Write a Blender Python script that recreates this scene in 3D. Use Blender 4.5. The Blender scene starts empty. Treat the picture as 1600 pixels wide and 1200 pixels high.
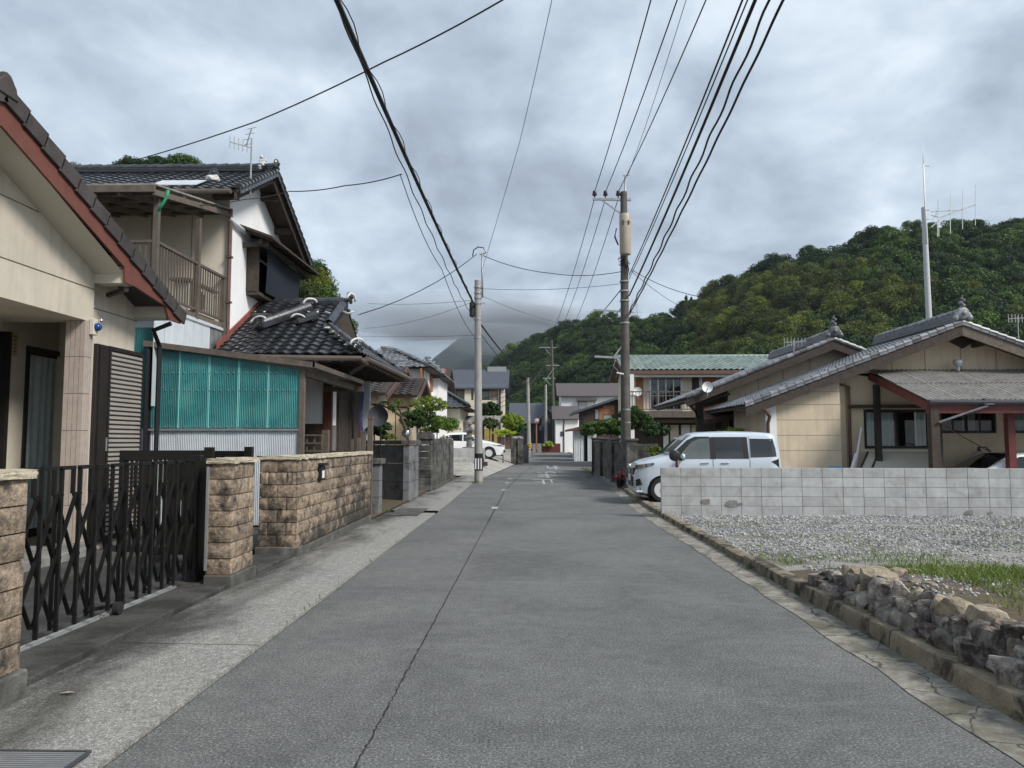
import bpy, bmesh, math, random
import numpy as np
from mathutils import Vector, Matrix, noise as mnoise
random.seed(7); np.random.seed(7)
R = math.radians
sc = bpy.context.scene
COL = sc.collection
# ------------------------------------------------------------------ camera
EYE = Vector((0, 0, 1.57)); FPX = 1202.0
YAW = math.atan(28/FPX); PITCH = math.atan(90/FPX)
cd = bpy.data.cameras.new('camera'); cam = bpy.data.objects.new('camera', cd); COL.objects.link(cam)
cam.location = EYE; cam.rotation_euler = (R(90)+PITCH, 0, YAW)
cd.sensor_width = 36; cd.lens = 36*FPX/1600; cd.clip_start = .05; cd.clip_end = 9000
sc.camera = cam
CM = cam.rotation_euler.to_matrix()
# ------------------------------------------------------------------ world, sun, exposure
SUN_EL, SUN_AZ = R(41), R(124)          # azimuth measured from +Y (ahead) clockwise: behind, over the far side of the street
w = bpy.data.worlds.new('World'); sc.world = w; w.use_nodes = True
nt = w.node_tree; N = nt.nodes; L = nt.links; N.clear()
out = N.new('ShaderNodeOutputWorld'); bg = N.new('ShaderNodeBackground'); L.new(bg.outputs[0], out.inputs[0])
sky = N.new('ShaderNodeTexSky'); sky.sky_type = 'NISHITA'; sky.sun_disc = False
sky.sun_elevation = SUN_EL; sky.sun_rotation = SUN_AZ
bg.inputs[1].default_value = .1
def nmath(nt, op, a, b=None, c=None, clamp=False):
    n = nt.nodes.new('ShaderNodeMath'); n.operation = op; n.use_clamp = clamp
    for i, v in enumerate((a, b, c)):
        if v is None: continue
        if isinstance(v, (int, float)): n.inputs[i].default_value = v
        else: nt.links.new(v, n.inputs[i])
    return n.outputs[0]
def nramp(nt, fac, stops):
    n = nt.nodes.new('ShaderNodeValToRGB'); e = n.color_ramp.elements
    while len(e) < len(stops): e.new(.5)
    for i, (p, c) in enumerate(stops):
        e[i].position = p; e[i].color = (*c, 1) if len(c) == 3 else c
    if fac is not None: nt.links.new(fac, n.inputs[0])
    return n.outputs[0]
def nmix(nt, fac, a, b, mode='MIX'):
    n = nt.nodes.new('ShaderNodeMix'); n.data_type = 'RGBA'; n.blend_type = mode
    for s, v in ((n.inputs[0], fac), (n.inputs[6], a), (n.inputs[7], b)):
        if isinstance(v, (int, float)): s.default_value = v
        elif isinstance(v, (tuple, list)): s.default_value = (*v[:3], 1)
        else: nt.links.new(v, s)
    return n.outputs[2]
def nnoise(nt, vec, scale, detail=4, rough=.55, dist=0):
    n = nt.nodes.new('ShaderNodeTexNoise'); n.inputs['Scale'].default_value = scale
    n.inputs['Detail'].default_value = detail; n.inputs['Roughness'].default_value = rough
    n.inputs['Distortion'].default_value = dist
    if vec is not None: nt.links.new(vec, n.inputs['Vector'])
    return n.outputs[0]
tc = N.new('ShaderNodeTexCoord'); sx = N.new('ShaderNodeSeparateXYZ'); L.new(tc.outputs['Generated'], sx.inputs[0])
zz = nmath(nt, 'ADD', nmath(nt, 'MAXIMUM', sx.outputs[2], 0), .42)
cx = N.new('ShaderNodeCombineXYZ')
L.new(nmath(nt, 'DIVIDE', sx.outputs[0], zz), cx.inputs[0]); L.new(nmath(nt, 'DIVIDE', sx.outputs[1], zz), cx.inputs[1])
cx.inputs[2].default_value = SKYSEED = 7.4
n1 = nnoise(nt, cx.outputs[0], 1.35, 6, .5, .2); n2 = nnoise(nt, cx.outputs[0], 4.6, 8, .58, .25)
cl = nmath(nt, 'ADD', nmath(nt, 'MULTIPLY', n1, .66), nmath(nt, 'MULTIPLY', n2, .34))
ccol = nramp(nt, cl, [(.36, (1.02, 1.18, 1.42)), (.43, (1.32, 1.54, 1.84)), (.49, (1.8, 2.12, 2.5)), (.56, (2.5, 2.88, 3.25)), (.64, (3.5, 3.82, 4.15))])
L.new(nmix(nt, .93, sky.outputs[0], ccol), bg.inputs[0])
sd = bpy.data.lights.new('sun', 'SUN'); sun = bpy.data.objects.new('sun', sd); COL.objects.link(sun)
sd.energy = 1.5; sd.angle = R(16); sd.color = (1, .96, .9)
sdir = Vector((math.sin(SUN_AZ)*math.cos(SUN_EL), math.cos(SUN_AZ)*math.cos(SUN_EL), math.sin(SUN_EL)))
sun.rotation_euler = sdir.to_track_quat('Z', 'Y').to_euler()
sc.view_settings.view_transform = 'Standard'; sc.view_settings.look = 'None'; sc.view_settings.gamma = 1
sc.view_settings.use_curve_mapping = False; sc.view_settings.exposure = 1.42
sc.render.engine = 'CYCLES'; sc.cycles.max_bounces = 6; sc.cycles.volume_bounces = 0; sc.cycles.transparent_max_bounces = 8
# ------------------------------------------------------------------ helpers
def P(px, py, x=None, y=None, z=None):
    "the world point seen at a photograph pixel, on a plane x=, y= or z="
    d = CM @ Vector(((px-800)/FPX, (600-py)/FPX, -1))
    t = (x-EYE.x)/d.x if x is not None else (y-EYE.y)/d.y if y is not None else (z-EYE.z)/d.z
    return EYE + d*t
def G(y): return .008*max(0, min(y, 115)-20)
def interp(tab, y):
    if y <= tab[0][0]: return tab[0][1]
    for (a, va), (b, vb) in zip(tab, tab[1:]):
        if y <= b:
            t = (y-a)/(b-a); t = t*t*(3-2*t) if False else t
            return va+(vb-va)*t
    return tab[-1][1]
class MB:
    def __init__(s): s.v = []; s.f = []; s.M = None
    def add(s, vs, fs):
        o = len(s.v)
        if s.M is not None: vs = [s.M @ Vector(p) for p in vs]
        s.v += [tuple(p) for p in vs]; s.f += [tuple(i+o for i in f) for f in fs]
        return s
    def box(s, a, b):
        x0, y0, z0 = a; x1, y1, z1 = b
        return s.add([(x0,y0,z0),(x1,y0,z0),(x1,y1,z0),(x0,y1,z0),(x0,y0,z1),(x1,y0,z1),(x1,y1,z1),(x0,y1,z1)],
              [(0,3,2,1),(4,5,6,7),(0,1,5,4),(1,2,6,5),(2,3,7,6),(3,0,4,7)])
    def bar(s, a, b, w, h=None, up=(0,0,1)):
        "a box along a-b, w across, h along the up side"
        h = h or w; a = Vector(a); b = Vector(b); d = (b-a).normalized(); up = Vector(up)
        if abs(d.dot(up)) > .98: up = Vector((1,0,0)) if abs(d.x) < .9 else Vector((0,1,0))
        r = d.cross(up).normalized()*w/2; u = r.cross(d).normalized()*h/2
        return s.add([a-r-u,a+r-u,a+r+u,a-r+u,b-r-u,b+r-u,b+r+u,b-r+u],[(0,3,2,1),(4,5,6,7),(0,1,5,4),(1,2,6,5),(2,3,7,6),(3,0,4,7)])
    def tube(s, pts, r, n=6, r2=None, cap=True):
        pts = [Vector(p) for p in pts]; k = len(pts); vs = []; fs = []
        for i, p in enumerate(pts):
            d = (pts[min(i+1,k-1)]-pts[max(i-1,0)]).normalized()
            a = d.cross(Vector((0,0,1)))
            a = (a if a.length > .05 else d.cross(Vector((0,1,0)))).normalized(); b = d.cross(a)
            rr = r if r2 is None else r+(r2-r)*i/(k-1)
            for j in range(n):
                t = 2*math.pi*j/n; vs.append(p+a*math.cos(t)*rr+b*math.sin(t)*rr)
        for i in range(k-1):
            for j in range(n): fs.append((i*n+j,i*n+(j+1)%n,(i+1)*n+(j+1)%n,(i+1)*n+j))
        if cap: fs += [tuple(range(n))[::-1], tuple((k-1)*n+j for j in range(n))]
        return s.add(vs, fs)
    def lathe(s, prof, c=(0,0,0), n=16, axis='Z'):
        vs = []; fs = []
        for r, z in prof:
            for j in range(n):
                t = 2*math.pi*j/n; q = (r*math.cos(t), r*math.sin(t), z)
                if axis == 'X': q = (q[2], q[0], q[1])
                if axis == 'Y': q = (q[0], q[2], q[1])
                vs.append(Vector(q)+Vector(c))
        for i in range(len(prof)-1):
            for j in range(n): fs.append((i*n+j,i*n+(j+1)%n,(i+1)*n+(j+1)%n,(i+1)*n+j))
        fs += [tuple(range(n)), tuple((len(prof)-1)*n+j for j in range(n))]
        return s.add(vs, fs)
    def prism(s, poly, off):
        n = len(poly); poly = [Vector(p) for p in poly]; off = Vector(off)
        return s.add(poly+[p+off for p in poly], [tuple(range(n))[::-1], tuple(range(n,2*n))]+[(i,(i+1)%n,(i+1)%n+n,i+n) for i in range(n)])
    def quad(s, *p): return s.add(p, [tuple(range(len(p)))])
    def grid(s, fn, nu, nv):
        vs = [fn(i/nu, j/nv) for j in range(nv+1) for i in range(nu+1)]
        return s.add(vs, [(j*(nu+1)+i, j*(nu+1)+i+1, (j+1)*(nu+1)+i+1, (j+1)*(nu+1)+i) for j in range(nv) for i in range(nu)])
    def mesh(s, name, mat, smooth=False, fix=True, bevel=0):
        me = bpy.data.meshes.new(name); me.from_pydata(s.v, [], s.f)
        if fix or bevel:
            bm = bmesh.new(); bm.from_mesh(me)
            if bevel:
                bmesh.ops.bevel(bm, geom=[e for e in bm.edges if len(e.link_faces) == 2 and e.calc_face_angle(0) > .5], offset=bevel, segments=1, affect='EDGES')
            if fix: bmesh.ops.recalc_face_normals(bm, faces=bm.faces)
            bm.to_mesh(me); bm.free()
        if mat: me.materials.append(mat)
        if smooth:
            me.polygons.foreach_set('use_smooth', [True]*len(me.polygons))
            if smooth != 1: me.set_sharp_from_angle(angle=R(smooth))
        return me
    def build(s, name, mat, parent=None, **k):
        return link(name, s.mesh(name, mat, **k), parent)
def link(name, me, parent=None, M=None):
    o = bpy.data.objects.new(name, me); COL.objects.link(o)
    if parent is not None:
        o.parent = parent
        o.matrix_parent_inverse = PW(parent).inverted()
    if M is not None: o.matrix_basis = M
    return o
def PW(o):
    m = o.matrix_basis.copy()
    if o.parent is not None: m = PW(o.parent) @ o.matrix_parent_inverse @ m
    return m
def tag(o, label=None, cat=None, group=None, kind=None):
    for k, v in (('label', label), ('category', cat), ('group', group), ('kind', kind)):
        if v: o[k] = v
    return o
def thing(name, label, cat, loc=(0,0,0), group=None):
    o = bpy.data.objects.new(name, None); COL.objects.link(o); o.location = loc; o.empty_display_size = .2
    return tag(o, label, cat, group)
def structure(o): o['kind'] = 'structure'; return o
def frameM(O, U, Nn, Z=(0,0,1)):
    U = Vector(U).normalized(); Nn = Vector(Nn).normalized(); Z = Vector(Z).normalized()
    return Matrix(((U.x,Nn.x,Z.x,O[0]),(U.y,Nn.y,Z.y,O[1]),(U.z,Nn.z,Z.z,O[2]),(0,0,0,1)))
def onmb(M=None):
    m = MB(); m.M = M; return m
def copytree(root, M, label=None, group=None):
    c = root.copy(); COL.objects.link(c); c.matrix_basis = M
    if label: c['label'] = label
    if group: c['group'] = group
    for ch in [o for o in KIDS.get(root, [])]:
        d = ch.copy(); COL.objects.link(d); d.parent = c
        for g in KIDS.get(ch, []):
            e = g.copy(); COL.objects.link(e); e.parent = d
    return c
KIDS = {}
# ------------------------------------------------------------------ materials
def M_(name, col, rough=.8, var=.18, sc_=3.0, col2=None, c2=(.5,.65), c2s=1.5, bump=.0, bs=60, spec=.4, metal=0, rnd=0, streak=0, grime=None, grime_h=None):
    m = bpy.data.materials.new(name); m.use_nodes = True; t = m.node_tree; b = t.nodes['Principled BSDF']
    b.inputs['Roughness'].default_value = rough; b.inputs['Metallic'].default_value = metal
    b.inputs['Specular IOR Level'].default_value = spec
    geo = t.nodes.new('ShaderNodeNewGeometry'); pos = geo.outputs['Position']
    n = nnoise(t, pos, sc_, 6, .6)
    dk = tuple(c*(1-var) for c in col); lt = tuple(min(1, c*(1+var)) for c in col)
    c = nramp(t, n, [(.3, dk), (.7, lt)])
    if col2:
        k = nnoise(t, pos, c2s, 7, .65, .4)
        c = nmix(t, nramp(t, k, [(c2[0], (0,0,0)), (c2[1], (1,1,1))]), c, col2)
    if streak:
        mp = t.nodes.new('ShaderNodeMapping'); t.links.new(pos, mp.inputs[0]); mp.inputs['Scale'].default_value = (1, 1, .08)
        k = nnoise(t, mp.outputs[0], 7, 5, .6)
        c = nmix(t, nmath(t, 'MULTIPLY', nramp(t, k, [(.48, (0,0,0)), (.75, (1,1,1))]), streak), c, tuple(x*.35 for x in col))
    if rnd:
        oi = t.nodes.new('ShaderNodeObjectInfo')
        c = nmix(t, 1, c, nramp(t, oi.outputs['Random'], [(0, (1-rnd,)*3), (1, (1+rnd,)*3)]), 'MULTIPLY')
    t.links.new(c, b.inputs['Base Color'])
    if bump:
        bp = t.nodes.new('ShaderNodeBump'); bp.inputs['Strength'].default_value = bump; bp.inputs['Distance'].default_value = .02
        t.links.new(nnoise(t, pos, bs, 4, .6), bp.inputs['Height']); t.links.new(bp.outputs[0], b.inputs['Normal'])
    return m
def glassmat(name, tint=(.75,.8,.8), gloss=.25, rough=.03):
    m = bpy.data.materials.new(name); m.use_nodes = True; t = m.node_tree; t.nodes.clear()
    o = t.nodes.new('ShaderNodeOutputMaterial'); mx = t.nodes.new('ShaderNodeMixShader')
    tr = t.nodes.new('ShaderNodeBsdfTransparent'); tr.inputs[0].default_value = (*tint, 1)
    g = t.nodes.new('ShaderNodeBsdfGlossy'); g.inputs['Roughness'].default_value = rough; g.inputs[0].default_value = (.9,.93,.95,1)
    lw = t.nodes.new('ShaderNodeLayerWeight'); lw.inputs[0].default_value = gloss
    t.links.new(nmath(t, 'ADD', nmath(t, 'MULTIPLY', lw.outputs['Fresnel'], .85), .05, clamp=True), mx.inputs[0])
    t.links.new(tr.outputs[0], mx.inputs[1]); t.links.new(g.outputs[0], mx.inputs[2]); t.links.new(mx.outputs[0], o.inputs[0])
    return m
m_glass = glassmat('window_glass'); 
m_cglass = M_('car_glass', (.09,.105,.098), .04, .3, 1.5, spec=.9); m_cglass2 = M_('dark_car_glass', (.012,.013,.015), .04, .3, 2, spec=.8)
def leafmat(name, a, b, rough=.6, trans=.25, brown=None):
    m = bpy.data.materials.new(name); m.use_nodes = True; t = m.node_tree; p = t.nodes['Principled BSDF']
    p.inputs['Roughness'].default_value = rough; p.inputs['Specular IOR Level'].default_value = .25
    geo = t.nodes.new('ShaderNodeNewGeometry'); oi = t.nodes.new('ShaderNodeObjectInfo')
    f = nmath(t, 'ADD', nmath(t, 'ADD', nmath(t, 'MULTIPLY', nnoise(t, geo.outputs['Position'], .9, 3), .4), nmath(t, 'MULTIPLY', geo.outputs['Random Per Island'], .4)), nmath(t, 'MULTIPLY', oi.outputs['Random'], .35))
    c = nramp(t, f, [(.3, a), (.8, b)])
    c = nmix(t, 1, c, nramp(t, oi.outputs['Random'], [(0, (.42,.5,.5)), (.5, (.8,.86,.78)), (.85, (1.05,1.12,.85)), (1, (1.4,1.42,.9))]), 'MULTIPLY')
    t.links.new(c, p.inputs['Base Color'])
    tl = t.nodes.new('ShaderNodeBsdfTranslucent'); t.links.new(c, tl.inputs[0])
    mx = t.nodes.new('ShaderNodeMixShader'); mx.inputs[0].default_value = trans
    t.links.new(p.outputs[0], mx.inputs[1]); t.links.new(tl.outputs[0], mx.inputs[2])
    t.links.new(mx.outputs[0], t.nodes['Material Output'].inputs[0])
    return m
m_cream = M_('cream_siding', (.58,.52,.43), .85, .09, 2.5, bump=.3, bs=90, streak=.28)
m_soffit = M_('pale_soffit', (.58,.55,.47), .8, .05, 2)
m_fascia = M_('red_brown_fascia', (.16,.058,.042), .6, .15, 3, streak=.2)
m_brtile = M_('brown_cement_tile', (.062,.052,.05), .7, .3, 6, bump=.4, bs=150, rnd=.2)
m_white = M_('white_plaster', (.80,.80,.80), .85, .05, 1.2, bump=.1, bs=120, streak=.1)
m_cream2 = M_('cream_plaster', (.66,.60,.50), .85, .06, 1.2, streak=.12)
m_black = M_('black_glazed_tile', (.028,.030,.034), .27, .4, 9, spec=1.0, rnd=.45, bump=.15, bs=30)
m_grey = M_('grey_smoked_tile', (.15,.157,.168), .42, .35, 7, spec=.6, rnd=.5, bump=.15, bs=40)
m_mortar = M_('white_roof_mortar', (.6,.6,.58), .9, .2, 12, col2=(.12,.12,.12), c2=(.55,.7), c2s=8)
m_dwood = M_('weathered_dark_wood', (.055,.042,.034), .8, .35, 8, streak=.4, bump=.3, bs=50)
m_gwood = M_('grey_brown_beam', (.13,.105,.085), .8, .25, 8, streak=.3)
m_brmetal = M_('dark_bronze_aluminium', (.03,.025,.022), .4, .2, 6, metal=.3)
m_rail = M_('bronze_rail', (.13,.105,.085), .5, .2, 5, metal=.2)
m_blackmet = M_('black_gate_metal', (.012,.012,.012), .38, .3, 8, metal=.2)
m_pipe = M_('brown_pipe', (.13,.075,.06), .5, .2, 6)
m_teal = M_('teal_corrugated_plastic', (.03,.185,.19), .35, .18, 2.2, col2=(.085,.28,.26), c2=(.45,.75), c2s=1.6, spec=.5, rnd=.18, streak=.3)
m_tin = M_('white_corrugated_tin', (.62,.66,.69), .45, .08, 3, metal=.2, streak=.15)
m_conc = M_('concrete', (.27,.265,.25), .9, .2, 4, col2=(.14,.135,.125), c2=(.45,.7), c2s=1.6, bump=.5, bs=90)
m_dconc = M_('stained_concrete', (.085,.083,.075), .9, .3, 5, col2=(.20,.195,.18), c2=(.52,.7), c2s=3, bump=.5, bs=70)
m_block = M_('grey_concrete_block', (.45,.455,.45), .92, .12, 6, col2=(.29,.29,.28), c2=(.5,.72), c2s=3, streak=.25, bump=.5, bs=120, rnd=.1)
m_oldblock = M_('old_stained_block', (.125,.122,.112), .92, .3, 6, col2=(.038,.037,.034), c2=(.42,.62), c2s=2.5, bump=.5, bs=80, rnd=.3, streak=.4)
m_greyw = M_('grey_render_wall', (.17,.175,.18), .9, .25, 3, col2=(.06,.06,.06), c2=(.5,.66), c2s=2.2, bump=.3, bs=60, streak=.5)
m_split = M_('split_faced_stone_block', (.34,.262,.19), .9, .5, 24, col2=(.05,.043,.036), c2=(.46,.66), c2s=5.5, bump=.9, bs=55, rnd=.22)
def low_stain(m):
    t = m.node_tree; b = t.nodes['Principled BSDF']; src = b.inputs['Base Color'].links[0].from_socket
    pos = t.nodes.new('ShaderNodeNewGeometry').outputs['Position']; sp = t.nodes.new('ShaderNodeSeparateXYZ'); t.links.new(pos, sp.inputs[0])
    k = nmath(t, 'ADD', nmath(t, 'ADD', nnoise(t, pos, 2.4, 7, .68, .4), nmath(t, 'MULTIPLY', nmath(t, 'SUBTRACT', .75, sp.outputs[2]), .16)), nmath(t, 'MULTIPLY', nmath(t, 'SUBTRACT', nmath(t, 'MINIMUM', sp.outputs[1], 15), 11), .03))
    t.links.new(nmix(t, nramp(t, k, [(.52, (0,0,0)), (.68, (.93,.93,.93))]), src, (.038,.035,.030)), b.inputs['Base Color'])
low_stain(m_split)
m_splitcap = M_('pale_coping', (.56,.49,.37), .9, .22, 14, col2=(.2,.17,.13), c2=(.6,.72), c2s=5, bump=.9, bs=60, rnd=.1)
m_joint = M_('mortar_joint', (.055,.05,.045), .95, .3, 20)
m_alu = M_('aluminium', (.55,.56,.56), .35, .1, 8, metal=.7)
m_galv = M_('galvanised_steel', (.36,.37,.38), .5, .15, 8, metal=.5)
m_pole = M_('concrete_pole', (.33,.32,.30), .85, .15, 3, streak=.5, bump=.2, bs=60)
m_dpole = M_('dark_concrete_pole', (.105,.095,.085), .85, .25, 3, streak=.5, bump=.3, bs=60)
m_cable = M_('black_cable', (.012,.012,.013), .6, .1)
m_trans = M_('beige_transformer', (.40,.34,.27), .5, .08, 4, streak=.15)
m_porc = M_('porcelain', (.03,.025,.03), .2, .1)
m_beige = M_('beige_siding', (.60,.50,.37), .85, .08, 2.2, streak=.28, bump=.15, bs=100)
m_redst = M_('red_oxide_steel', (.13,.03,.026), .5, .25, 6, streak=.3)
m_asb = M_('grey_corrugated_cement', (.27,.255,.235), .9, .2, 10, col2=(.13,.125,.11), c2=(.48,.72), c2s=5, streak=0)
m_greent = M_('pale_green_roof', (.23,.285,.26), .5, .12, 4, streak=.15, rnd=.2)
m_slate = M_('blue_grey_slate', (.075,.085,.105), .6, .12, 4)
m_brslate = M_('brown_slate', (.10,.085,.085), .6, .15, 4)
m_orwood = M_('orange_brown_boards', (.30,.14,.07), .7, .25, 6, streak=.35)
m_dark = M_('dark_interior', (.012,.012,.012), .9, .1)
m_curt = M_('white_curtain', (.62,.64,.63), .9, .08, 6)
m_scurt = M_('sheer_curtain', (.42,.44,.43), .9, .12, 3)
m_dgrey = M_('dark_grey_wall', (.055,.058,.066), .8, .12, 2, streak=.2)
m_redtile = M_('red_clay_tile', (.36,.075,.045), .55, .25, 5, rnd=.3)
m_shut = M_('grey_brown_shutter', (.26,.235,.21), .5, .08, 5)
m_ptile = M_('pinkish_wall_tile', (.42,.355,.31), .5, .1, 12, bump=.15, bs=40)
m_carw = M_('silver_white_car_paint', (.60,.66,.72), .22, .02, 1, spec=.6, metal=.25)
m_carw2 = M_('white_car_paint', (.75,.76,.77), .25, .02, 1, spec=.6)
m_blkpl = M_('black_plastic', (.015,.015,.016), .4, .1)
m_tyre = M_('tyre_rubber', (.018,.018,.018), .85, .2, 20)
m_chrome = M_('chrome', (.75,.76,.78), .12, .02, metal=.95)
m_yel = M_('yellow_paint', (.62,.45,.05), .6, .15)
m_red = M_('red_lamp', (.35,.02,.02), .25, .1)
m_wht = M_('white_paint', (.78,.78,.77), .6, .05)
m_orange = M_('faded_orange_post', (.28,.12,.075), .6, .15)
m_soil = M_('soil', (.11,.085,.055), .95, .3, 10, bump=.8, bs=50, col2=(.07,.085,.03), c2=(.5,.7), c2s=2)
m_bark = M_('bark', (.07,.055,.04), .95, .35, 12, bump=.8, bs=40)
m_leaf = leafmat('broad_leaf', (.035,.07,.018), (.12,.19,.04))
m_leafy = leafmat('yellow_green_leaf', (.11,.16,.025), (.30,.36,.06))
m_pine = leafmat('dark_needle', (.014,.035,.014), (.045,.085,.028), trans=.1)
m_forest = leafmat('forest_leaf', (.018,.042,.014), (.075,.125,.032), trans=.15)
m_bamboo = leafmat('bamboo_leaf', (.045,.066,.014), (.16,.18,.045), trans=.2)
m_grass = leafmat('grass_blade', (.07,.12,.02), (.20,.25,.06), trans=.2)
m_stone = M_('field_stone', (.31,.28,.245), .92, .5, 13, col2=(.085,.062,.055), c2=(.46,.58), c2s=6, bump=1, bs=60, rnd=.45)
m_tstone = M_('tan_field_stone', (.34,.28,.20), .92, .4, 11, col2=(.15,.135,.115), c2=(.46,.66), c2s=9, bump=1, bs=40, rnd=.25)
m_rim = M_('silver_rim', (.55,.56,.57), .35, .05)
# ------------------------------------------------------------------ building blocks
def tile_mesh(tw, tl, mat, h=.035, th=.022):
    mb = MB(); k = 7; prof = []
    for i in range(k):
        u = -tw*.5+tw*1.04*i/(k-1); s = i/(k-1)
        prof.append((u, h*(.5-.5*math.cos(2*math.pi*(s-.18)))-.3*h))
    vs = [(u, 0, n+th) for u, n in prof]+[(u, tl*1.12, n) for u, n in prof]+[(u, .004, n+th*.0-.004) for u, n in prof]
    fs = [(i, i+1, k+i+1, k+i) for i in range(k-1)]+[(i, 2*k+i, 2*k+i+1, i+1) for i in range(k-1)]
    mb.add(vs, fs)
    return mb.mesh('tile', mat, fix=False, smooth=40), np.array(vs), fs
_tm = {}
def tile_roof(parent, O, U, V, nu, nv, tw, tl, mat, indiv=300, clip=None, name='tile', h=.035, th=.022):
    O = Vector(O); U = Vector(U).normalized(); V = Vector(V).normalized(); Nn = U.cross(V)
    if Nn.z < 0: Nn = -Nn
    key = (tw, tl, mat.name, h)
    if key not in _tm: _tm[key] = tile_mesh(tw, tl, mat, h, th)
    me, tv, tf = _tm[key]
    pos = []
    for i in range(nu):
        for j in range(nv):
            u, v = (i+.5)*tw, j*tl
            if clip and not clip(u, v): continue
            pos.append(O+U*u+V*v)
    pos.sort(key=lambda p: (p-EYE).length)
    for p in pos[:indiv]:
        a = random.uniform(-.012, .012)
        Mx = Matrix(((U.x,V.x,Nn.x,p.x),(U.y,V.y,Nn.y,p.y),(U.z,V.z,Nn.z,p.z),(0,0,0,1))) @ Matrix.Rotation(a, 4, 'Z') @ Matrix.Translation((0,0,random.uniform(0,.004)))
        link(name, me, parent, Mx)
    rest = pos[indiv:]
    if rest:
        B = np.array((U, V, Nn)); n = len(tv); base = tv @ B
        vs = np.concatenate([base+np.array(p) for p in rest]); fs = [tuple(i+q*n for i in f) for q in range(len(rest)) for f in tf]
        m2 = MB(); m2.v = [tuple(x) for x in vs]; m2.f = fs
        o = m2.build('roof_tile', mat, parent, fix=False, smooth=40); o['kind'] = 'stuff'
def ridge(parent, A, B, mat, w=.22, h=.2, step=.3, r=.085, mortar=False):
    A = Vector(A); B = Vector(B); d = (B-A).normalized(); L_ = (B-A).length; sd = d.cross(Vector((0,0,1))).normalized(); up = sd.cross(d)
    mb = MB()
    for k in range(3):
        ww = w*(1-.12*k); mb.bar(A+up*(h*(k+.5)/3), B+up*(h*(k+.5)/3-.004*k), ww, h/3-.01, up=up)
        mb.bar(A+up*(h*(k+1)/3-.01), B+up*(h*(k+1)/3-.01), ww+.03, .012, up=up)
    mb.build('ridge_course', mat, parent)
    n = max(1, int(L_/step)); cm = MB(); q = 6
    vs = []
    for e, rr in ((0, r*1.32), (step*1.08, r)):
        for i in range(q+1):
            t = math.pi*i/q; vs.append((e, math.cos(t)*rr, math.sin(t)*rr))
    vs += [(0,0,0)]
    cm.add(vs, [(i, i+1, q+2+i, q+1+i) for i in range(q)]+[(2*q+2, i+1, i) for i in range(q)])
    me = cm.mesh('ridge_tile', mat, fix=False, smooth=50)
    for i in range(n):
        p = A+d*(i*step)+up*(h+.0)
        link('ridge_tile', me, parent, Matrix(((d.x,sd.x,up.x,p.x),(d.y,sd.y,up.y,p.y),(d.z,sd.z,up.z,p.z),(0,0,0,1))))
def blob(mb, c, r, seed=0, amp=.25, sub=2, squash=(1,1,1)):
    bm = bmesh.new(); bmesh.ops.create_icosphere(bm, subdivisions=sub, radius=1)
    for v in bm.verts:
        n = mnoise.noise(v.co*1.3+Vector((seed*3.1, seed, -seed)))+.5*mnoise.noise(v.co*3.1+Vector((seed, 0, seed)))
        v.co *= 1+amp*n*1.4
    vs = [Vector((v.co.x*r*squash[0], v.co.y*r*squash[1], v.co.z*r*squash[2]))+Vector(c) for v in bm.verts]
    mb.add(vs, [tuple(v.index for v in f.verts) for f in bm.faces]); bm.free()
def ornament(parent, c, s, mat, nrm=(0,-1,0), top=True):
    "ridge-end tile: a scalloped disc with curls and, on top, a small finial"
    c = Vector(c); n = Vector(nrm); sd = n.cross(Vector((0,0,1))).normalized(); mb = MB()
    mb.M = frameM(c, sd, n)
    mb.lathe([(.0,-.08*s),(.2*s,-.08*s),(.24*s,0),(.2*s,.07*s),(.1*s,.1*s),(0,.1*s)], (0,0,.18*s), 14, 'Y')
    mb.lathe([(0,.1*s),(.07*s,.1*s),(.08*s,.14*s),(.04*s,.17*s),(0,.17*s)], (0,0,.16*s), 10, 'Y')
    for q in (-1, 1):
        for k, (u, z, r) in enumerate(((.17,.10,.12),(.25,.01,.10))):
            mb.lathe([(0,-.06*s),(r*s,-.05*s),(r*s,.04*s),(.05*s,.07*s),(0,.07*s)], (q*u*s,0,z*s), 10, 'Y')
    mb.build('ridge_end_tile', mat, parent, smooth=40)
    if top:
        mb = MB(); mb.M = frameM(c, sd, n)
        for k, (u, z, r) in enumerate(((0,.45,.10),(.07,.56,.09),(-.05,.64,.07),(.03,.72,.06),(.0,.80,.035))): blob(mb, (u*s, 0, z*s), r*s, k, .3, 1)
        mb.build('finial', mat, parent)
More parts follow.
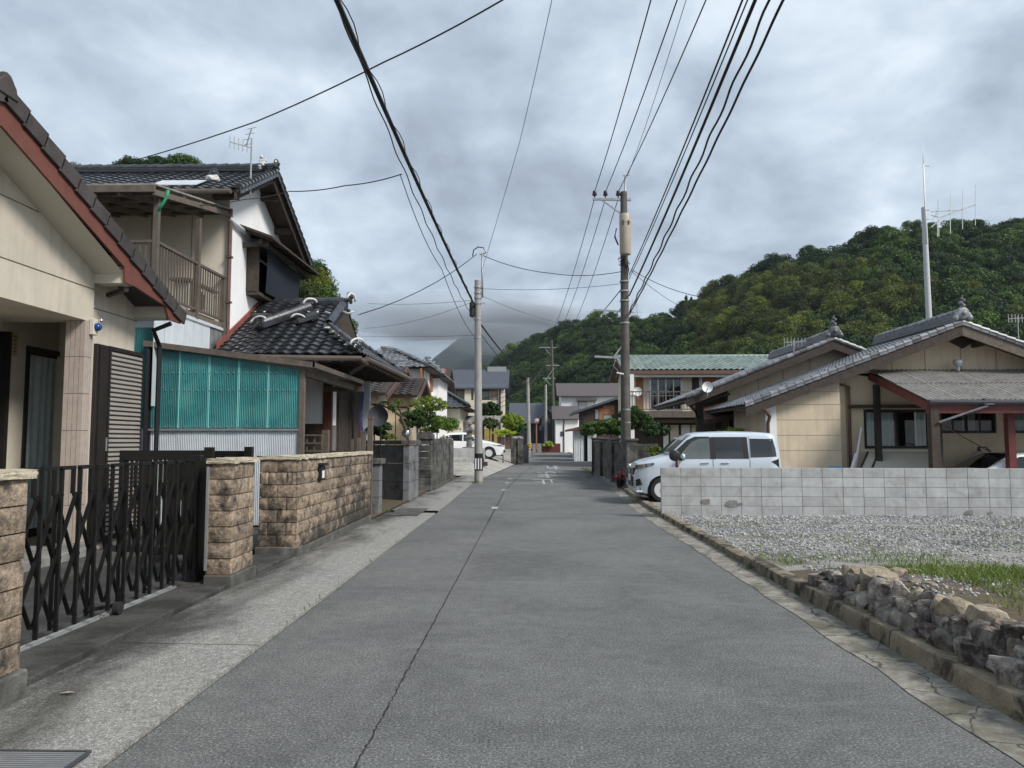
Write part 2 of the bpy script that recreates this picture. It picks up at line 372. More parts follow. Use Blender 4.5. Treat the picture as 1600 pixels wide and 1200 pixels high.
def wall_open(parent, O, U, Nn, w, h, opens, mat, name='wall', thick=.16, seams=(), hs=(), polytop=None):
    "wall in the plane (U, up) from O, outward normal Nn, rectangular openings (u0,u1,z0,z1)"
    M = frameM(O, U, Nn); us = sorted({0, w, *[o[0] for o in opens], *[o[1] for o in opens]}); zs = sorted({0, h, *[o[2] for o in opens], *[o[3] for o in opens]})
    mb = onmb(M)
    for a, b in zip(us, us[1:]):
        for c, d in zip(zs, zs[1:]):
            if any(o[0] <= a+1e-4 and b-1e-4 <= o[1] and o[2] <= c+1e-4 and d-1e-4 <= o[3] for o in opens): continue
            mb.quad((a,0,c),(b,0,c),(b,0,d),(a,0,d))
    for o in opens:
        a, b, c, d = o; t = -thick
        mb.quad((a,0,c),(b,0,c),(b,t,c),(a,t,c)); mb.quad((a,0,d),(b,0,d),(b,t,d),(a,t,d))
        mb.quad((a,0,c),(a,0,d),(a,t,d),(a,t,c)); mb.quad((b,0,c),(b,0,d),(b,t,d),(b,t,c))
    wl = mb.build(name, mat, parent, fix=False)
    if seams or hs:
        mb = onmb(M)
        for s_ in seams:
            if not any(o[0] < s_ < o[1] for o in opens): mb.box((s_-.005,.001,0),(s_+.005,.004,h))
        for z in hs:
            if not any(o[2] < z < o[3] for o in opens): mb.box((0,.001,z-.004),(w,.004,z+.004))
        if mb.v: mb.build('wall_seam', m_gwood, parent, fix=False)
    return wl
def window(parent, O, U, Nn, w, h, n=2, fmat=None, curtain=None, depth=.14, fw=.05, rails=(), cw=1.0, back=True, name='window', glass=None, proud=.02):
    M = frameM(O, U, Nn); fmat = fmat or m_brmetal; mb = onmb(M)
    mb.box((0,-depth*.7,0),(w,proud,fw)); mb.box((0,-depth*.7,h-fw),(w,proud,h)); mb.box((0,-depth*.7,fw),(fw,proud,h-fw)); mb.box((w-fw,-depth*.7,fw),(w,proud,h-fw))
    win = mb.build(name, fmat, parent)
    if back:
        mb = onmb(M); D = -depth-.7
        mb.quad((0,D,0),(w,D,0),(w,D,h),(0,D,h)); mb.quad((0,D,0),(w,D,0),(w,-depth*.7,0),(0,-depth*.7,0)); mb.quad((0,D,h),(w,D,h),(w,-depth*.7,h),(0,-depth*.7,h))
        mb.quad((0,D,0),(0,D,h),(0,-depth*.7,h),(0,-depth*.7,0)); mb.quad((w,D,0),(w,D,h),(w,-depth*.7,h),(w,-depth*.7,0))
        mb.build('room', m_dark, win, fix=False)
    iw = (w-2*fw)/n
    for i in range(n):
        a = fw+i*iw; b = a+iw; q = -.03-.035*(i % 2); sf = .032
        mb = onmb(M)
        mb.box((a,q-.012,fw),(a+sf,q+.012,h-fw)); mb.box((b-sf,q-.012,fw),(b,q+.012,h-fw))
        mb.box((a+sf,q-.012,fw),(b-sf,q+.012,fw+sf)); mb.box((a+sf,q-.012,h-fw-sf),(b-sf,q+.012,h-fw))
        for r_ in rails: mb.box((a+sf,q-.01,h*r_-.015),(b-sf,q+.01,h*r_+.015))
        mb.build('sash', fmat, win)
        mb = onmb(M); mb.quad((a+sf,q,fw+sf),(b-sf,q,fw+sf),(b-sf,q,h-fw-sf),(a+sf,q,h-fw-sf)); mb.build('pane', glass or m_glass, win, fix=False)
    if curtain:
        for (c0, c1) in ([(0, cw)] if isinstance(cw, (int, float)) else cw):
            mb = onmb(M); a, b = fw+c0*(w-2*fw), fw+c1*(w-2*fw); q = -depth-.03
            mb.grid(lambda u, v: (a+(b-a)*u, q+.022*math.sin(u*(b-a)*46)+.012*math.sin(u*(b-a)*19+v), fw+.01+(h-2*fw-.02)*v), max(8, int((b-a)*60)), 3)
            mb.build('curtain', curtain, win, fix=False, smooth=1)
    return win
def corrugated(parent, O, U, V, w, h, mat, pitch=.076, amp=.012, name='sheet', Nn=None, seg=6):
    O = Vector(O); U = Vector(U).normalized(); V = Vector(V).normalized(); Nn = U.cross(V)
    k = max(2, int(w/pitch*seg)); mb = MB()
    mb.grid(lambda u, v: O+U*(u*w)+V*(v*h)+Nn*(amp*math.sin(u*w/pitch*2*math.pi)), k, 1)
    return mb.build(name, mat, parent, fix=False, smooth=1)
def leaves(mb_v, mb_f, c, rad, n, size, shell=.45, flat=0, seed=None):
    "n leaf quads spread through an ellipsoid rad round c (numpy lists)"
    d = np.random.normal(size=(n,3)); d /= np.linalg.norm(d, axis=1)[:,None]
    rr = (shell+(1-shell)*np.random.rand(n)**.6)[:,None]
    p = np.array(c)+d*rr*np.array(rad)
    nr = d+np.random.normal(size=(n,3))*.55; nr[:,2] += .25+flat; nr /= np.linalg.norm(nr, axis=1)[:,None]
    t = np.cross(nr, np.random.normal(size=(n,3))); t /= np.linalg.norm(t, axis=1)[:,None]; b = np.cross(nr, t)
    s = size*(.6+.8*np.random.rand(n))[:,None]
    q = np.stack([p-t*s, p-b*s*.45, p+t*s, p+b*s*.45], 1).reshape(-1,3)
    o = sum(len(x) for x in mb_v); mb_v.append(q); mb_f.append(np.arange(n*4).reshape(-1,4)+o)
def leafmesh(name, vs, fs, mat):
    v = np.concatenate(vs).astype(np.float32); f = np.concatenate(fs).astype(np.int32)
    me = bpy.data.meshes.new(name); me.vertices.add(len(v)); me.vertices.foreach_set('co', v.ravel())
    me.loops.add(f.size); me.loops.foreach_set('vertex_index', f.ravel()); k = f.shape[1]
    me.polygons.add(len(f)); me.polygons.foreach_set('loop_start', np.arange(0, f.size, k, dtype=np.int32))
    me.update(calc_edges=True); me.materials.append(mat)
    return me
def clumpy(c, rad, nclump, nleaf, size, cr=.42, seed=0):
    vs, fs = [], []; rng = random.Random(seed)
    for i in range(nclump):
        t = rng.random()*6.283; z = rng.uniform(-.8, 1); q = math.sqrt(max(0, 1-z*z))*rng.uniform(.2,1.2)
        cc = (c[0]+rad[0]*q*math.cos(t), c[1]+rad[1]*q*math.sin(t), c[2]+rad[2]*z*.72)
        s = cr*rng.uniform(.7,1.25)
        leaves(vs, fs, cc, (rad[0]*s, rad[1]*s, rad[2]*s*.9), nleaf, size, .15)
    return vs, fs
def tree(name, label, cat, base, height, rad, mat, group=None, nclump=18, nleaf=170, size=.07, trunk=.09, crown_z=None, lean=(0,0), seed=1):
    b = Vector(base); t = thing(name, label, cat, b, group); rng = random.Random(seed)
    cz = crown_z or height-rad[2]; c = b+Vector((lean[0], lean[1], cz)); mb = MB()
    mb.tube([b, b+Vector((lean[0]*.3, lean[1]*.3, cz*.4)), c-Vector((0,0,rad[2]*.4)), c], trunk, 8, trunk*.5)
    for k in range(6):
        a = k*1.05+rng.random(); e = c+Vector((math.cos(a)*rad[0]*.7, math.sin(a)*rad[1]*.7, rng.uniform(-.3,.6)*rad[2]))
        mb.tube([c-Vector((0,0,rad[2]*.6)), (c+e)/2-Vector((0,0,rad[2]*.12)), e], trunk*.45, 5, trunk*.12)
    mb.build('trunk', m_bark, t, smooth=1)
    vs, fs = clumpy(c, rad, nclump*4, int(nleaf*.42), size*.85, .27, seed=seed)
    link('crown', leafmesh('crown', vs, fs, mat), t)
    return t
# ================================================================== ground, road, pavements
XLt = [(-8,-2.07),(28,-2.05),(36.7,-1.5),(46,-.9),(54,-.42),(64,.1),(75,.3),(84,-.6),(92,-4),(97,-14)]
XRt = [(-8,2.42),(17,2.42),(24,2.62),(36.7,3.2),(48.8,3.92),(56,4.05),(62,4.0),(76.7,3.5),(90,3.4),(97,3.2)]
XL = lambda y: interp(XLt, y); XR = lambda y: interp(XRt, y)
ys = [-8+.5*i for i in range(0, 211)]
def strip(fa, fb, za, zb, y0, y1, nx=1):
    mb = MB(); yy = [y for y in ys if y0 <= y <= y1]
    return mb.grid(lambda u, v: (lambda y: (fa(y)+(fb(y)-fa(y))*u, y, G(y)+za+(zb-za)*u))(yy[round(v*(len(yy)-1))]), nx, len(yy)-1)
mb = MB(); gy = [-60,-8,0,10,20,30,40,60,80,100,115,150,300,700,2500]
gx = [-2500,-400,-60,-20,-8,0,8,20,60,400,2500]
mb.grid(lambda u, v: (gx[round(u*10)], gy[round(v*14)], G(gy[round(v*14)])-.06), 10, 14)
structure(mb.build('ground', M_('bare_ground', (.13,.125,.10), .95, .25, 1, col2=(.06,.08,.03), c2=(.5,.7), c2s=.4, bump=.5, bs=20), fix=False))
# asphalt: aggregate speckle, worn wheel tracks, faint repairs
m_asph = bpy.data.materials.new('asphalt'); m_asph.use_nodes = True; t = m_asph.node_tree; b = t.nodes['Principled BSDF']
pos = t.nodes.new('ShaderNodeNewGeometry').outputs['Position']
fine = nmath(t, 'ADD', nmath(t, 'MULTIPLY', nnoise(t, pos, 62, 2, .8), .55), nmath(t, 'MULTIPLY', nnoise(t, pos, 170, 2, .8), .45))
c = nramp(t, fine, [(.36, (.06,.062,.063)), (.46, (.125,.128,.128)), (.55, (.205,.207,.203)), (.62, (.42,.42,.40))])
c = nmix(t, 1, c, nramp(t, nnoise(t, pos, .55, 5, .6, .6), [(.32, (.80,.80,.81)), (.5, (1,1,1)), (.68, (1.2,1.2,1.18))]), 'MULTIPLY')
c = nmix(t, 1, c, nramp(t, nnoise(t, pos, 7, 4, .6), [(.35, (.88,.88,.88)), (.65, (1.1,1.1,1.1))]), 'MULTIPLY')
mp = t.nodes.new('ShaderNodeMapping'); t.links.new(pos, mp.inputs[0]); mp.inputs['Scale'].default_value = (.5, 1.7, 1); mp.inputs['Location'].default_value = (2.3, 1.1, 0)
k = nramp(t, nnoise(t, mp.outputs[0], .9, 6, .7, 1.2), [(.56, (0,0,0)), (.72, (.5,.5,.5))])
c = nmix(t, k, c, (.26,.265,.26)); c = nmix(t, 1, c, (.82,.82,.81), 'MULTIPLY')
t.links.new(c, b.inputs['Base Color']); b.inputs['Roughness'].default_value = .82; b.inputs['Specular IOR Level'].default_value = .3
bp = t.nodes.new('ShaderNodeBump'); bp.inputs['Strength'].default_value = .55; bp.inputs['Distance'].default_value = .01
t.links.new(nnoise(t, pos, 130, 3, .7), bp.inputs['Height']); t.links.new(bp.outputs[0], b.inputs['Normal'])
structure(strip(XL, XR, 0, 0, -8, 97, 8).build('road', m_asph, fix=False))
# the long joint in the asphalt, with ragged edges
rng = random.Random(3); mb = MB(); pts = []; y = -2.0; x0 = -.85
while y < 80:
    pts.append((interp([(-2,-.86),(24,-.80),(36,-.35),(50,.75),(64,1.5),(80,1.2)], y)+rng.uniform(-.007,.007), y)); y += .03 if y < 8 else .1 if y < 25 else .5
for (xa, ya), (xb, yb) in zip(pts, pts[1:]):
    pass
wid = [(.0028+.005*rng.random()**2+(.0 if p[1] < 15 else .006)) for p in pts]
vs = [q for p, w_ in zip(pts, wid) for q in ((p[0]-w_, p[1], G(p[1])+.004), (p[0]+w_, p[1], G(p[1])+.004))]
mb.add(vs, [(2*i, 2*i+1, 2*i+3, 2*i+2) for i in range(len(pts)-1)])
structure(mb.build('road_crack', M_('tar_joint', (.022,.022,.02), .9, .3, 20), fix=False))
# pavement on the house side
m_pave = bpy.data.materials.new('pavement_concrete'); m_pave.use_nodes = True; t = m_pave.node_tree; b = t.nodes['Principled BSDF']
geo = t.nodes.new('ShaderNodeNewGeometry'); pos = geo.outputs['Position']; sp = t.nodes.new('ShaderNodeSeparateXYZ'); t.links.new(pos, sp.inputs[0])
mp = t.nodes.new('ShaderNodeMapping'); t.links.new(pos, mp.inputs[0]); mp.inputs['Scale'].default_value = (1, .35, 1)
big = nnoise(t, mp.outputs[0], 1.5, 7, .68, .5)
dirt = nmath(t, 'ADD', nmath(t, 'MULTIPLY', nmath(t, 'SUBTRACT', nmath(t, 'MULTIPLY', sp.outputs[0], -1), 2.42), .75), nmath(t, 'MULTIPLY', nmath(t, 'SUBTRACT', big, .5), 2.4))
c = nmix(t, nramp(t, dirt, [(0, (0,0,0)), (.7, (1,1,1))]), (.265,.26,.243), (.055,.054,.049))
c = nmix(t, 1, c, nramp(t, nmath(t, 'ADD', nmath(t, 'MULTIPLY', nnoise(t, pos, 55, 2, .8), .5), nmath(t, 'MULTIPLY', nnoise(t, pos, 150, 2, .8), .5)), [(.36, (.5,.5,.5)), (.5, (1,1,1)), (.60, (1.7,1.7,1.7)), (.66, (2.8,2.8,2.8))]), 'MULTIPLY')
c = nmix(t, 1, c, nramp(t, nnoise(t, pos, 14, 5, .7), [(.35, (.78,.78,.78)), (.65, (1.15,1.15,1.15))]), 'MULTIPLY')
t.links.new(c, b.inputs['Base Color']); b.inputs['Roughness'].default_value = .85; b.inputs['Specular IOR Level'].default_value = .3
bp = t.nodes.new('ShaderNodeBump'); bp.inputs['Strength'].default_value = .6; bp.inputs['Distance'].default_value = .01
t.links.new(nnoise(t, pos, 90, 4, .75), bp.inputs['Height']); t.links.new(bp.outputs[0], b.inputs['Normal'])
y0 = -8
ends = [-8, 6.0, 11.5, 17.2, 23, 27.5, 33]
pv = None
for a, b_ in zip(ends, ends[1:]):
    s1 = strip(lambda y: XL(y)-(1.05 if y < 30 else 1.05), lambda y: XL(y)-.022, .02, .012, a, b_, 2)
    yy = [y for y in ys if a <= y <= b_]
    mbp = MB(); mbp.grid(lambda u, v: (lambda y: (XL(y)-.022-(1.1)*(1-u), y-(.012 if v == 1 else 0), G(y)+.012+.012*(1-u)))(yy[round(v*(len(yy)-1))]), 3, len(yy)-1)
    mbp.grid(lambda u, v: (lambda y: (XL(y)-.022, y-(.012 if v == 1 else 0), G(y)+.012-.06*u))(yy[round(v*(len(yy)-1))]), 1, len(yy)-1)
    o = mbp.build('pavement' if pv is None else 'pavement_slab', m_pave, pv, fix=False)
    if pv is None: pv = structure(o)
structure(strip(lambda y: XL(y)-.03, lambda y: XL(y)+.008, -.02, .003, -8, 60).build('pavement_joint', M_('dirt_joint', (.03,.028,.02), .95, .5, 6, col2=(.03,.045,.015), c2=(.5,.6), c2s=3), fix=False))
# apron with drain cover further on
mb = MB(); mb.box((-3.0,16.2,.028),(-2.35,17.9,.034)); structure(mb.build('drain_slab', m_dconc))
# raised strip between pavement and gateways
mb = MB(); mb.box((-3.9,4.2,-.02),(-3.22,8.9,.055)); mb.box((-3.9,8.9,-.02),(-3.22,10.45,.05))
structure(mb.build('gateway_sill', M_('pebbled_concrete', (.085,.083,.078), .9, .4, 40, col2=(.035,.035,.032), c2=(.45,.6), c2s=2, bump=.8, bs=120), bevel=.008))
m_yard = M_('yard_concrete', (.085,.085,.082), .9, .2, 5, col2=(.045,.045,.042), c2=(.45,.65), c2s=1.2, bump=.4, bs=90)
mb = MB(); mb.box((-9,-6,-.05),(-3.9,13.3,.05)); mb.box((-9,-6,.04),(-4.75,12.5,.20)); structure(mb.build('yard_paving', m_yard, bevel=.01))
# house-side ground further up the street: driveways, sloping up a little to the lots
mb = MB()
mb.grid(lambda u, v: (lambda y: (XL(y)-.03-1.27*(1-u), y, G(y)+.01+.41*(1-u)*min(1,(y-32.9)/3)))(33+v*30), 4, 20)
mb.grid(lambda u, v: (lambda y: (XL(y)-1.3-26*(1-u), y, G(y)+.42*min(1,(y-32.9)/3)))(33+v*30), 4, 20)
structure(mb.build('driveway', M_('driveway_concrete', (.36,.35,.32), .9, .15, 3, col2=(.22,.21,.19), c2=(.5,.7), c2s=1, bump=.4, bs=70), fix=False))
mb = MB(); mb.grid(lambda u, v: (-22+19*u-.12, 13.3+19.7*v, G(13.3+19.7*v)+.06), 2, 6)
structure(mb.build('garden_ground', m_soil, fix=False))
# gutter and kerb on the far side
m_gut = bpy.data.materials.new('cracked_gutter_concrete'); m_gut.use_nodes = True; t = m_gut.node_tree; b = t.nodes['Principled BSDF']
pos = t.nodes.new('ShaderNodeNewGeometry').outputs['Position']
vo = t.nodes.new('ShaderNodeTexVoronoi'); vo.feature = 'DISTANCE_TO_EDGE'; vo.inputs['Scale'].default_value = 3.2
wv = nmix(t, .12, pos, nramp(t, None, [(0,(0,0,0)),(1,(1,1,1))])); nz = t.nodes.new('ShaderNodeTexNoise'); nz.inputs['Scale'].default_value = 5; nz.inputs['Detail'].default_value = 6; t.links.new(pos, nz.inputs['Vector'])
t.links.new(nmix(t, .22, pos, nz.outputs['Color']), vo.inputs['Vector'])
c = nramp(t, nnoise(t, pos, 9, 6, .65), [(.35, (.17,.155,.13)), (.6, (.33,.31,.265))])
c = nmix(t, nramp(t, nnoise(t, pos, 1.6, 6, .7, .5), [(.47, (0,0,0)), (.6, (1,1,1))]), c, (.13,.125,.09))
c = nmix(t, nramp(t, vo.outputs['Distance'], [(.0, (1,1,1)), (.03, (0,0,0))]), c, (.03,.028,.022))
t.links.new(c, b.inputs['Base Color']); b.inputs['Roughness'].default_value = .9
bp = t.nodes.new('ShaderNodeBump'); bp.inputs['Strength'].default_value = .7; t.links.new(nnoise(t, pos, 50, 5, .7), bp.inputs['Height']); bp.inputs['Distance'].default_value = .012
t.links.new(bp.outputs[0], b.inputs['Normal'])
rg = random.Random(5)
jag = {y: rg.uniform(-.028,.02) for y in ys}
structure(strip(lambda y: XR(y)-.03+jag[y], lambda y: XR(y)+.30, .005, .02, -8, 62, 2).build('roadside_gutter', m_gut, fix=False))
m_kerb = M_('old_kerb_concrete', (.25,.21,.15), .92, .25, 6, col2=(.055,.048,.036), c2=(.48,.6), c2s=4, bump=1, bs=45, rnd=.15)
kb = None; y = -6.0
while y < 62:
    L_ = 2.0 if y < 24 else 4.0; y2 = min(y+L_, 62)
    H = .15 if y < 8 else .13 if y < 10 else .10; mbk = MB(); a = XR(y)+.29; c_ = XR(y2)+.29
    def kf(u, v, a=a, c_=c_, y=y, y2=y2, H=H):
        prof = [(-.01,-.03),(0,.6),(.006,.93),(.02,1),(.145,1),(.155,.9),(.155,-.05)][round(u*6)]
        yy_ = y+(y2-y)*v; jj = .012*mnoise.noise(Vector((yy_*5, u*9, 0)))
        return (a+(c_-a)*v+prof[0]*1.1+jj, yy_-(.012 if v == 1 else 0), G(yy_)+prof[1]*H+jj*.8)
    mbk.grid(kf, 6, 8 if y < 14 else 2)
    o = mbk.build('kerb' if kb is None else 'kerb_stone', m_kerb, kb, fix=False, smooth=50)
    if kb is None: kb = structure(o)
    y = y2
# ground of the far side: gravel lot, then parking, then plots
XK = lambda y: XR(y)+.45
m_lot = M_('gravelly_soil', (.30,.29,.27), .95, .35, 40, col2=(.14,.135,.09), c2=(.5,.65), c2s=1.5, bump=.9, bs=60)
def lotz(x, y):
    z = .075
    if y < 9.5: z += .21*min(1, (9.5-y)/2.2)*min(1, max(0, (x-XK(y)-.1)/.5))
    return z+.012*mnoise.noise(Vector((x*1.3, y*1.3, 0)))
mb = MB(); mb.grid(lambda u, v: (lambda y: (lambda x: (x, y, lotz(x, y)))(XK(y)-.01+(26)*u**1.6))(-6+21.85*v), 46, 70)
structure(mb.build('gravel_lot', m_lot, fix=False, smooth=1))
mb = MB(); mb.grid(lambda u, v: (lambda y: (lambda x: (x, y, lotz(x, y)+.006))(XK(y)+.03+(14)*u**1.6))(-2+11.1*v), 46, 50)
structure(mb.build('soil_patch', m_soil, fix=False, smooth=1))
mb = MB(); mb.grid(lambda u, v: (lambda y: (XK(y)-.012+24*u, y, G(y)+.07))(16.02+7.7*v), 2, 4)
structure(mb.build('parking_pad', m_conc, fix=False))
mb = MB(); mb.grid(lambda u, v: (lambda y: (XK(y)-.012+40*u, y, G(y)+.06))(23.75+38*v), 2, 12)
structure(mb.build('plot_ground', m_soil, fix=False))
mb = MB(); mb.grid(lambda u, v: (4.05+1.6*u+(1-u)*0, 62+28*v, G(62+28*v)+.012), 1, 6)
structure(mb.build('forecourt', M_('pale_forecourt', (.55,.53,.48), .9, .1, 3), fix=False))
# moss patch in the gutter by the wall
mb = MB()
for i in range(26):
    x, y = XR(36)-.35+random.gauss(0,.18), 38+random.gauss(0,2.2); x = min(x, XR(y)+.22)
    mb.lathe([(random.uniform(.1,.25),0),(.05,.004)], (x, y, G(y)+.012), 7)
tag(mb.build('moss', M_('moss', (.09,.10,.02), .95, .3, 20), fix=False), 'patch of olive moss in the gutter by the old block wall', 'moss', kind='stuff')
# ------------------------------------------------------------------ gravel (stuff)
n = 48000; rs = np.random.RandomState(4)
yy = 15.8-9.2*rs.rand(n)**1.25; xx = np.array([XK(y) for y in yy])+11.0*rs.rand(n)**1.1
keep = np.array([ (y > 9.3 or (x-XK(y)) > .35) and ((y > 10.6) or (rs.rand() < (.8 if x < 4.4 or y > 9.8 else .18))) and mnoise.noise(Vector((x*.8, y*1.1, 5))) > -.22-.25*(y > 11) for x, y in zip(xx, yy)])
xx, yy = xx[keep], yy[keep]; n = len(xx)
zz_ = np.array([lotz(x, y) for x, y in zip(xx, yy)])
s = (.010+.017*rs.rand(n)**1.7)*(1+.02*(yy-10)); oc = np.array([(1,0,0),(0,1,0),(-1,0,0),(0,-1,0),(0,0,1),(0,0,-.6)], float)
of = np.array([(0,1,4),(1,2,4),(2,3,4),(3,0,4),(1,0,5),(2,1,5),(3,2,5),(0,3,5)])
an = rs.rand(n)*6.283; ca, sa = np.cos(an), np.sin(an)
vv = oc[None]*(1+.35*rs.normal(size=(n,6,3))*.6+.0)+.12*rs.normal(size=(n,6,3)); vv *= np.array((1,.75,.6))
rot = np.stack([vv[...,0]*ca[:,None]-vv[...,1]*sa[:,None], vv[...,0]*sa[:,None]+vv[...,1]*ca[:,None], vv[...,2]], -1)*s[:,None,None]
rot += np.stack([xx, yy, zz_+s*.3], -1)[:,None,:]
m_grav = bpy.data.materials.new('crushed_stone'); m_grav.use_nodes = True; t = m_grav.node_tree; b = t.nodes['Principled BSDF']
gi = t.nodes.new('ShaderNodeNewGeometry'); k = nmath(t, 'ADD', nmath(t, 'MULTIPLY', gi.outputs['Random Per Island'], .75), nmath(t, 'MULTIPLY', nnoise(t, gi.outputs['Position'], .45, 3), .5))
t.links.new(nramp(t, k, [(.2, (.11,.115,.13)), (.5, (.215,.222,.24)), (.75, (.38,.375,.36)), (1, (.60,.58,.54))]), b.inputs['Base Color']); b.inputs['Roughness'].default_value = .85
gme = leafmesh('gravel', [rot.reshape(-1,3)], [(of[None]+np.arange(n)[:,None,None]*6).reshape(-1,3)], m_grav)
tag(link('gravel', gme), 'grey and white crushed stone covering the vacant lot before the block wall', 'gravel', kind='stuff')
# ------------------------------------------------------------------ grass (stuff)
def grass(pts, hgt, mat, name, label, spread=.035):
    pts = np.array(pts); n = len(pts); a = np.random.rand(n)*6.283; h = hgt*(.5+np.random.rand(n)); ln = np.random.normal(size=(n,2))*spread*h[:,None]/.06
    wv = .0035+.002*np.random.rand(n); dx, dy = np.cos(a)*wv, np.sin(a)*wv
    v0 = pts-np.stack([dx,dy,0*dx],1); v1 = pts+np.stack([dx,dy,0*dx],1)
    md = pts+np.stack([ln[:,0]*.4, ln[:,1]*.4, h*.6],1); v2 = md+np.stack([dx,dy,0*dx],1)*.7; v3 = md-np.stack([dx,dy,0*dx],1)*.7
    tp = pts+np.stack([ln[:,0], ln[:,1], h],1)
    V_ = np.stack([v0,v1,v2,v3,tp,tp],1).reshape(-1,3); F = (np.array([[0,1,2,3],[3,2,4,5]])[None]+np.arange(n)[:,None,None]*6).reshape(-1,4)
    return tag(link(name, leafmesh(name, [V_], [F], mat)), label, 'grass', kind='stuff')
pts = []
rg = random.Random(9)
while len(pts) < 36000:
    y = rg.uniform(3.5, 14.5); x = XK(y)+rg.uniform(.0, 9.5); q = mnoise.noise(Vector((x*.75, y*1.1, 2)))+.4*mnoise.noise(Vector((x*3, y*3, 7)))
    dens = .0
    if x > 3.9 and 6.2 < y < 9.4: dens = 1 if q > -.4 else .35
    if 9.2 <= y < 10.4: dens = .42 if q > .0 else .015
    if y >= 10.8 and q > .12: dens = .13
    if y < 6.4 and x > 3.6: dens = .4 if q > .05 else .04
    if rg.random() < dens: pts.append((x, y, lotz(x, y)-.005))
grass(pts, .055, m_grass, 'grass', 'short yellow green grass and weeds growing through the gravel lot')
# ================================================================== hills, forest, mountain, clouds
def plane_pt(px, py, D): return P(px, py, y=D)
sil = [(640,600,700),(700,596,600),(760,575,430),(800,548,400),(850,523,370),(900,498,330),(935,490,310),(1000,497,300),(1040,490,285),(1100,460,270),(1160,430,255),(1220,404,245),(1280,394,240),(1320,389,235),(1370,366,232),(1420,353,230),(1500,354,228),(1600,357,225),(1750,352,222),(1950,372,225),(2400,450,250),(3200,560,300)]
def hill_pt(u, v):
    "u along the ridge 0..1, v 0 foot .. 1 ridge .. 1.5 beyond"
    px = 640+u*(3200-640); py = interp([(a,b) for a,b,c in sil], px); D = interp([(a,c) for a,b,c in sil], px)
    r = P(px, py, y=D); r.z -= 4.5*min(1, D/300)
    Df = interp([(640,420),(760,250),(900,150),(1100,118),(3200,118)], px); f = P(px, 690, y=Df); f.z = .7
    if v <= 1:
        q = f.lerp(r, v); z = 1.57+q.y*((f.z-1.57)/f.y+((r.z-1.57)/r.y-(f.z-1.57)/f.y)*v**.85)
        z += math.sin(v*math.pi)*(3.5*mnoise.noise(Vector((q.x*.018, q.y*.02, 1)))+2.0*mnoise.noise(Vector((q.x*.05, q.y*.05, 4))))
        return Vector((q.x, q.y, z))
    q = f.lerp(r, v); return Vector((q.x, q.y, max(r.z-(v-1)*2*r.z*.7, 0)))
mb = MB(); mb.grid(lambda u, v: hill_pt(u, v*1.5), 120, 30)
m_hill = M_('forest_floor', (.018,.028,.010), .95, .4, .2)
structure(mb.build('hill', m_hill, fix=False, smooth=1))
def crown_proto(name, mat, nc, nl, size, seed, tall=1.0, fuzzy=False):
    vs, fs = [], []; rng = random.Random(seed); np.random.seed(seed)
    for i in range(nc):
        a = rng.random()*6.283; z = rng.uniform(-.2, 1); q = math.sqrt(max(0, 1-z*z))*rng.uniform(.35, .9)
        s = rng.uniform(.20,.33)
        leaves(vs, fs, (q*math.cos(a), q*math.sin(a), z*.72*tall), (s, s, s*.72*(1.5 if fuzzy else 1)), nl, size, .72, flat=.4)
    return bpy.data.objects.new(name, leafmesh(name, vs, fs, mat))
forest_protos = [crown_proto('crown', m_forest, 34, 120, .055, 10+i) for i in range(4)]
cone = []; 
def conifer_proto(seed):
    vs, fs = [], []; rng = random.Random(seed)
    for i in range(26):
        z = -.3+2.3*i/25; r = .62*(1-(i/26))+.04
        for k in range(5):
            a = rng.random()*6.283; leaves(vs, fs, (math.cos(a)*r*.6, math.sin(a)*r*.6, z), (r*.5, r*.5, .09), 22, .07, .4)
    return bpy.data.objects.new('conifer', leafmesh('conifer', vs, fs, m_pine))
conifers = [conifer_proto(3)]
bamboos = [crown_proto('bamboo', m_bamboo, 44, 90, .055, 30+i, 1.25, True) for i in range(3)]
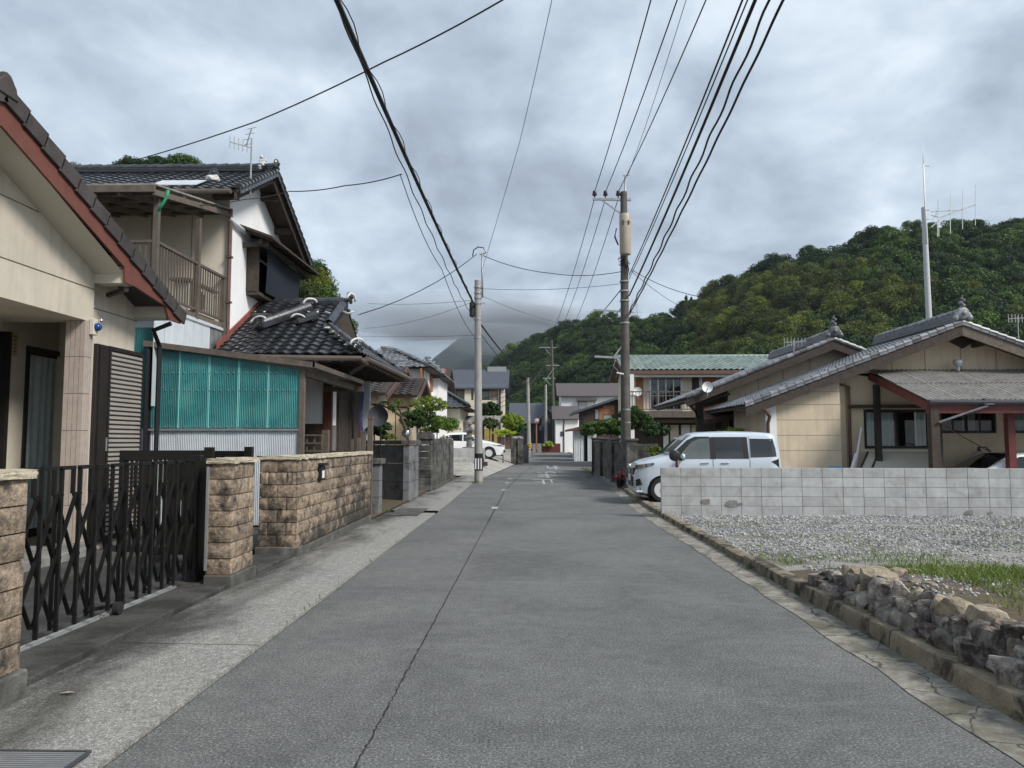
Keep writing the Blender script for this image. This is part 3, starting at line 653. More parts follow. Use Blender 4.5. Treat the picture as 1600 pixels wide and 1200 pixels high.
def scatter(name, label, pts, protos, cat='forest', parent=None):
    "one object: instances of crown shapes on points (x, y, z, scale, rotation)"
    me = bpy.data.meshes.new(name); me.vertices.add(len(pts)); a = np.array(pts, np.float32)
    me.vertices.foreach_set('co', a[:,:3].ravel())
    for nm, col in (('size', 3), ('turn', 4)):
        at = me.attributes.new(nm, 'FLOAT', 'POINT'); at.data.foreach_set('value', a[:,col].copy())
    o = link(name, me, parent); ng = bpy.data.node_groups.new(name, 'GeometryNodeTree')
    ng.interface.new_socket('Geometry', in_out='INPUT', socket_type='NodeSocketGeometry'); ng.interface.new_socket('Geometry', in_out='OUTPUT', socket_type='NodeSocketGeometry')
    gi = ng.nodes.new('NodeGroupInput'); go = ng.nodes.new('NodeGroupOutput'); ip = ng.nodes.new('GeometryNodeInstanceOnPoints')
    j = ng.nodes.new('GeometryNodeGeometryToInstance')
    for pr in reversed(protos):
        oi = ng.nodes.new('GeometryNodeObjectInfo'); oi.inputs['Object'].default_value = pr; ng.links.new(oi.outputs['Geometry'], j.inputs[0])
    ip.inputs['Pick Instance'].default_value = True
    ng.links.new(gi.outputs[0], ip.inputs['Points']); ng.links.new(j.outputs[0], ip.inputs['Instance'])
    s_ = ng.nodes.new('GeometryNodeInputNamedAttribute'); s_.data_type = 'FLOAT'; s_.inputs['Name'].default_value = 'size'
    r_ = ng.nodes.new('GeometryNodeInputNamedAttribute'); r_.data_type = 'FLOAT'; r_.inputs['Name'].default_value = 'turn'
    cb = ng.nodes.new('ShaderNodeCombineXYZ'); ng.links.new(r_.outputs[0], cb.inputs[2])
    ng.links.new(cb.outputs[0], ip.inputs['Rotation']); ng.links.new(s_.outputs[0], ip.inputs['Scale']); ng.links.new(ip.outputs[0], go.inputs[0])
    md = o.modifiers.new('scatter', 'NODES'); md.node_group = ng
    return tag(o, label, cat, kind='stuff')
rg = random.Random(21); bl, bb, cf = [], [], []
for i in range(3800):
    u = rg.random()**1.25*.62; v = rg.random()**1.05*1.08; px = 640+u*2560
    if px > 1900: continue
    p = hill_pt(u, v); D = p.y
    q = mnoise.noise(Vector((p.x*.014, p.y*.012, 9)))+.45*mnoise.noise(Vector((p.x*.05, p.y*.05, 3)))
    bam = q > .06 and px > 1080 or (px > 1500 and q > -.1)
    s = rg.uniform(2.5, 5.4)*(1.0 if D < 330 else 1.3)
    if bam: bb.append((p.x, p.y, p.z+rg.uniform(.5,3.5), rg.uniform(2.4,4.2), rg.random()*6.28))
    else: bl.append((p.x, p.y, p.z+rg.uniform(-.6,3.2), s, rg.random()*6.28))
for px, py, D in ((922,503,312),(932,497,310),(943,500,311),(915,512,308),(1072,476,270),(1080,474,272),(905,515,309)):
    p = P(px, py, y=D); cf.append((p.x, p.y, p.z-8, 4.6+rg.random(), 1))
scatter('forest', 'dark green broadleaf forest covering the hill behind the tiled houses', bl, forest_protos)
scatter('bamboo_grove', 'yellow green bamboo growing in swathes on the upper hill', bb, bamboos, 'bamboo')
scatter('conifer_stand', 'small group of pointed dark conifers on the low part of the ridge', cf, conifers)
# wooded slope behind the two-storey house
def lhill(u, v):
    sl = [(-60,215),(105,262),(180,258),(230,246),(262,236),(300,250),(380,330),(440,398),(470,405),(500,428),(518,470),(535,520),(560,600)]
    px = -60+620*u; r = P(px, interp(sl, px)+16, y=62-6*u); f = P(px, 640, y=44)
    q = f.lerp(r, min(v, 1)) if v <= 1 else r+Vector((-10*(v-1), 40*(v-1), -6*(v-1)))
    return q
mb = MB(); mb.grid(lambda u, v: lhill(u, v*1.3), 30, 16); structure(mb.build('hillside', m_hill, fix=False, smooth=1))
pl, pb = [], []
for i in range(520):
    u = rg.random(); v = rg.random()*1.05; p = lhill(u, v); px = -60+620*u; s = rg.uniform(.9,1.7)
    (pb if 440 < px < 520 and rg.random() < .35 else pl).append((p.x, p.y, p.z+.2, s, rg.random()*6.28))
scatter('hillside_wood', 'green trees on the slope behind the white two-storey house', pl, forest_protos, 'trees')
scatter('hillside_bamboo', 'bright yellow green foliage showing under the eaves of the white house', pb, bamboos, 'trees')
# distant mountain with its head in cloud
def mt(u, v):
    sl = [(500,640),(600,622),(660,578),(680,560),(700,545),(730,520),(760,500),(800,492),(850,500),(950,560),(1100,640)]
    px = 500+600*u; D = 1900; r = P(px, interp(sl, px), y=D); f = P(px, 688, y=1300)
    q = f.lerp(r, v); q.z = f.z+(r.z-f.z)*v**.9+14*mnoise.noise(Vector((q.x*.006, q.y*.006, 0)))*v
    return q
mb = MB(); mb.grid(mt, 60, 24); structure(mb.build('mountain', M_('far_forest', (.017,.027,.023), .95, .3, .01, bump=0), fix=False, smooth=1))
def volmat(name, dens, col=(1,1,1), aniso=.2):
    m = bpy.data.materials.new(name); m.use_nodes = True; t = m.node_tree; t.nodes.clear()
    o = t.nodes.new('ShaderNodeOutputMaterial'); v = t.nodes.new('ShaderNodeVolumePrincipled')
    v.inputs['Density'].default_value = dens; v.inputs['Color'].default_value = (*col, 1); v.inputs['Anisotropy'].default_value = aniso
    t.links.new(v.outputs[0], o.inputs['Volume']); return m
# ================================================================== split-faced block walls and gate pillars
def rough_block(w, h, d, seed, nx=7, nz=3):
    mb = MB(); e = .004
    def f(u, v):
        ed = min(u, 1-u, v, 1-v); k = 0 if ed < .01 else 1
        return (w*(u-.5)+(0 if k == 0 else random.uniform(-.012,.012)), -.012-k*(.006+.020*(mnoise.noise(Vector((u*3.3+seed*5, v*2.4, seed)))+.55))*1.0 if k else -.012, h*(v-.5)+(0 if k == 0 else random.uniform(-.006,.006)))
    mb.grid(f, nx, nz); k = len(mb.v)
    fr = [mb.v[j*(nx+1)+i] for j, i in [(0,i) for i in range(nx+1)]+[(j,nx) for j in range(1,nz+1)]+[(nz,i) for i in range(nx-1,-1,-1)]+[(j,0) for j in range(nz-1,0,-1)]]
    bk = [(x, d, z) for x, y, z in fr]; o = len(mb.v); n = len(fr)
    idx = [j*(nx+1)+i for j, i in [(0,i) for i in range(nx+1)]+[(j,nx) for j in range(1,nz+1)]+[(nz,i) for i in range(nx-1,-1,-1)]+[(j,0) for j in range(nz-1,0,-1)]]
    mb.v += bk; mb.f += [(idx[i], o+i, o+(i+1) % n, idx[(i+1) % n]) for i in range(n)]
    return mb.mesh('brick', m_split, fix=False, smooth=35)
RB = {}
def rb(w, h, d):
    k = (round(w,3), round(h,3), d)
    if k not in RB: RB[k] = [rough_block(w, h, d, s+w*7) for s in range(5)]
    return random.choice(RB[k])
def split_face(parent, O, U, Nn, L_, z0, n, ch, bw, depth, offs=True):
    "courses of split-faced blocks on a face from O along U"
    U = Vector(U); Nn = Vector(Nn)
    for j in range(n):
        x = 0; first = True
        while x < L_-.01:
            w = bw if not (first and offs and j % 2) else bw/2; first = False
            w = min(w, L_-x)
            if L_-(x+w) < bw*.3: w = L_-x
            c = Vector(O)+U*(x+w/2)+Vector((0,0,z0+ch*(j+.5)))-Nn*.0
            M = Matrix(((U.x,-Nn.x,0,c.x),(U.y,-Nn.y,0,c.y),(0,0,1,c.z),(0,0,0,1)))
            link('brick', rb(w-.008, ch-.010, depth), parent, M)
            x += w
def coping(parent, a, b, z, name='coping_stone', step=.42):
    "row of rough coping stones over the rectangle a-b"
    (x0, y0), (x1, y1) = a, b; alongy = abs(y1-y0) > abs(x1-x0); L_ = (y1-y0) if alongy else (x1-x0); k = max(1, round(L_/step))
    for i in range(k):
        mb = MB(); q0 = (y0 if alongy else x0)+L_*i/k+.002; q1 = (y0 if alongy else x0)+L_*(i+1)/k-.002
        lo = (x0, q0, z) if alongy else (q0, y0, z); hi = (x1, q1, z+.055) if alongy else (q1, y1, z+.055)
        def f(u, v): 
            t = 2*math.pi*u; 
            return (0,0,0)
        bm = bmesh.new(); bmesh.ops.create_cube(bm, size=1)
        bmesh.ops.subdivide_edges(bm, edges=bm.edges, cuts=3, use_grid_fill=True)
        for v in bm.verts:
            j = Vector((mnoise.noise(v.co*7+Vector((i*3,0,z))), mnoise.noise(v.co*7+Vector((0,i*3,z))), mnoise.noise(v.co*6+Vector((5,i*3,z)))))
            for q in range(3): v.co[q] = lo[q]+(hi[q]-lo[q])*(v.co[q]+.5)+j[q]*.012
        me = bpy.data.meshes.new(name); bm.to_mesh(me); bm.free(); me.materials.append(m_splitcap); link(name, me, parent)
def pillar(name, label, x0, x1, y0, y1, base=.16, top=1.33, n=7, bw=.42, faces='SE'):
    t = thing(name, label, 'gate pillar', ((x0+x1)/2, (y0+y1)/2, 0))
    mb = MB(); mb.box((x0-.02,y0-.03,-.05),(x1+.035,y1+.03,base)); mb.build('footing', m_dconc, t, bevel=.012)
    mb = MB(); mb.box((x0+.03,y0+.03,base),(x1-.03,y1-.03,top)); mb.build('core', m_joint, t)
    ch = (top-base)/n
    split_face(t, (x1-.015, y0+.0, 0), (0,1,0), (1,0,0), y1-y0, base, n, ch, bw, .03)
    split_face(t, (x0, y0+.015, 0), (1,0,0), (0,-1,0), x1-x0, base, n, ch, max(.21, bw/2), .03, offs=False)
    coping(t, (x0-.02, y0-.035), (x1+.035, y1+.03), top)
    return t
pillar('gate_pillar', 'near split-stone gate pillar with grey concrete footing, beside the end of the sliding lattice gate', -3.50, -3.10, 2.6, 4.72, base=.19, top=1.345, n=7, bw=.62)
pillar('gate_pillar', 'narrow split-stone gate pillar between the lattice gate and the small black side gate', -3.46, -3.20, 8.26, 8.92, base=.15, top=1.335, n=7, bw=.34)
mb = MB(); mb.box((-3.475,8.235,.2),(-3.45,8.26,1.3)); tag(mb.build('latch_strip', m_alu), 'aluminium latch strip on the edge of the narrow stone gate pillar', 'latch')
# garden wall with post slot
gw = thing('garden_wall', 'long garden wall of tan split-faced blocks with black weathering and pale coping', 'wall', (-3.3,12.8,0))
mb = MB(); mb.box((-3.72,10.42,-.05),(-3.12,10.68,.15)); mb.box((-3.36,10.68,-.05),(-3.12,15.3,.13)); mb.build('footing', m_dconc, gw, bevel=.012)
mb = MB(); mb.box((-3.66,10.49,.12),(-3.22,10.62,1.32)); mb.box((-3.30,10.62,.12),(-3.20,15.2,1.32)); mb.build('core', m_joint, gw)
split_face(gw, (-3.17,10.45,0), (0,1,0), (1,0,0), 4.8, .14, 7, .169, .42, .03)
split_face(gw, (-3.68,10.46,0), (1,0,0), (0,-1,0), .50, .14, 7, .169, .25, .03)
coping(gw, (-3.36,10.68), (-3.12,15.3), 1.325); coping(gw, (-3.72,10.42), (-3.12,10.675), 1.325)
ib = thing('intercom', 'black intercom box with a small pale panel set in the split-stone wall', 'intercom', (-3.14,11.55,1.05))
mb = MB(); mb.box((-3.17,11.40,1.0),(-3.09,11.62,1.215)); mb.build('case', m_blkpl, ib, bevel=.008)
mb = MB(); mb.prism([(-3.17,11.38,1.215),(-3.17,11.64,1.215),(-3.17,11.64,1.25),(-3.17,11.38,1.25)], (.11,0,0)); mb.build('hood', m_blkpl, ib)
mb = MB(); mb.box((-3.09,11.44,1.03),(-3.086,11.56,1.14)); mb.build('panel', m_wht, ib)
# ------------------------------------------------------------------ sliding lattice gate
gt = thing('lattice_gate', 'black folding lattice gate half closed across the driveway behind the pillars', 'gate', (-3.66,6.9,.05))
gx0 = -3.66; ya, yb, npz = 4.95, 8.35, 14; stp = (yb-ya)/npz
for i in range(npz+1):
    y = ya+i*stp
    mb = MB(); mb.bar((gx0+.03,y,.12),(gx0+.03,y,1.18),.022,.028); mb.build('upright', m_blackmet, gt)
    if i < npz:
        mb = MB()
        y2 = y+stp*.62
        mb.bar((gx0+.03,y,1.18),(gx0+.03,y,1.36),.022,.03); mb.bar((gx0+.03,y2,1.16),(gx0+.03,y2,1.36),.022,.03); mb.bar((gx0+.03,y-.011,1.365),(gx0+.03,y2+.011,1.365),.034,.03)
        mb.build('top_loop', m_blackmet, gt)
        for z0, z1 in ((.2,.68),(.68,1.16)):
            mb = MB(); mb.bar((gx0+.004,y,z0),(gx0+.004,y+stp,z1),.012,.032,up=(1,0,0)); mb.build('crossbar', m_blackmet, gt)
            mb = MB(); mb.bar((gx0-.016,y+stp,z0),(gx0-.016,y,z1),.012,.032,up=(1,0,0)); mb.build('crossbar', m_blackmet, gt)
        for z in (.2,.68,1.16): mb = MB(); mb.lathe([(.009,-.03),(.009,.05)], (gx0,y,z), 6, 'X'); mb.build('rivet', m_blackmet, gt)
        if i % 2 == 0:
            mb = MB(); mb.bar((gx0-.04,y+.04,.12),(gx0-.04,y+.04,1.18),.020,.026); mb.build('upright', m_blackmet, gt)
            for z in (.16, 1.17): mb = MB(); mb.bar((gx0+.03,y,z),(gx0-.05,y+.05,z),.02); mb.build('hinge_link', m_blackmet, gt)
for y in (6.75,):
    mb = MB(); mb.bar((gx0-.14,y-.16,.13),(gx0+.03,y+.16,.13),.03); mb.bar((gx0+.01,y+.13,.08),(gx0+.01,y+.13,.24),.03); mb.build('caster_frame', m_blackmet, gt)
    mb = MB(); mb.lathe([(.02,-.03),(.055,-.025),(.055,.025),(.02,.03)], (gx0+.04,y+.05,.112), 14, 'X'); mb.build('caster', m_tyre, gt)
mb = MB(); mb.box((gx0-.06,8.36,.055),(gx0+.06,8.46,1.42)); mb.box((gx0-.05,8.47,.055),(gx0+.05,8.60,1.37)); mb.build('gate_post', m_blackmet, gt, bevel=.005)
mb = MB(); mb.box((-3.735,4.6,.056),(-3.675,6.62,.066)); mb.box((-3.735,6.66,.056),(-3.675,8.05,.066)); mb.box((-3.73,4.6,.066),(-3.725,8.05,.078)); mb.box((-3.685,4.6,.066),(-3.68,8.05,.078))
tag(mb.build('gate_rail', m_alu), 'aluminium floor rail of the lattice gate with a gap at the caster', 'rail')
# open louvred leaf behind
lf = thing('gate_leaf', 'black slatted gate leaf standing open in the yard behind the lattice gate', 'gate', (-4.6,9.6,.1))
mb = MB(); mb.bar((-5.15,9.6,1.40),(-3.98,9.6,1.40),.05,.12); mb.bar((-5.15,9.6,.22),(-3.98,9.6,.22),.05,.10); mb.bar((-5.12,9.6,.16),(-5.12,9.6,1.34),.05,.06); mb.bar((-4.02,9.6,.05),(-4.02,9.6,1.50),.09,.10); mb.build('frame', m_blackmet, lf)
for i in range(17):
    x = -5.06+i*.06; mb = MB(); mb.bar((x,9.6,.27),(x,9.6,1.34),.02,.03); mb.build('slat', m_blackmet, lf)
lf = thing('side_gate', 'small black solid side gate standing open between the stone pillar and the stone wall', 'gate', (-3.78,10.3,.05))
mb = MB(); mb.bar((-3.80,10.36,-.02),(-3.80,10.36,1.50),.10,.10); mb.build('gate_post', m_blackmet, lf)
mb = MB(); mb.bar((-4.95,10.44,1.40),(-3.85,10.40,1.40),.04,.09); mb.build('top_rail', m_blackmet, lf)
for i in range(9): mb = MB(); mb.bar((-4.9+i*.118,10.43,.12),(-4.9+i*.118,10.43,1.36),.105,.03); mb.build('board', m_blackmet, lf)
mb = MB(); mb.bar((-3.73,10.31,.95),(-3.73,10.25,.95),.03); mb.bar((-3.73,10.25,.90),(-3.73,10.25,1.0),.02,.02); mb.build('handle', m_galv, lf)
# ================================================================== house 1: cream house with brown roof
h1 = thing('house', 'cream house with brown tiled gable roof and red-brown verge boards, behind the lattice gate', 'house', (-8,7.5,0))
XW, XW2, XF = -5.42, -5.52, -5.02
RZ = P(5,150,x=XF); EV = P(283,502,x=XF)         # top of fascia at ridge and at eave
ry, rz, ey, ez = RZ.y, RZ.z, EV.y, EV.z
sl = (rz-ez)/(ey-ry)
zr = lambda y: rz-abs(y-ry)*sl                     # fascia top height
# roof slabs
for sg, y_e in ((1, ey), (-1, 2*ry-ey)):
    mb = MB(); mb.prism([(XF,ry,rz+.01),(XF,y_e,ez+.01),(XF,y_e,ez+.07),(XF,ry,rz+.07)], (-9,0,0)); mb.build('roof_deck', m_brtile, h1)
U_ = Vector((1,0,0)); V_ = Vector((0,-(ey-ry),(rz-ez))).normalized()
tile_roof(h1, (-12.4,ey+.05,ez+.075), U_, V_, 24, 12, .305, .345, m_brtile, 288, h=.03, th=.028)
tile_roof(h1, (-12.4,2*ry-ey-.05,ez+.075), U_, Vector((0,(ey-ry),(rz-ez))).normalized(), 24, 12, .305, .345, m_brtile, 0, h=.03, th=.028)
# verge tiles, stepped down the rake
Lr = math.hypot(ey-ry, rz-ez); nv = 13
for sg in (1,-1):
    for i in range(nv):
        s0, s1 = i/nv, (i+1.08)/nv
        a = Vector((XF+.0, ry+sg*(ey+.05-ry)*s1, rz+.05-(rz-ez)*s1-.01)); b_ = Vector((XF, ry+sg*(ey+.05-ry)*s0, rz+.05-(rz-ez)*s0-.01))
        mb = MB(); n_ = Vector((0,sg*sl,1)).normalized()
        mb.prism([a+n_*.115, b_+n_*.085, b_-n_*.10, a-n_*.075], (.035,0,0)); mb.prism([a+n_*.115, b_+n_*.085, b_+n_*.06, a+n_*.09], (-.24,0,0))
        mb.build('verge_tile', m_brtile, h1, bevel=.006)
ridge(h1, (XF+.03,ry,rz+.06), (-13,ry,rz+.06), m_brtile, w=.26, h=.06, step=.3, r=.085)
mb = MB(); mb.prism([(XF+.05,ry-.16,rz+.0),(XF+.05,ry+.16,rz+.0),(XF+.05,ry+.12,rz+.12),(XF+.05,ry+.05,rz+.19),(XF+.05,ry-.05,rz+.19),(XF+.05,ry-.12,rz+.12)], (-.25,0,0)); mb.build('ridge_end_tile', m_brtile, h1, bevel=.01)
# fascia (verge board) with the soffit behind, boxed returns at the foot
def zf(y): return rz-abs(y-ry)*sl-.02
fh = .27
B1a, B1b = P(148,444,x=XW).y, None
yb1 = P(148,440,x=XW).y; zb1 = P(150,443,x=XW).z; zt1 = P(150,417,x=XW).z
yb2 = P(211,470,x=XW2).y; zb2 = P(211,496,x=XW2).z; zt2 = P(211,476,x=XW2).z
mb = MB(); f0, f1 = XF-.03, XF
mb.prism([(f1,ry,zf(ry)),(f1,ey,zf(ey)),(f1,ey,zb2-.04),(f1,yb2-.02,zb2-.04),(f1,yb2-.12,zb2+.13),(f1,yb1+.2,zb1),(f1,yb1-.02,zb1),(f1,yb1-.05,zt1-.02),(f1,ry,zf(ry)-fh)], (-.03,0,0))
mb.prism([(f1,ry,zf(ry)),(f1,2*ry-ey,zf(ey)),(f1,2*ry-ey,zf(ey)-fh),(f1,ry,zf(ry)-fh)], (-.03,0,0))
mb.build('verge_board', m_fascia, h1)
mb = MB()
for sg in (1,-1):
    yy_ = yb1 if sg > 0 else 2*ry-ey
    mb.quad((XF-.03,ry,zf(ry)-fh+.03),(XF-.03,yy_,zf(yy_)-fh+.03),(XW,yy_,zf(yy_)-fh+.03),(XW,ry,zf(ry)-fh+.03))
mb.quad((XF-.03,yb1,zt1+.14),(XF-.03,yb2+.02,zt2+.10),(XW2,yb2+.02,zt2+.10),(XW2,yb1,zt1+.14))
mb.build('soffit', m_soffit, h1, fix=False)
mb = MB(); mb.box((XW-.02,yb1-.005,zb1),(XF-.032,yb1+.22,zt1)); mb.build('boxed_return', m_soffit, h1)
mb = MB(); mb.box((XW2-.02,yb2-.005,zb2),(XF-.032,ey-.05,zt2+.04)); mb.box((XW2-6,yb2+.12,zb2),(XW2-.02,ey-.05,zt2+.0)); mb.build('boxed_return', m_soffit, h1)
# front gable wall above the porch opening
zp = P(133,500,x=XW).z
mb = MB(); n = 12; ya_, yb_ = 1.5, yb1
mb.grid(lambda u, v: (lambda y: (XW, y, zp+(min(zf(y)-fh+.05, 9)-zp)*v))(ya_+(yb_-ya_)*u), 14, 1)
mb.quad((XW,yb1,zp),(XW,yb1,zt1+.3),(XW2-.1,yb1,zt1+.3),(XW2-.1,yb1,zp))
mb.quad((XW,ya_,zp),(XW,yb1,zp),(XW-1.4,yb1,zp),(XW-1.4,ya_,zp)); mb.quad((XW-.2,ya_,zp),(XW-.2,yb1-.3,zp),(XW-.2,yb1-.3,zp+.4),(XW-.2,ya_,zp+.4))
mb.build('wall', m_cream, h1, fix=False)
for (pa, pb) in (((0,306),(0,306)),):
    pass
for py in (303, 401):
    z = P(0,py,x=XW).z; mb = MB(); yend = min(yb1, ry+(rz-fh-z)/sl)
    mb.box((XW+.001,1.5,z-.005),(XW+.005,yend-.01,z+.005)); mb.build('wall_seam', m_gwood, h1)
mb = MB(); mb.box((XW-.3,yb1-.003,2.2),(XW+.006,yb1+.001,zt1)); 
# set-back wall with the shuttered window
zt = zt2+.3
yw0 = yb1+.0; ys0 = P(150,540,x=XW2).y; ys1 = P(222,560,x=XW2).y
zs1 = P(170,543,x=XW2).z; 
wl = wall_open(h1, (XW2,yb1-.02,.2), (0,1,0), (1,0,0), yb2+.02-yb1, zt-.2, [], m_cream, 'wall')
mb = MB(); 
for py in (484,): 
    z = P(155,py,x=XW2).z; mb.box((XW2+.001,yb1,z-.005),(XW2+.005,yb2+.07,z+.005))
mb.build('wall_seam', m_gwood, h1)
mb = MB(); mb.box((XW2-7,yb2+.0,.1),(XW2-.004,yb2+.03,zt)); mb.build('wall', m_cream, h1)
# porch ceiling beam, back wall, door, sash window
yq0, yq1 = 4.5, P(104,600,x=XW-1.15).y
XB = XW-1.15
wall_open(h1, (XB,1.0,.2), (0,1,0), (1,0,0), yb2-1.0, 3.1, [(P(-60,600,x=XB).y-1, P(12,600,x=XB).y-1, .1, 2.75),(P(38,600,x=XB).y-1, P(103,600,x=XB).y-1, .12, 2.62)], m_cream, 'wall', hs=(.9,1.55,2.2,2.62))
ww = P(103,600,x=XB).y-P(38,600,x=XB).y
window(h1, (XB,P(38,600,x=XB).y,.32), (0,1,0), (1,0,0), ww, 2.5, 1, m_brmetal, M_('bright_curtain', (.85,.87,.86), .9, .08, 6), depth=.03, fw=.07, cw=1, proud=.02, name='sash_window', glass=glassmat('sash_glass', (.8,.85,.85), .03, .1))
d0, d1 = P(-60,600,x=XB).y, P(12,600,x=XB).y
mb = MB(); mb.box((XB-.1,d0,.3),(XB-.05,d1,2.95)); dr = mb.build('door', m_brmetal, h1)
for i in range(5):
    mb = MB(); yy_ = d0+(d1-d0)*(i+.5)/5; mb.box((XB-.05,yy_-.07,1.75),(XB-.035,yy_+.07,2.8)); mb.build('door_panel', m_blkpl, dr)
mb = MB(); mb.box((XB-.05,d1-.07,.3),(XB+.03,d1,2.95)); mb.build('door_frame', m_brmetal, h1)
mb = MB(); mb.lathe([(.0,0),(.035,0),(.03,.05),(0,.06)], (XB-.05,d1-.16,1.86), 10, 'X'); mb.build('door_knob', m_alu, dr)
np_ = P(22,538,x=XB+.02); pl_ = thing('nameplate', 'small vertical wooden nameplate with carved characters beside the front door', 'nameplate', np_)
mb = MB(); mb.box((XB+.002,np_.y-.055,np_.z-.15),(XB+.03,np_.y+.055,np_.z+.15)); mb.build('plate', M_('pale_wood', (.42,.33,.20), .7, .1, 10), pl_)
mb = MB()
for k, z in enumerate((.10,.05,.0,-.05,-.09)):
    mb.box((XB+.031,np_.y-.022,np_.z+z-.004),(XB+.033,np_.y+.022,np_.z+z+.004)); mb.box((XB+.031,np_.y-.003+.012*(k%2),np_.z+z-.016),(XB+.033,np_.y+.003+.012*(k%2),np_.z+z+.016))
mb.build('carved_character', m_blkpl, pl_)
# porch post clad with vertical tiles
pz0 = .36; Y0 = P(130,600,x=XW+.01).y; X0, X1 = P(99,600,y=Y0).x, XW+.01; Y1 = yb1-.005
pp = MB(); pp.box((X0+.012,Y0+.012,pz0),(X1-.012,Y1-.004,zp)); pc = pp.build('porch_post', m_joint, h1)
hh = (zp-pz0)/6
for j in range(6):
    for i in range(4):
        w_ = (Y1-Y0)/4; mb = MB(); mb.box((X1-.012,Y0+w_*i+.003,pz0+hh*j+.003),(X1,Y0+w_*(i+1)-.003,pz0+hh*(j+1)-.003)); mb.build('wall_tile', m_ptile, pc)
        w_ = (X1-X0)/4; mb = MB(); mb.box((X0+w_*i+.003,Y0,pz0+hh*j+.003),(X0+w_*(i+1)-.003,Y0+.012,pz0+hh*(j+1)-.003)); mb.build('wall_tile', m_ptile, pc)
mb = MB(); mb.box((X0-.04,Y0-.05,.1),(X1+.05,Y1+.04,pz0)); mb.build('post_base', m_conc, h1, bevel=.01)
mb = MB(); mb.box((XB-.1,1.0,.19),(XW+.1,yb1+.05,.30)); mb.build('porch_step', m_conc, h1, bevel=.01)
# blue lamp box on the post
lp = thing('siren_box', 'small beige wall box with a blue dome lamp on the porch post', 'alarm light', (XW,yb1-.05,P(148,512,x=XW).z))
z = P(150,512,x=XW).z
mb = MB(); mb.box((XW+.012,yb1-.10,z-.11),(XW+.07,yb1+.0,z+.09)); mb.build('case', m_soffit, lp, bevel=.006)
mb = MB(); mb.lathe([(.05,.0),(.048,.035),(.025,.06),(0,.065)], (XW+.07,yb1-.045,z-.01), 14, 'X'); mb.build('blue_dome', M_('blue_lens', (.01,.06,.25), .2, .1), lp, smooth=1)
mb = MB(); blob(mb, (XW+.10,yb1-.0,z+.08), .03, 2, .0, 2); mb.build('bulb', m_chrome, lp, smooth=1)
# shutter
SY0, SY1 = P(150,600,x=XW2+.05).y, P(221,600,x=XW2+.05).y; SZ1 = P(172,541,x=XW2+.05).z
mb = MB(); mb.box((XW2,SY0,.3),(XW2+.05,SY1,SZ1)); mb.build('shutter_frame', m_brmetal, h1, bevel=.004)
mid = P(168,600,x=XW2+.05).y
sh = thing_ = None
mb = MB(); mb.box((XW2+.05,mid,.32),(XW2+.07,mid+.04,SZ1)); mb.box((XW2+.05,SY1-.04,.32),(XW2+.07,SY1,SZ1)); mb.box((XW2+.05,mid+.04,SZ1-.05),(XW2+.07,SY1-.04,SZ1)); so = mb.build('shutter', m_brmetal, h1)
ns = 40
for i in range(ns):
    z0_ = .36+(SZ1-.42)*i/ns; z1_ = .36+(SZ1-.42)*(i+.8)/ns
    mb = MB(); mb.prism([(XW2+.052,0,z0_),(XW2+.078,0,z0_+.012),(XW2+.066,0,z1_),(XW2+.052,0,z1_)], (0,SY1-mid-.08,0)); mb.v = [(a, b_+mid+.04, c_) for a, b_, c_ in mb.v]; mb.build('louvre', m_shut, so)
for i in range(4):
    mb = MB(); yy_ = SY0+.05+(mid-SY0-.06)*i/4; mb.box((XW2+.05,yy_,.32),(XW2+.064,yy_+.05,SZ1-.03)); mb.build('shutter_rib', m_brmetal, h1)
mb = MB(); mb.box((XW2+.07,mid-.03,1.45),(XW2+.08,mid-.005,1.62)); mb.build('handle', m_alu, h1)
# rain pipes under the returns
mb = MB(); mb.tube([(XW+.35,yb1+.1,zb1-.06),(XW+.02,yb1+.28,zb1-.10)], .035, 8); mb.build('rain_pipe', m_brmetal, h1, smooth=40)
mb = MB(); a = Vector((XF-.1,ey-.1,zb2-.05)); mb.tube([a,a+Vector((-.25,.0,-.10)),a+Vector((-.25,.2,-.3)),(a.x-.25,a.y+.2,.1)], .035, 8); mb.build('rain_pipe', m_blkpl, h1, smooth=40)
# ================================================================== house 2: lean-to, two-storey house, tiled entrance wing
YT = 13.6; xa = P(235,600,y=YT).x; xb = P(468,600,y=YT).x
ztl = P(238,541,y=YT).z; ztr = P(468,577,y=YT).z; zmid = P(350,669,y=YT).z
ln = thing('lean_to', 'lean-to shed clad with teal corrugated plastic above white corrugated tin', 'shed', ((xa+xb)/2,YT,0))
npn = 5; wl = (xb-xa)/npn
for i in range(npn):
    x0, x1 = xa+wl*i-(.03 if i else 0), xa+wl*(i+1); k = int((x1-x0)/.032*5); yo = -.006*(i % 2)
    zt_ = lambda x: ztl+(ztr-ztl)*(x-xa)/(xb-xa)
    mb = MB(); mb.grid(lambda u, v: (x0+(x1-x0)*u, YT+yo+.008*math.sin((x0+(x1-x0)*u)/.032*6.283), zmid+(zt_(x0+(x1-x0)*u)-zmid)*v), k, 1)
    mb.build('teal_sheet', m_teal, ln, fix=False, smooth=1)
    mb = MB(); mb.grid(lambda u, v: (x0+(x1-x0)*u, YT+.02+yo+.007*math.sin((x0+(x1-x0)*u)/.032*6.283), .1+(zmid-.02-.1)*v), k, 1)
    mb.build('tin_sheet', m_tin, ln, fix=False, smooth=1)
mb = MB(); mb.box((xa,YT-.03,zmid-.045),(xb,YT+.012,zmid-.01)); mb.build('drip_rail', m_galv, ln)
mb = MB()
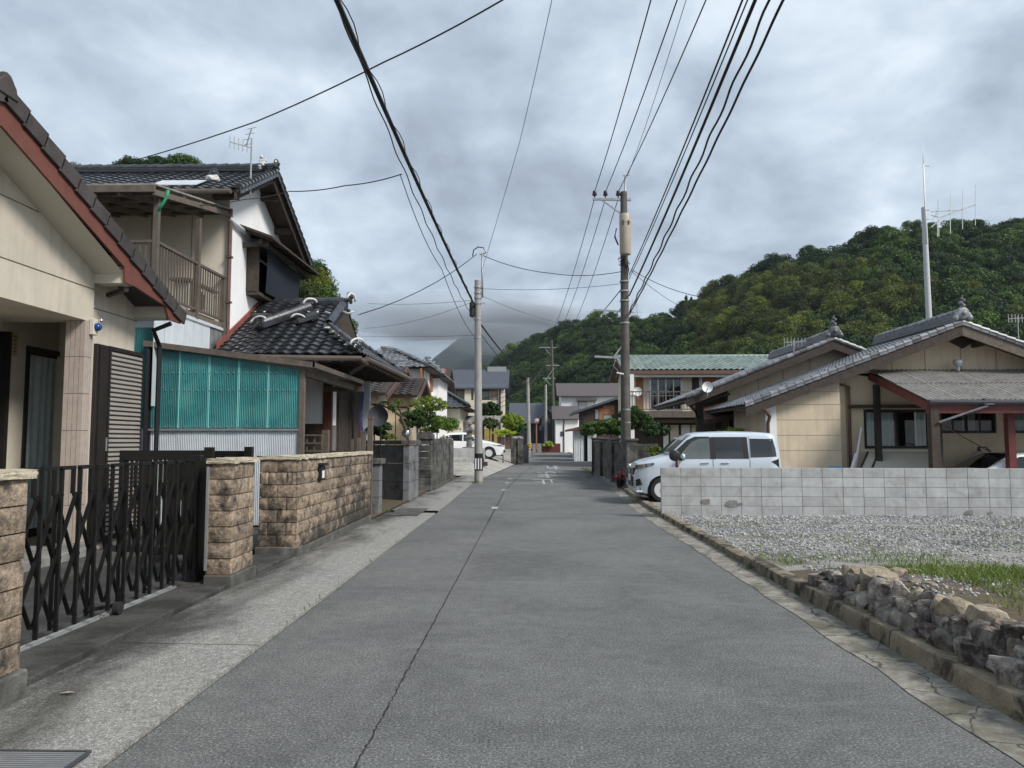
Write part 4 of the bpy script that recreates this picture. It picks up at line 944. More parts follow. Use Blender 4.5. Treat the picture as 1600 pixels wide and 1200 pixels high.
for zz_ in (zmid+.03, (zmid+ztl)/2-.06, ztr-.06):
    for k in range(24):
        x = xa+.06+(xb-xa-.12)*k/23+random.uniform(-.02,.02); mb.lathe([(.012,0),(.011,-.01),(0,-.014)], (x,YT-.012,min(zz_+(k*.0), zt_(x)-.05)+(ztl-ztr)*(.6*(1-k/23) if zz_ > zmid+1 else 0)), 6, 'Y')
for i in range(1, npn):
    xq = xa+wl*i; m2 = MB(); m2.grid(lambda u, v: (xq-.035+.04*u, YT-.010+.006*math.sin((xq-.035+.04*u)/.032*6.283), zmid+(zt_(xq)-.01-zmid)*v), 8, 1); m2.build('sheet_overlap', M_('pale_teal', (.16,.46,.44), .35, .1), ln, fix=False, smooth=1)
sc_ = mb.build('roof_screw', m_galv, ln); sc_['kind'] = 'stuff'
mb = MB(); mb.box((xa-.05,YT-.02,.0),(xa+.02,YT+.08,ztl)); mb.build('corner_post', m_brmetal, ln)
mb = MB(); mb.tube([(xa-.02,YT-.07,.1),(xa-.02,YT-.07,ztl-.05)], .04, 8); mb.build('rain_pipe', m_blkpl, ln, smooth=40)
mb = MB(); mb.box((xb,YT-.02,.0),(xb+.09,YT+.08,ztr)); mb.build('corner_post', m_gwood, ln)
xe = P(494,570,y=YT).x; ze = P(494,567,y=YT).z; z0_ = P(237,533,y=YT).z
yb2_ = 17.6
mb = MB(); mb.prism([(xa-.1,YT-.12,z0_),(xe,YT-.12,ze),(xe,YT-.12,ze-.10),(xa-.1,YT-.12,z0_-.10)], (0,.03,0)); mb.build('fascia', m_gwood, ln)
mb = MB(); mb.prism([(xe,YT-.12,ze),(xe,yb2_,ze),(xe,yb2_,ze-.09),(xe,YT-.12,ze-.09)], (-.03,0,0)); mb.build('gutter', m_rail, ln)
mb = MB(); mb.prism([(xa-.1,YT-.1,z0_-.01),(xe-.01,YT-.1,ze-.01),(xe-.01,YT-.1,ze-.05),(xa-.1,YT-.1,z0_-.05)], (0,yb2_-YT,0)); mb.build('roof', m_galv, ln)
mb = MB(); mb.bar((xb+.05,YT+.1,ztr-.06),(xb+.05,yb2_,ztr-.06),.10,.12); mb.bar((xb-.6,yb2_-.1,ze-.2),(xe,yb2_-.1,ze-.2),.09,.12); mb.build('beam', m_gwood, ln)
# strip of teal cladding to the side (rear corner)
xs0 = P(208,600,y=YT+.12).x
corrugated(ln, (xs0,YT+.12,zmid), (1,0,0), (0,0,1), xa-.02-xs0, P(225,510,y=YT).z-zmid, m_teal, .032, .008, 'teal_sheet'); corrugated(ln, (xs0,YT+.14,.1), (1,0,0), (0,0,1), xa-.02-xs0, zmid-.1, m_tin, .032, .008, 'tin_sheet')
# ---- two-storey block
h2 = thing('house', 'white two-storey house with black glazed tile roof, balcony and dark window screen', 'house', (-9,18.7,0))
XG = -6.62; YN = P(357,400,x=XG).y; YF = P(447,450,x=XG).y; XV = -6.08
RP = P(432,262,x=XV); ry2, rz2 = RP.y, P(432,268,x=XV).z
en = P(374,300,x=XV); ef = P(485,388,x=XV)
s_n = .515
yn_, zn_ = en.y, rz2-(ry2-en.y)*s_n; yf_, zf_ = ef.y, rz2-(ef.y-ry2)*s_n
XE = -15.0
wz = lambda y: rz2-.12-abs(y-ry2)*s_n
# gable wall as columns with window opening
wy0, wy1 = P(383,500,x=XG).y, P(446,500,x=XG).y
wz0 = P(384,455,x=XG).z; wz1 = P(384,385,x=XG).z
mb = MB()
def wallcol(y0, y1, z0, z1=None, n=6):
    mb.grid(lambda u, v: (lambda y: (XG, y, z0+((wz(y) if z1 is None else z1)-z0)*v))(y0+(y1-y0)*u), n, 1)
wallcol(YN, wy0, 0); wallcol(wy0, YF, wz1); wallcol(wy0, YF, 0, wz0); 
mb.quad((XG,YF,0),(XG,YF,wz(YF)),(XE,YF,wz(YF)),(XE,YF,0))
mb.build('wall', m_white, h2, fix=False)
mb = MB(); mb.quad((XG,YN,0),(XG,YN,wz(YN)),(XE,YN,wz(YN)),(XE,YN,0)); mb.build('wall', m_cream2, h2, fix=False)
mb = MB()
for x in (-7.45,-8.35,-9.25,-10.2): mb.box((x-.006,YN-.004,3.5),(x+.006,YN-.001,wz(YN)))
mb.build('wall_seam', m_gwood, h2)
# window box with dark screen and little canopy
mb = MB(); mb.box((XG-.25,wy0,wz0),(XG-.2,YF,wz1)); wn = mb.build('window', m_dark, h2)
mb = MB(); e=.09
mb.box((XG-.1,wy0,wz0-.08),(XG+.30,YF+.02,wz0)); mb.box((XG-.1,wy0-.02,wz0),(XG+.28,wy0+.06,wz1)); mb.box((XG-.1,YF-.04,wz0),(XG+.28,YF+.03,wz1)); mb.box((XG-.1,wy0,wz1),(XG+.28,YF,wz1+.08)); mb.build('window_frame', m_dwood, wn)
mb = MB(); sy0 = wy0+.28
mb.grid(lambda u, v: (XG+.36+.03*math.sin(u*5+v*2)+.06*v*0, sy0+(YF+.0-sy0)*u, wz0+.02+(wz1-.02-wz0)*v+.0*u), 10, 6); mb.build('sun_screen', M_('navy_screen', (.008,.012,.022), .8, .25, 2), wn, fix=False, smooth=1)
mb = MB(); ca = P(376,357,x=XG); cy0, cy1 = P(378,370,x=XG).y-.15, YF+.55
mb.prism([(XG,cy0,wz1+.42),(XG+.75,cy0,wz1+.14),(XG+.75,cy0,wz1+.09),(XG,cy0,wz1+.36)], (0,cy1-cy0,0)); cn = mb.build('canopy', m_dwood, h2)
for k in range(7):
    yy_ = cy0+.1+(cy1-cy0-.2)*k/6; mb = MB(); mb.bar((XG,yy_,wz1+.33),(XG+.7,yy_,wz1+.08),.05,.06); mb.build('canopy_rafter', m_dwood, cn)
mb = MB(); mb.bar((XG+.45,cy0+.1,wz1+.05),(XG+.45,cy1,wz1+.05),.08,.09); mb.bar((XG,cy0+.22,wz1-.02),(XG+.6,cy0+.22,wz1+.02),.07,.1); mb.build('canopy_beam', m_dwood, cn)
# roof deck + tiles
Un = Vector((1,0,0)); Vn = Vector((0,1,s_n)).normalized(); Vf = Vector((0,-1,s_n)).normalized()
for y_e, z_e in ((yn_,zn_),(yf_,zf_)):
    mb = MB(); mb.prism([(XV-.02,ry2,rz2-.03),(XV-.02,y_e,z_e-.03),(XV-.02,y_e,z_e-.09),(XV-.02,ry2,rz2-.09)], (XE-XV,0,0)); mb.build('roof_deck', m_dwood, h2)
Ls = (ry2-yn_)/Vn.y; tl = .225; nvv = int(Ls/tl)
tile_roof(h2, (XV-.02-.262*32,yn_-.03,zn_-.03), Un, Vn, 32, nvv, .262, tl, m_black, 300)
tile_roof(h2, (XV-.02-.262*32,yf_+.03,zf_-.03), Un, Vf, 32, int((yf_-ry2)/Vf.y/-tl*-1 if False else (yf_-ry2)/abs(Vf.y)/tl), .262, tl, m_black, 0)
ridge(h2, (XV-.05,ry2,rz2-.02), (XE+.5,ry2,rz2-.02), m_black, w=.2, h=.13, step=.28, r=.075)
for sg, y_e, z_e in ((-1,yn_,zn_),(1,yf_,zf_)):
    n_ = 12
    for i in range(n_):
        s0, s1 = i/n_, (i+1.1)/n_
        a = Vector((XV,ry2+(y_e-ry2)*s1,rz2+(z_e-rz2)*s1+.01)); b_ = Vector((XV,ry2+(y_e-ry2)*s0,rz2+(z_e-rz2)*s0+.0)); mb = MB()
        mb.tube([b_+Vector((.0,0,.0)), a+Vector((0,0,.015))], .07, 8, .085); mb.prism([a+Vector((.05,0,.02)), b_+Vector((.05,0,0)), b_+Vector((.05,0,-.13)), a+Vector((.05,0,-.12))], (-.03,0,0))
        mb.build('verge_tile', m_black, h2)
    mb = MB(); mb.prism([(XV-.06,ry2,rz2-.07),(XV-.06,y_e,z_e-.07),(XV-.06,y_e,z_e-.25),(XV-.06,ry2,rz2-.27)], (-.05,0,0)); mb.build('verge_board', m_dwood, h2)
    for k in range(3):
        s0 = .18+.36*k; p = Vector((0,ry2+(y_e-ry2)*s0,rz2+(z_e-rz2)*s0)); mb = MB(); mb.bar((XV-.11,p.y,p.z-.2),(XG-.1,p.y,p.z-.2),.14,.16); mb.build('purlin', m_dwood, h2)
ornament(h2, (XV+.0,ry2,rz2+.10), .5, m_black, (1,0,0), top=False)
mb = MB()
for k in range(9): blob(mb, (XV-.28+random.uniform(-.05,.05), ry2-.18+random.uniform(-.08,.1), rz2+.02+k*.035), .045, k, .3, 1)
mb.build('mortar', m_mortar, h2)
# ridge-side curl ornament further in
p = P(337,272,y=ry2-1.0); rzp = rz2-1.0*s_n
h2o = Vector((P(337,272,y=ry2-1.2).x, ry2-1.3, rz2-1.3*s_n)); ornament(h2, h2o+Vector((0,0,.12)), .42, m_black, (0,-1,0), top=False)
mb = MB(); blob(mb, h2o+Vector((0,-.05,.02)), .17, 3, .25, 2, (1,1,.6)); mb.build('mortar', m_mortar, h2)
# solar-like pale sheet on eave
a = Vector((P(240,278,y=yn_+.35).x, yn_+.25, zn_+.16)); b_ = Vector((P(310,278,y=yn_+.35).x,0,0))
mb = MB(); mb.prism([(a.x,a.y,a.z),(b_.x,a.y,a.z),(b_.x,a.y+.5,a.z+.26),(a.x,a.y+.5,a.z+.26)], (0,0,.02)); tag(mb.build('roof_sheet', m_tin), 'pale flat sheet lying on the black tiles near the balcony roof', 'sheet')
mb = MB(); mb.tube([(XE,yn_-.08,zn_-.05),(XV-.15,yn_-.08,zn_-.09)], .055, 8); mb.build('gutter', m_gwood, h2, smooth=40)
mb = MB(); mb.tube([(XG+.05,YN-.06,zn_-.2),(XG+.05,YN-.06,3.3),(XG+.05,YN-.06,.1)], .045, 8); mb.build('rain_pipe', m_pipe, h2, smooth=40)
mb = MB()
for z in (3.6,4.6,5.6): mb.box((XG-.01,YN-.12,z-.02),(XG+.11,YN,z+.02))
mb.build('pipe_bracket', m_pipe, h2)
mb = MB(); mb.tube([P(360,342,x=XG+.06),P(385,365,x=XG+.08)], .05, 8); mb.build('vent_pipe', m_tin, h2, smooth=1)
# TV aerial
an = thing('tv_aerial', 'television aerial on a mast fixed to the gable of the white house', 'aerial', P(393,300,x=XV-.05))
b0 = P(391,303,x=XV-.02); t0 = P(392,217,x=XV-.02)
mb = MB(); mb.tube([b0,(b0.x,b0.y,t0.z)], .02, 6); mb.build('mast', m_galv, an)
tz = t0.z-.18; mb = MB(); mb.bar((b0.x,b0.y,tz),(b0.x-.42,b0.y-.15,tz+.08),.02); mb.bar((b0.x-.12,b0.y,tz+.03),(b0.x-.0,b0.y-.02,tz+.42),.02); mb.build('boom', m_galv, an)
mb = MB()
for k in range(6):
    q = k/5; mb.bar((b0.x-.42*q,b0.y-.15*q,tz+.08*q-.14),(b0.x-.42*q,b0.y-.15*q,tz+.08*q+.14),.01)
for k in range(4): q = k/3; mb.bar((b0.x-.12+.12*q-.1,b0.y,tz+.05+.37*q),(b0.x-.12+.12*q+.1,b0.y,tz+.09+.37*q),.01)
mb.build('elements', m_galv, an)
# balcony
XR2 = XG-.08; y0b = P(243,400,x=XR2).y; zfl = P(348,506,x=XR2).z; ztp = P(348,433,x=XR2).z; XL2 = P(196,385,y=y0b).x
bal = thing('balcony', 'bronze railed balcony with lean-to roof projecting from the white house', 'balcony', (-7.5,15.3,zfl))
mb = MB(); mb.box((-9.6,y0b,zfl-.12),(XR2,YN-.01,zfl)); mb.build('deck', m_gwood, bal)
mb = MB(); mb.bar((XL2-1.6,y0b,ztp),(XR2,y0b,ztp),.06,.05); mb.bar((XR2,y0b,ztp),(XR2,YN-.02,ztp),.06,.05); mb.bar((XL2-1.6,y0b,zfl+.08),(XR2,y0b,zfl+.08),.04,.04); mb.bar((XR2,y0b,zfl+.08),(XR2,YN-.02,zfl+.08),.04,.04); mb.build('handrail', m_rail, bal)
nb = 27
for i in range(nb):
    y = y0b+(YN-y0b)*(i+.6)/nb; mb = MB(); mb.bar((XR2,y,zfl+.08),(XR2,y,ztp),.03,.022); mb.build('baluster', m_rail, bal)
for i in range(18):
    x = XR2-.11*(i+.6); mb = MB(); mb.bar((x,y0b,zfl+.08),(x,y0b,ztp),.022,.03); mb.build('baluster', m_rail, bal)
ymp = P(308,430,x=XR2).y
zrl = 6.02; zrh = 6.62
for y in (y0b, ymp): mb = MB(); mb.bar((XR2+.0,y,zfl-.1),(XR2+.0,y,zrl+.05),.09,.09); mb.build('post', m_rail, bal)
xR = XR2+.12; xLr = -10.5
mb = MB(); mb.bar((xLr,y0b-.35,zrl-.02),(xR,y0b-.35,zrl-.02),.06,.12); mb.build('gutter', m_gwood, bal)
mb = MB(); mb.prism([(xLr,y0b-.35,zrl+.05),(xLr,YN-.02,zrh+.05),(xLr,YN-.02,zrh+.08),(xLr,y0b-.35,zrl+.08)], (xR-xLr,0,0)); mb.build('roof_sheet', m_asb, bal)
for k in range(5): y = y0b+.1+(YN-y0b-.2)*k/4; z = zrl+(zrh-zrl)*(y-y0b+.35)/(YN-y0b+.35); mb = MB(); mb.bar((xLr,y,z-.03),(xR,y,z-.03),.05,.07); mb.build('purlin', m_gwood, bal)
for k in range(7): x = xR-.02-.62*k; mb = MB(); mb.bar((x,y0b-.35,zrl-.02-.06),(x,YN-.02,zrh-.06),.05,.1); mb.build('rafter', m_gwood, bal)
# laundry poles, hose, air conditioner
mb = MB(); mb.tube([(XL2-.8,y0b+.5,ztp+1.05),(XR2-1.0,y0b+.5,ztp+1.02)], .014, 6); mb.tube([(XL2-.8,y0b+.8,ztp+.75),(XR2-1.3,y0b+.8,ztp+.74)], .014, 6)
tag(mb.build('laundry_pole', m_alu), 'pair of laundry poles hanging on the balcony', 'laundry pole')
g0 = P(263,297,y=y0b-.3); mb = MB(); mb.tube([g0,g0+Vector((-.02,0,-.12)),g0+Vector((-.1,0,-.26)),g0+Vector((-.17,0,-.38))], .028, 8)
tag(mb.build('hose', M_('green_hose', (.02,.25,.12), .5, .1), smooth=1), 'short green hose hanging beside the balcony post', 'hose')
ac = thing('air_conditioner', 'air conditioner unit standing behind the balcony balusters', 'air conditioner', (XR2-.35,YN-.9,zfl))
q0, q1 = P(296,450,x=XR2-.12).y, P(337,450,x=XR2-.12).y
mb = MB(); mb.box((XR2-.45,q0,zfl+.05),(XR2-.12,q1,zfl+.62)); mb.build('case', m_soffit, ac, bevel=.02)
mb = MB(); mb.lathe([(.2,0),(.19,.02),(.17,.0),(.12,.012),(.05,.012),(0,.02)], (XR2-.12,(q0+q1)/2-.1,zfl+.34), 20, 'X'); mb.build('fan_grille', m_gwood, ac)
mb = MB(); mb.box((XR2-.5,q0-.1,zfl+.66),(XR2-.08,q1+.1,zfl+.70)); mb.build('shelf', m_gwood, ac)
# storey below the balcony
mb = MB(); mb.box((-9.6,YT+.35,.0),(XR2-.02,YN-.01,zfl-.13)); mb.build('ground_floor_room', m_tin, bal)
for i in range(6):
    mb = MB(); y = y0b+.05+(YN-y0b-.7)*i/6; mb.box((XR2-.018,y+.01,2.2),(XR2-.004,y+(YN-y0b-.7)/6-.01,zfl-.15)); mb.build('tin_panel', m_tin, bal)
mb = MB(); mb.box((XR2-.018,YN-.62,2.2),(XR2-.002,YN-.02,zfl-.15)); mb.build('render_panel', m_greyw, bal)
mb = MB(); mb.box((XR2-.01,y0b,zfl-.16),(XR2+.03,YN-.02,zfl-.10)); mb.build('drip_edge', m_tin, bal)
# ---- entrance wing with black tiles
h3 = thing('entrance_wing', 'single-storey entrance wing with hipped black glazed tile roof and white mortared ridges', 'house', (-5,18.6,0))
ye, ze_ = 15.72, P(500,556,y=15.72).z; XRE = P(565,560,y=15.72).x
ryw = 18.6; rzw = P(520,478,y=ryw).z; XRD = P(541,480,y=ryw).x
yfe = 21.5; slw = (rzw-ze_)/(ryw-ye); Vw = Vector((0,1,slw)).normalized()
xh = XRD  # gable plane; hip skirt beyond it
hs_ = .42; hipw = XRE-xh
yk = lambda x: ye+(x-xh)*1.0 if x > xh else ye   # hip line on plan
nu_ = int((XRE+.02-XG)/.262)+1
def clipn(u, v):
    x = XRE-.262*nu_+u; y = ye+v*Vw.y
    return x > XG+.03 and y < ryw-.05 and (x < xh-.05 or (y-ye) < (XRE-x)*1.25)
tile_roof(h3, (XRE-.262*nu_,ye-.03,ze_+.03), Un, Vw, nu_, 15, .262, .225, m_black, 300, clipn, h=.042, th=.03)
Ve = Vector((-1,0,slw*1.25)).normalized(); ne = int((yfe-ye)/.262)
def clipe(u, v):
    y = ye+u; d = v*abs(Ve.x)
    return d < min(hipw+.02, (y-ye)/1.25+.1, (yfe-y)/1.25+.15)
tile_roof(h3, (XRE+.03,ye,ze_+.03), (0,1,0), Ve, ne, 6, .262, .225, m_black, 300, clipe, h=.042, th=.03)
mb = MB(); zz2 = ze_-.03
mb.add([(XG,ye,zz2),(XRE,ye,zz2),(XRE,yfe,zz2),(XG,yfe,zz2),(XG,ryw,rzw-.05),(xh,ryw,rzw-.05),(xh,ye+hipw*1.25,zz2+hipw*1.25*slw),(xh,yfe-hipw*1.25,zz2+hipw*1.25*slw)],
       [(0,1,6,5,4),(1,2,7,6),(2,3,4,5,7),(5,6,7),(0,3,2,1)])
mb.build('roof_deck', m_dwood, h3)
tile_roof(h3, (XRE-.262*nu_,yfe+.03,ze_+.03), Un, Vector((0,-1,slw)), nu_, 15, .262, .225, m_black, 0, lambda u, v: (XRE-.262*nu_+u) < xh-.05 or (v*Vw.y) < (XRE-(XRE-.262*nu_+u))*1.25)
ridge(h3, (XG+.05,ryw,rzw-.02), (xh+.02,ryw,rzw-.02), m_black, w=.26, h=.13, step=.26, r=.08)
ornament(h3, (xh+.08,ryw,rzw+.12), .55, m_black, (1,0,0), top=False)
hipc = Vector((xh,ye+hipw*1.25,ze_+hipw*1.25*slw+.03)); corner = Vector((XRE,ye,ze_+.05))
ridge(h3, (xh-.03,ryw-.25,rzw-.25*slw), hipc+Vector((-.03,0,0)), m_black, w=.22, h=.10, step=.26, r=.085)     # descending ridge
ridge(h3, hipc, corner+Vector((-.12,.12,.03)), m_black, w=.2, h=.08, step=.24, r=.08)
ridge(h3, (xh,yfe-hipw*1.25,hipc.z), (XRE-.1,yfe-.15,ze_+.06), m_black, w=.2, h=.08, step=.24, r=.08)
ornament(h3, corner+Vector((-.08,.05,.12)), .36, m_black, (.7,-.7,0), top=False)
# small gablet ridge over the entrance, coming toward the street corner
g1 = Vector((xh-.75,ryw-.5,rzw-.22)); g2 = Vector((xh-1.5,ye+1.15,ze_+1.15*slw+.12))
ridge(h3, g1, g2, m_black, w=.26, h=.12, step=.24, r=.09); ornament(h3, g2+Vector((0,-.03,.05)), .42, m_black, (-.2,-1,0), top=False)
g3 = Vector((xh-.35,ryw-1.2,rzw-1.15*slw+.12)); g4 = Vector((xh-.75,ye+1.5,ze_+1.5*slw+.08)); ridge(h3, g3, g4, m_black, w=.22, h=.1, step=.24, r=.085)
def mortar_arc(c, r, nrm, n=7, s=.035, a0=0, a1=180):
    s *= .62; a0, a1 = a0+random.uniform(0,45), a1-random.uniform(0,50); r *= .95
    sd = Vector(nrm).cross(Vector((0,0,1))).normalized(); mb = MB()
    pts = [Vector(c)+sd*(math.cos(R(a0+(a1-a0)*k/n))*r)+Vector((0,0,math.sin(R(a0+(a1-a0)*k/n))*r)) for k in range(n+1)]
    mb.tube([p+Vector((random.uniform(-.01,.01),)*3) for p in pts], s, 6); mb.build('mortar', m_mortar, h3, smooth=1)
mortar_arc(g2+Vector((0,-.06,.06)), .22, (-.1,-1,0)); mortar_arc(g4+Vector((0,-.04,.04)), .2, (.4,-1,0)); mortar_arc(g1+Vector((.02,-.02,.12)), .2, (.5,-1,0), s=.045)
mortar_arc(corner+Vector((-.08,.0,.12)), .2, (.7,-.7,0), s=.04); mortar_arc((xh+.12,ryw,rzw+.12), .2, (1,-.3,0), s=.045)
for k in range(5):
    q = g3.lerp(corner+Vector((-.2,.2,.1)), .35+.13*k); mb = MB(); blob(mb, q+Vector((.0,-.1,.0)), .055, k, .3, 2, (2.0,1,.5)); mb.build('mortar', m_mortar, h3)
# flashing and mortar along the white wall
mb = MB(); a = Vector((XG+.012,ye+.25,ze_+.25*slw+.12)); b_ = Vector((XG+.012,ryw-.1,rzw+.08))
mb.prism([a+Vector((0,0,-.07)),b_+Vector((0,0,-.07)),b_+Vector((0,0,.06)),a+Vector((0,0,.06))], (.03,0,0)); mb.build('flashing', M_('red_copper_flashing', (.23,.075,.055), .55, .2), h3)
for k in range(6):
    mb = MB(); q = Vector((XG+.25+.42*k,ryw-.75,rzw-.75*slw+.11)); mb.tube([q+Vector((-.13,0,.03)),q+Vector((0,0,-.02)),q+Vector((.13,0,.03))], .022, 6); mb.build('mortar', m_mortar, h3, smooth=1)
# second step of tiles above the mortar line (the upper roof is laid thicker)
mb = MB(); mb.prism([(XG+.05,ryw-.8,rzw-.8*slw+.05),(XG+.05,ryw-.8,rzw-.8*slw+.13),(XG+.05,ryw-.1,rzw+.06),(XG+.05,ryw-.1,rzw-.02)], (xh-XG-1.2,0,0)); mb.build('upper_course', m_black, h3)
tile_roof(h3, (XG+.06,ryw-.8,rzw-.8*slw+.12), Un, Vw, 5, 4, .262, .2, m_black, 30, h=.042, th=.03)
# eaves: rafters, gutters
mb = MB(); mb.tube([(XG+.9,ye-.10,ze_-.03),(XRE+.02,ye-.10,ze_-.07)], .055, 8); mb.tube([(XRE+.12,ye-.05,ze_-.07),(XRE+.12,yfe,ze_-.02)], .055, 8); mb.tube([(XRE+.02,ye-.10,ze_-.07),(XRE+.1,ye+.02,ze_-.15),(XRE-.35,ye+.5,ze_-.32)], .04, 8); mb.build('gutter', m_rail, h3, smooth=40)
for k in range(12):
    mb = MB(); x = XG+.3+.27*k; mb.bar((x,ye+.02,ze_-.08),(x,ye+1.9,ze_-.08+.0),.05,.07)
    if x < XRE-.1: mb.build('rafter', m_dwood, h3)
for k in range(18):
    mb = MB(); y = ye+.3+.31*k; mb.bar((XRE-.03,y,ze_-.08),(XRE-1.2,y,ze_-.08),.05,.07); mb.build('rafter', m_dwood, h3)
# walls below
yw = 17.65; xd = P(510,640,y=yw).x
xw0, xw1 = P(470,640,y=yw).x, P(505,640,y=yw).x
mb = MB(); mb.box((XG,yw,.0),(xw1,yw+.1,1.98)); mb.build('wainscot', m_dwood, h3)
mb = MB(); mb.box((XG,yw+.01,1.98),(xw1,yw+.09,ze_)); mb.build('wall', m_white, h3)
mb = MB(); mb.box((xw1,yw-.02,.0),(xd+.12,yw+.12,ze_-.05)); mb.build('post', M_('red_brown_wood', (.09,.03,.02), .7, .2), h3)
mb = MB(); mb.box((xd-.02,yw+.12,.0),(xd+.10,yw+.55,1.95)); mb.build('wainscot', m_greyw, h3)
mb = MB(); mb.box((xd-.02,yw+.12,1.95),(xd+.10,yw+.5,ze_-.05)); mb.build('wall', m_white, h3)
mb = MB(); mb.box((xd-.05,yw+.55,.0),(xd+.08,21.0,ze_-.05)); mb.build('wall', m_dwood, h3)
for k in range(2):
    ya_ = yw+.7+k*1.3; wd = window(h3, (xd+.09,ya_,.35), (0,1,0), (1,0,0), 1.2, 2.35, 2, m_dwood, None, depth=.03, fw=.06, rails=(.45,), back=False, name='sliding_door', proud=.03)
mb = MB(); mb.box((xd+.11,21.0,.0),(xd+.3,21.12,ze_-.05)); mb.build('post', m_tin, h3)
mb = MB(); mb.box((XG,21.0,.0),(xd+.1,21.1,ze_-.05)); mb.build('wall', m_white, h3)
# banner by the door
mb = MB(); a = P(562,660,x=xd+.35); mb.grid(lambda u, v: (xd+.35+.03*math.sin(v*9), a.y+.35*u+.02*math.sin(v*5), 1.45+1.5*v), 3, 10)
tag(mb.build('cloth_strip', M_('indigo_cloth', (.03,.02,.09), .9, .3, 4, col2=(.5,.5,.5), c2=(.62,.66), c2s=3), fix=False), 'indigo and white cloth strip hanging at the dark sliding doors', 'cloth')
# fences in front of the wing
lt = thing('lattice_fence', 'low brown lattice fence beside the lean-to end post', 'fence', (-4,15.2,0))
lx0, lx1 = P(467,700,y=15.2).x, P(502,700,y=15.2).x; lz0, lz1 = .6, P(480,680,y=15.2).z
for k in range(8): mb = MB(); z = lz0+(lz1-lz0)*k/7; mb.bar((lx0,15.2,z),(lx1,15.2,z),.03,.03); mb.build('slat', m_gwood, lt)
for k in range(4): mb = MB(); x = lx0+(lx1-lx0)*k/3; mb.bar((x,15.24,0),(x,15.24,lz1+.02),.03,.03); mb.build('stile', m_gwood, lt)
fn = thing('slat_fence', 'dark brown horizontal slat fence with square posts before the sliding doors', 'fence', (-3.7,15.7,0))
fx0, fx1 = P(512,700,y=15.6).x, P(556,700,y=15.6).x
for k in range(11): mb = MB(); z = .35+.1*k; mb.bar((fx0,15.6,z),(fx1,15.6,z),.03,.07); mb.build('slat', m_dwood, fn)
for px, pt, pw in ((509,672,.13),(551,686,.05),(561,684,.06)):
    mb = MB(); q = P(px,pt,y=15.55); mb.box((q.x-pw/2,15.5,0),(q.x+pw/2,15.5+pw,q.z)); mb.build('post', m_gwood, fn)
for px, pt, y, lab in ((568,676,16.0,'short square brown fence post next to the tall one, with flat cap'),(579,654,16.05,'tall square grey-brown post standing above the small grey wall pillar')):
    q = P(px,pt,y=y); w_ = .10; ft = thing('fence_post', lab, 'post', (q.x,y,0))
    mb = MB(); mb.box((q.x-w_/2,y-w_/2,0),(q.x+w_/2,y+w_/2,q.z)); mb.build('shaft', m_gwood, ft); mb = MB(); mb.box((q.x-w_/2-.012,y-w_/2-.012,q.z),(q.x+w_/2+.012,y+w_/2+.012,q.z+.035)); mb.build('cap', m_gwood, ft)
m_damp = M_('damp_patch', (.19,.185,.175), .9, .3, 12)
m_yelb = M_('dull_yellow_board', (.36,.27,.09), .8, .2)
# ================================================================== block walls (generic, every block an object)
def block_wall(t, O, U, n, rows, z0, bl, bh, d, mat, bond=False, gap=.006, meshes={}):
    O = Vector(O); U = Vector(U).normalized(); Nn = Vector((U.y,-U.x,0))
    for w_ in ((bl,) if not bond else (bl, bl/2)):
        k = (w_, bh, d, mat.name)
        if k not in meshes:
            mb = MB(); mb.box((gap/2,0,gap/2),(w_-gap/2,d,bh-gap/2)); meshes[k] = mb.mesh('block', mat, bevel=.004)
    M0 = Matrix(((U.x,-Nn.x,0,O.x),(U.y,-Nn.y,0,O.y),(0,0,1,z0),(0,0,0,1)))
    mb = MB(); mb.M = M0; mb.box((.01,.008,.0),(n*bl-.01,d-.008,rows*bh-.008)); mb.build('mortar', m_dconc, t)
    for j in range(rows):
        x = 0
        while x < n*bl-.01:
            w_ = bl
            if bond and j % 2 and (x == 0 or x > n*bl-bl*.75): w_ = bl/2
            k = (w_, bh, d, mat.name)
            link('block', meshes[k], t, M0 @ Matrix.Translation((x, random.uniform(-.0015,.0015), j*bh))); x += w_
# vacant-lot wall
bw = thing('block_wall', 'new pale grey concrete block wall along the gravel lot in front of the silver-white car', 'wall', (8,15.9,0))
o0 = Vector((P(1033,770,y=16.05).x,16.05,0)); o1 = Vector((12,15.55,0))
block_wall(bw, o0, o1-o0, 30, 5, .06, .405, .195, .12, m_block)
mb = MB(); q = (o1-o0).normalized(); mb.bar(o0+Vector((0,.06,.02)), o0+q*30*.405+Vector((0,.06,.02)), .2, .09); mb.build('footing', m_conc, bw)
for px, py, w_ in ((1107,785,.10),(1148,788,.13),(1160,788,.05),(1511,801,.10),(1540,801,.05)):
    q = P(px,py,y=15.85); mb = MB(); mb.lathe([(w_,0),(w_*.9,.003)], (0,0,0), 9, 'Y'); mb.v = [(a*1.3+q.x+random.uniform(-.01,.01),b_+P(px,py,y=16.05-(q.x-o0.x)*.0535).y-.004,c_*.6+q.z) for a,b_,c_ in mb.v]; mb.build('stain', m_damp, bw)
mr = thing('round_mirror', 'small black round mirror on a reddish stub pole above the block wall', 'mirror', P(1058,728,y=16.3))
c = P(1054,712,y=16.25); mb = MB(); mb.lathe([(.10,-.02),(.115,-.01),(.115,.01),(.09,.03),(0,.035)], c, 20, 'Y'); mb.build('mirror_back', m_blkpl, mr, smooth=40)
mb = MB(); mb.tube([(c.x+.06,c.y+.04,c.z-.05),(c.x+.06,c.y+.04,.9)], .028, 8); mb.build('pole', m_redst, mr, smooth=1)
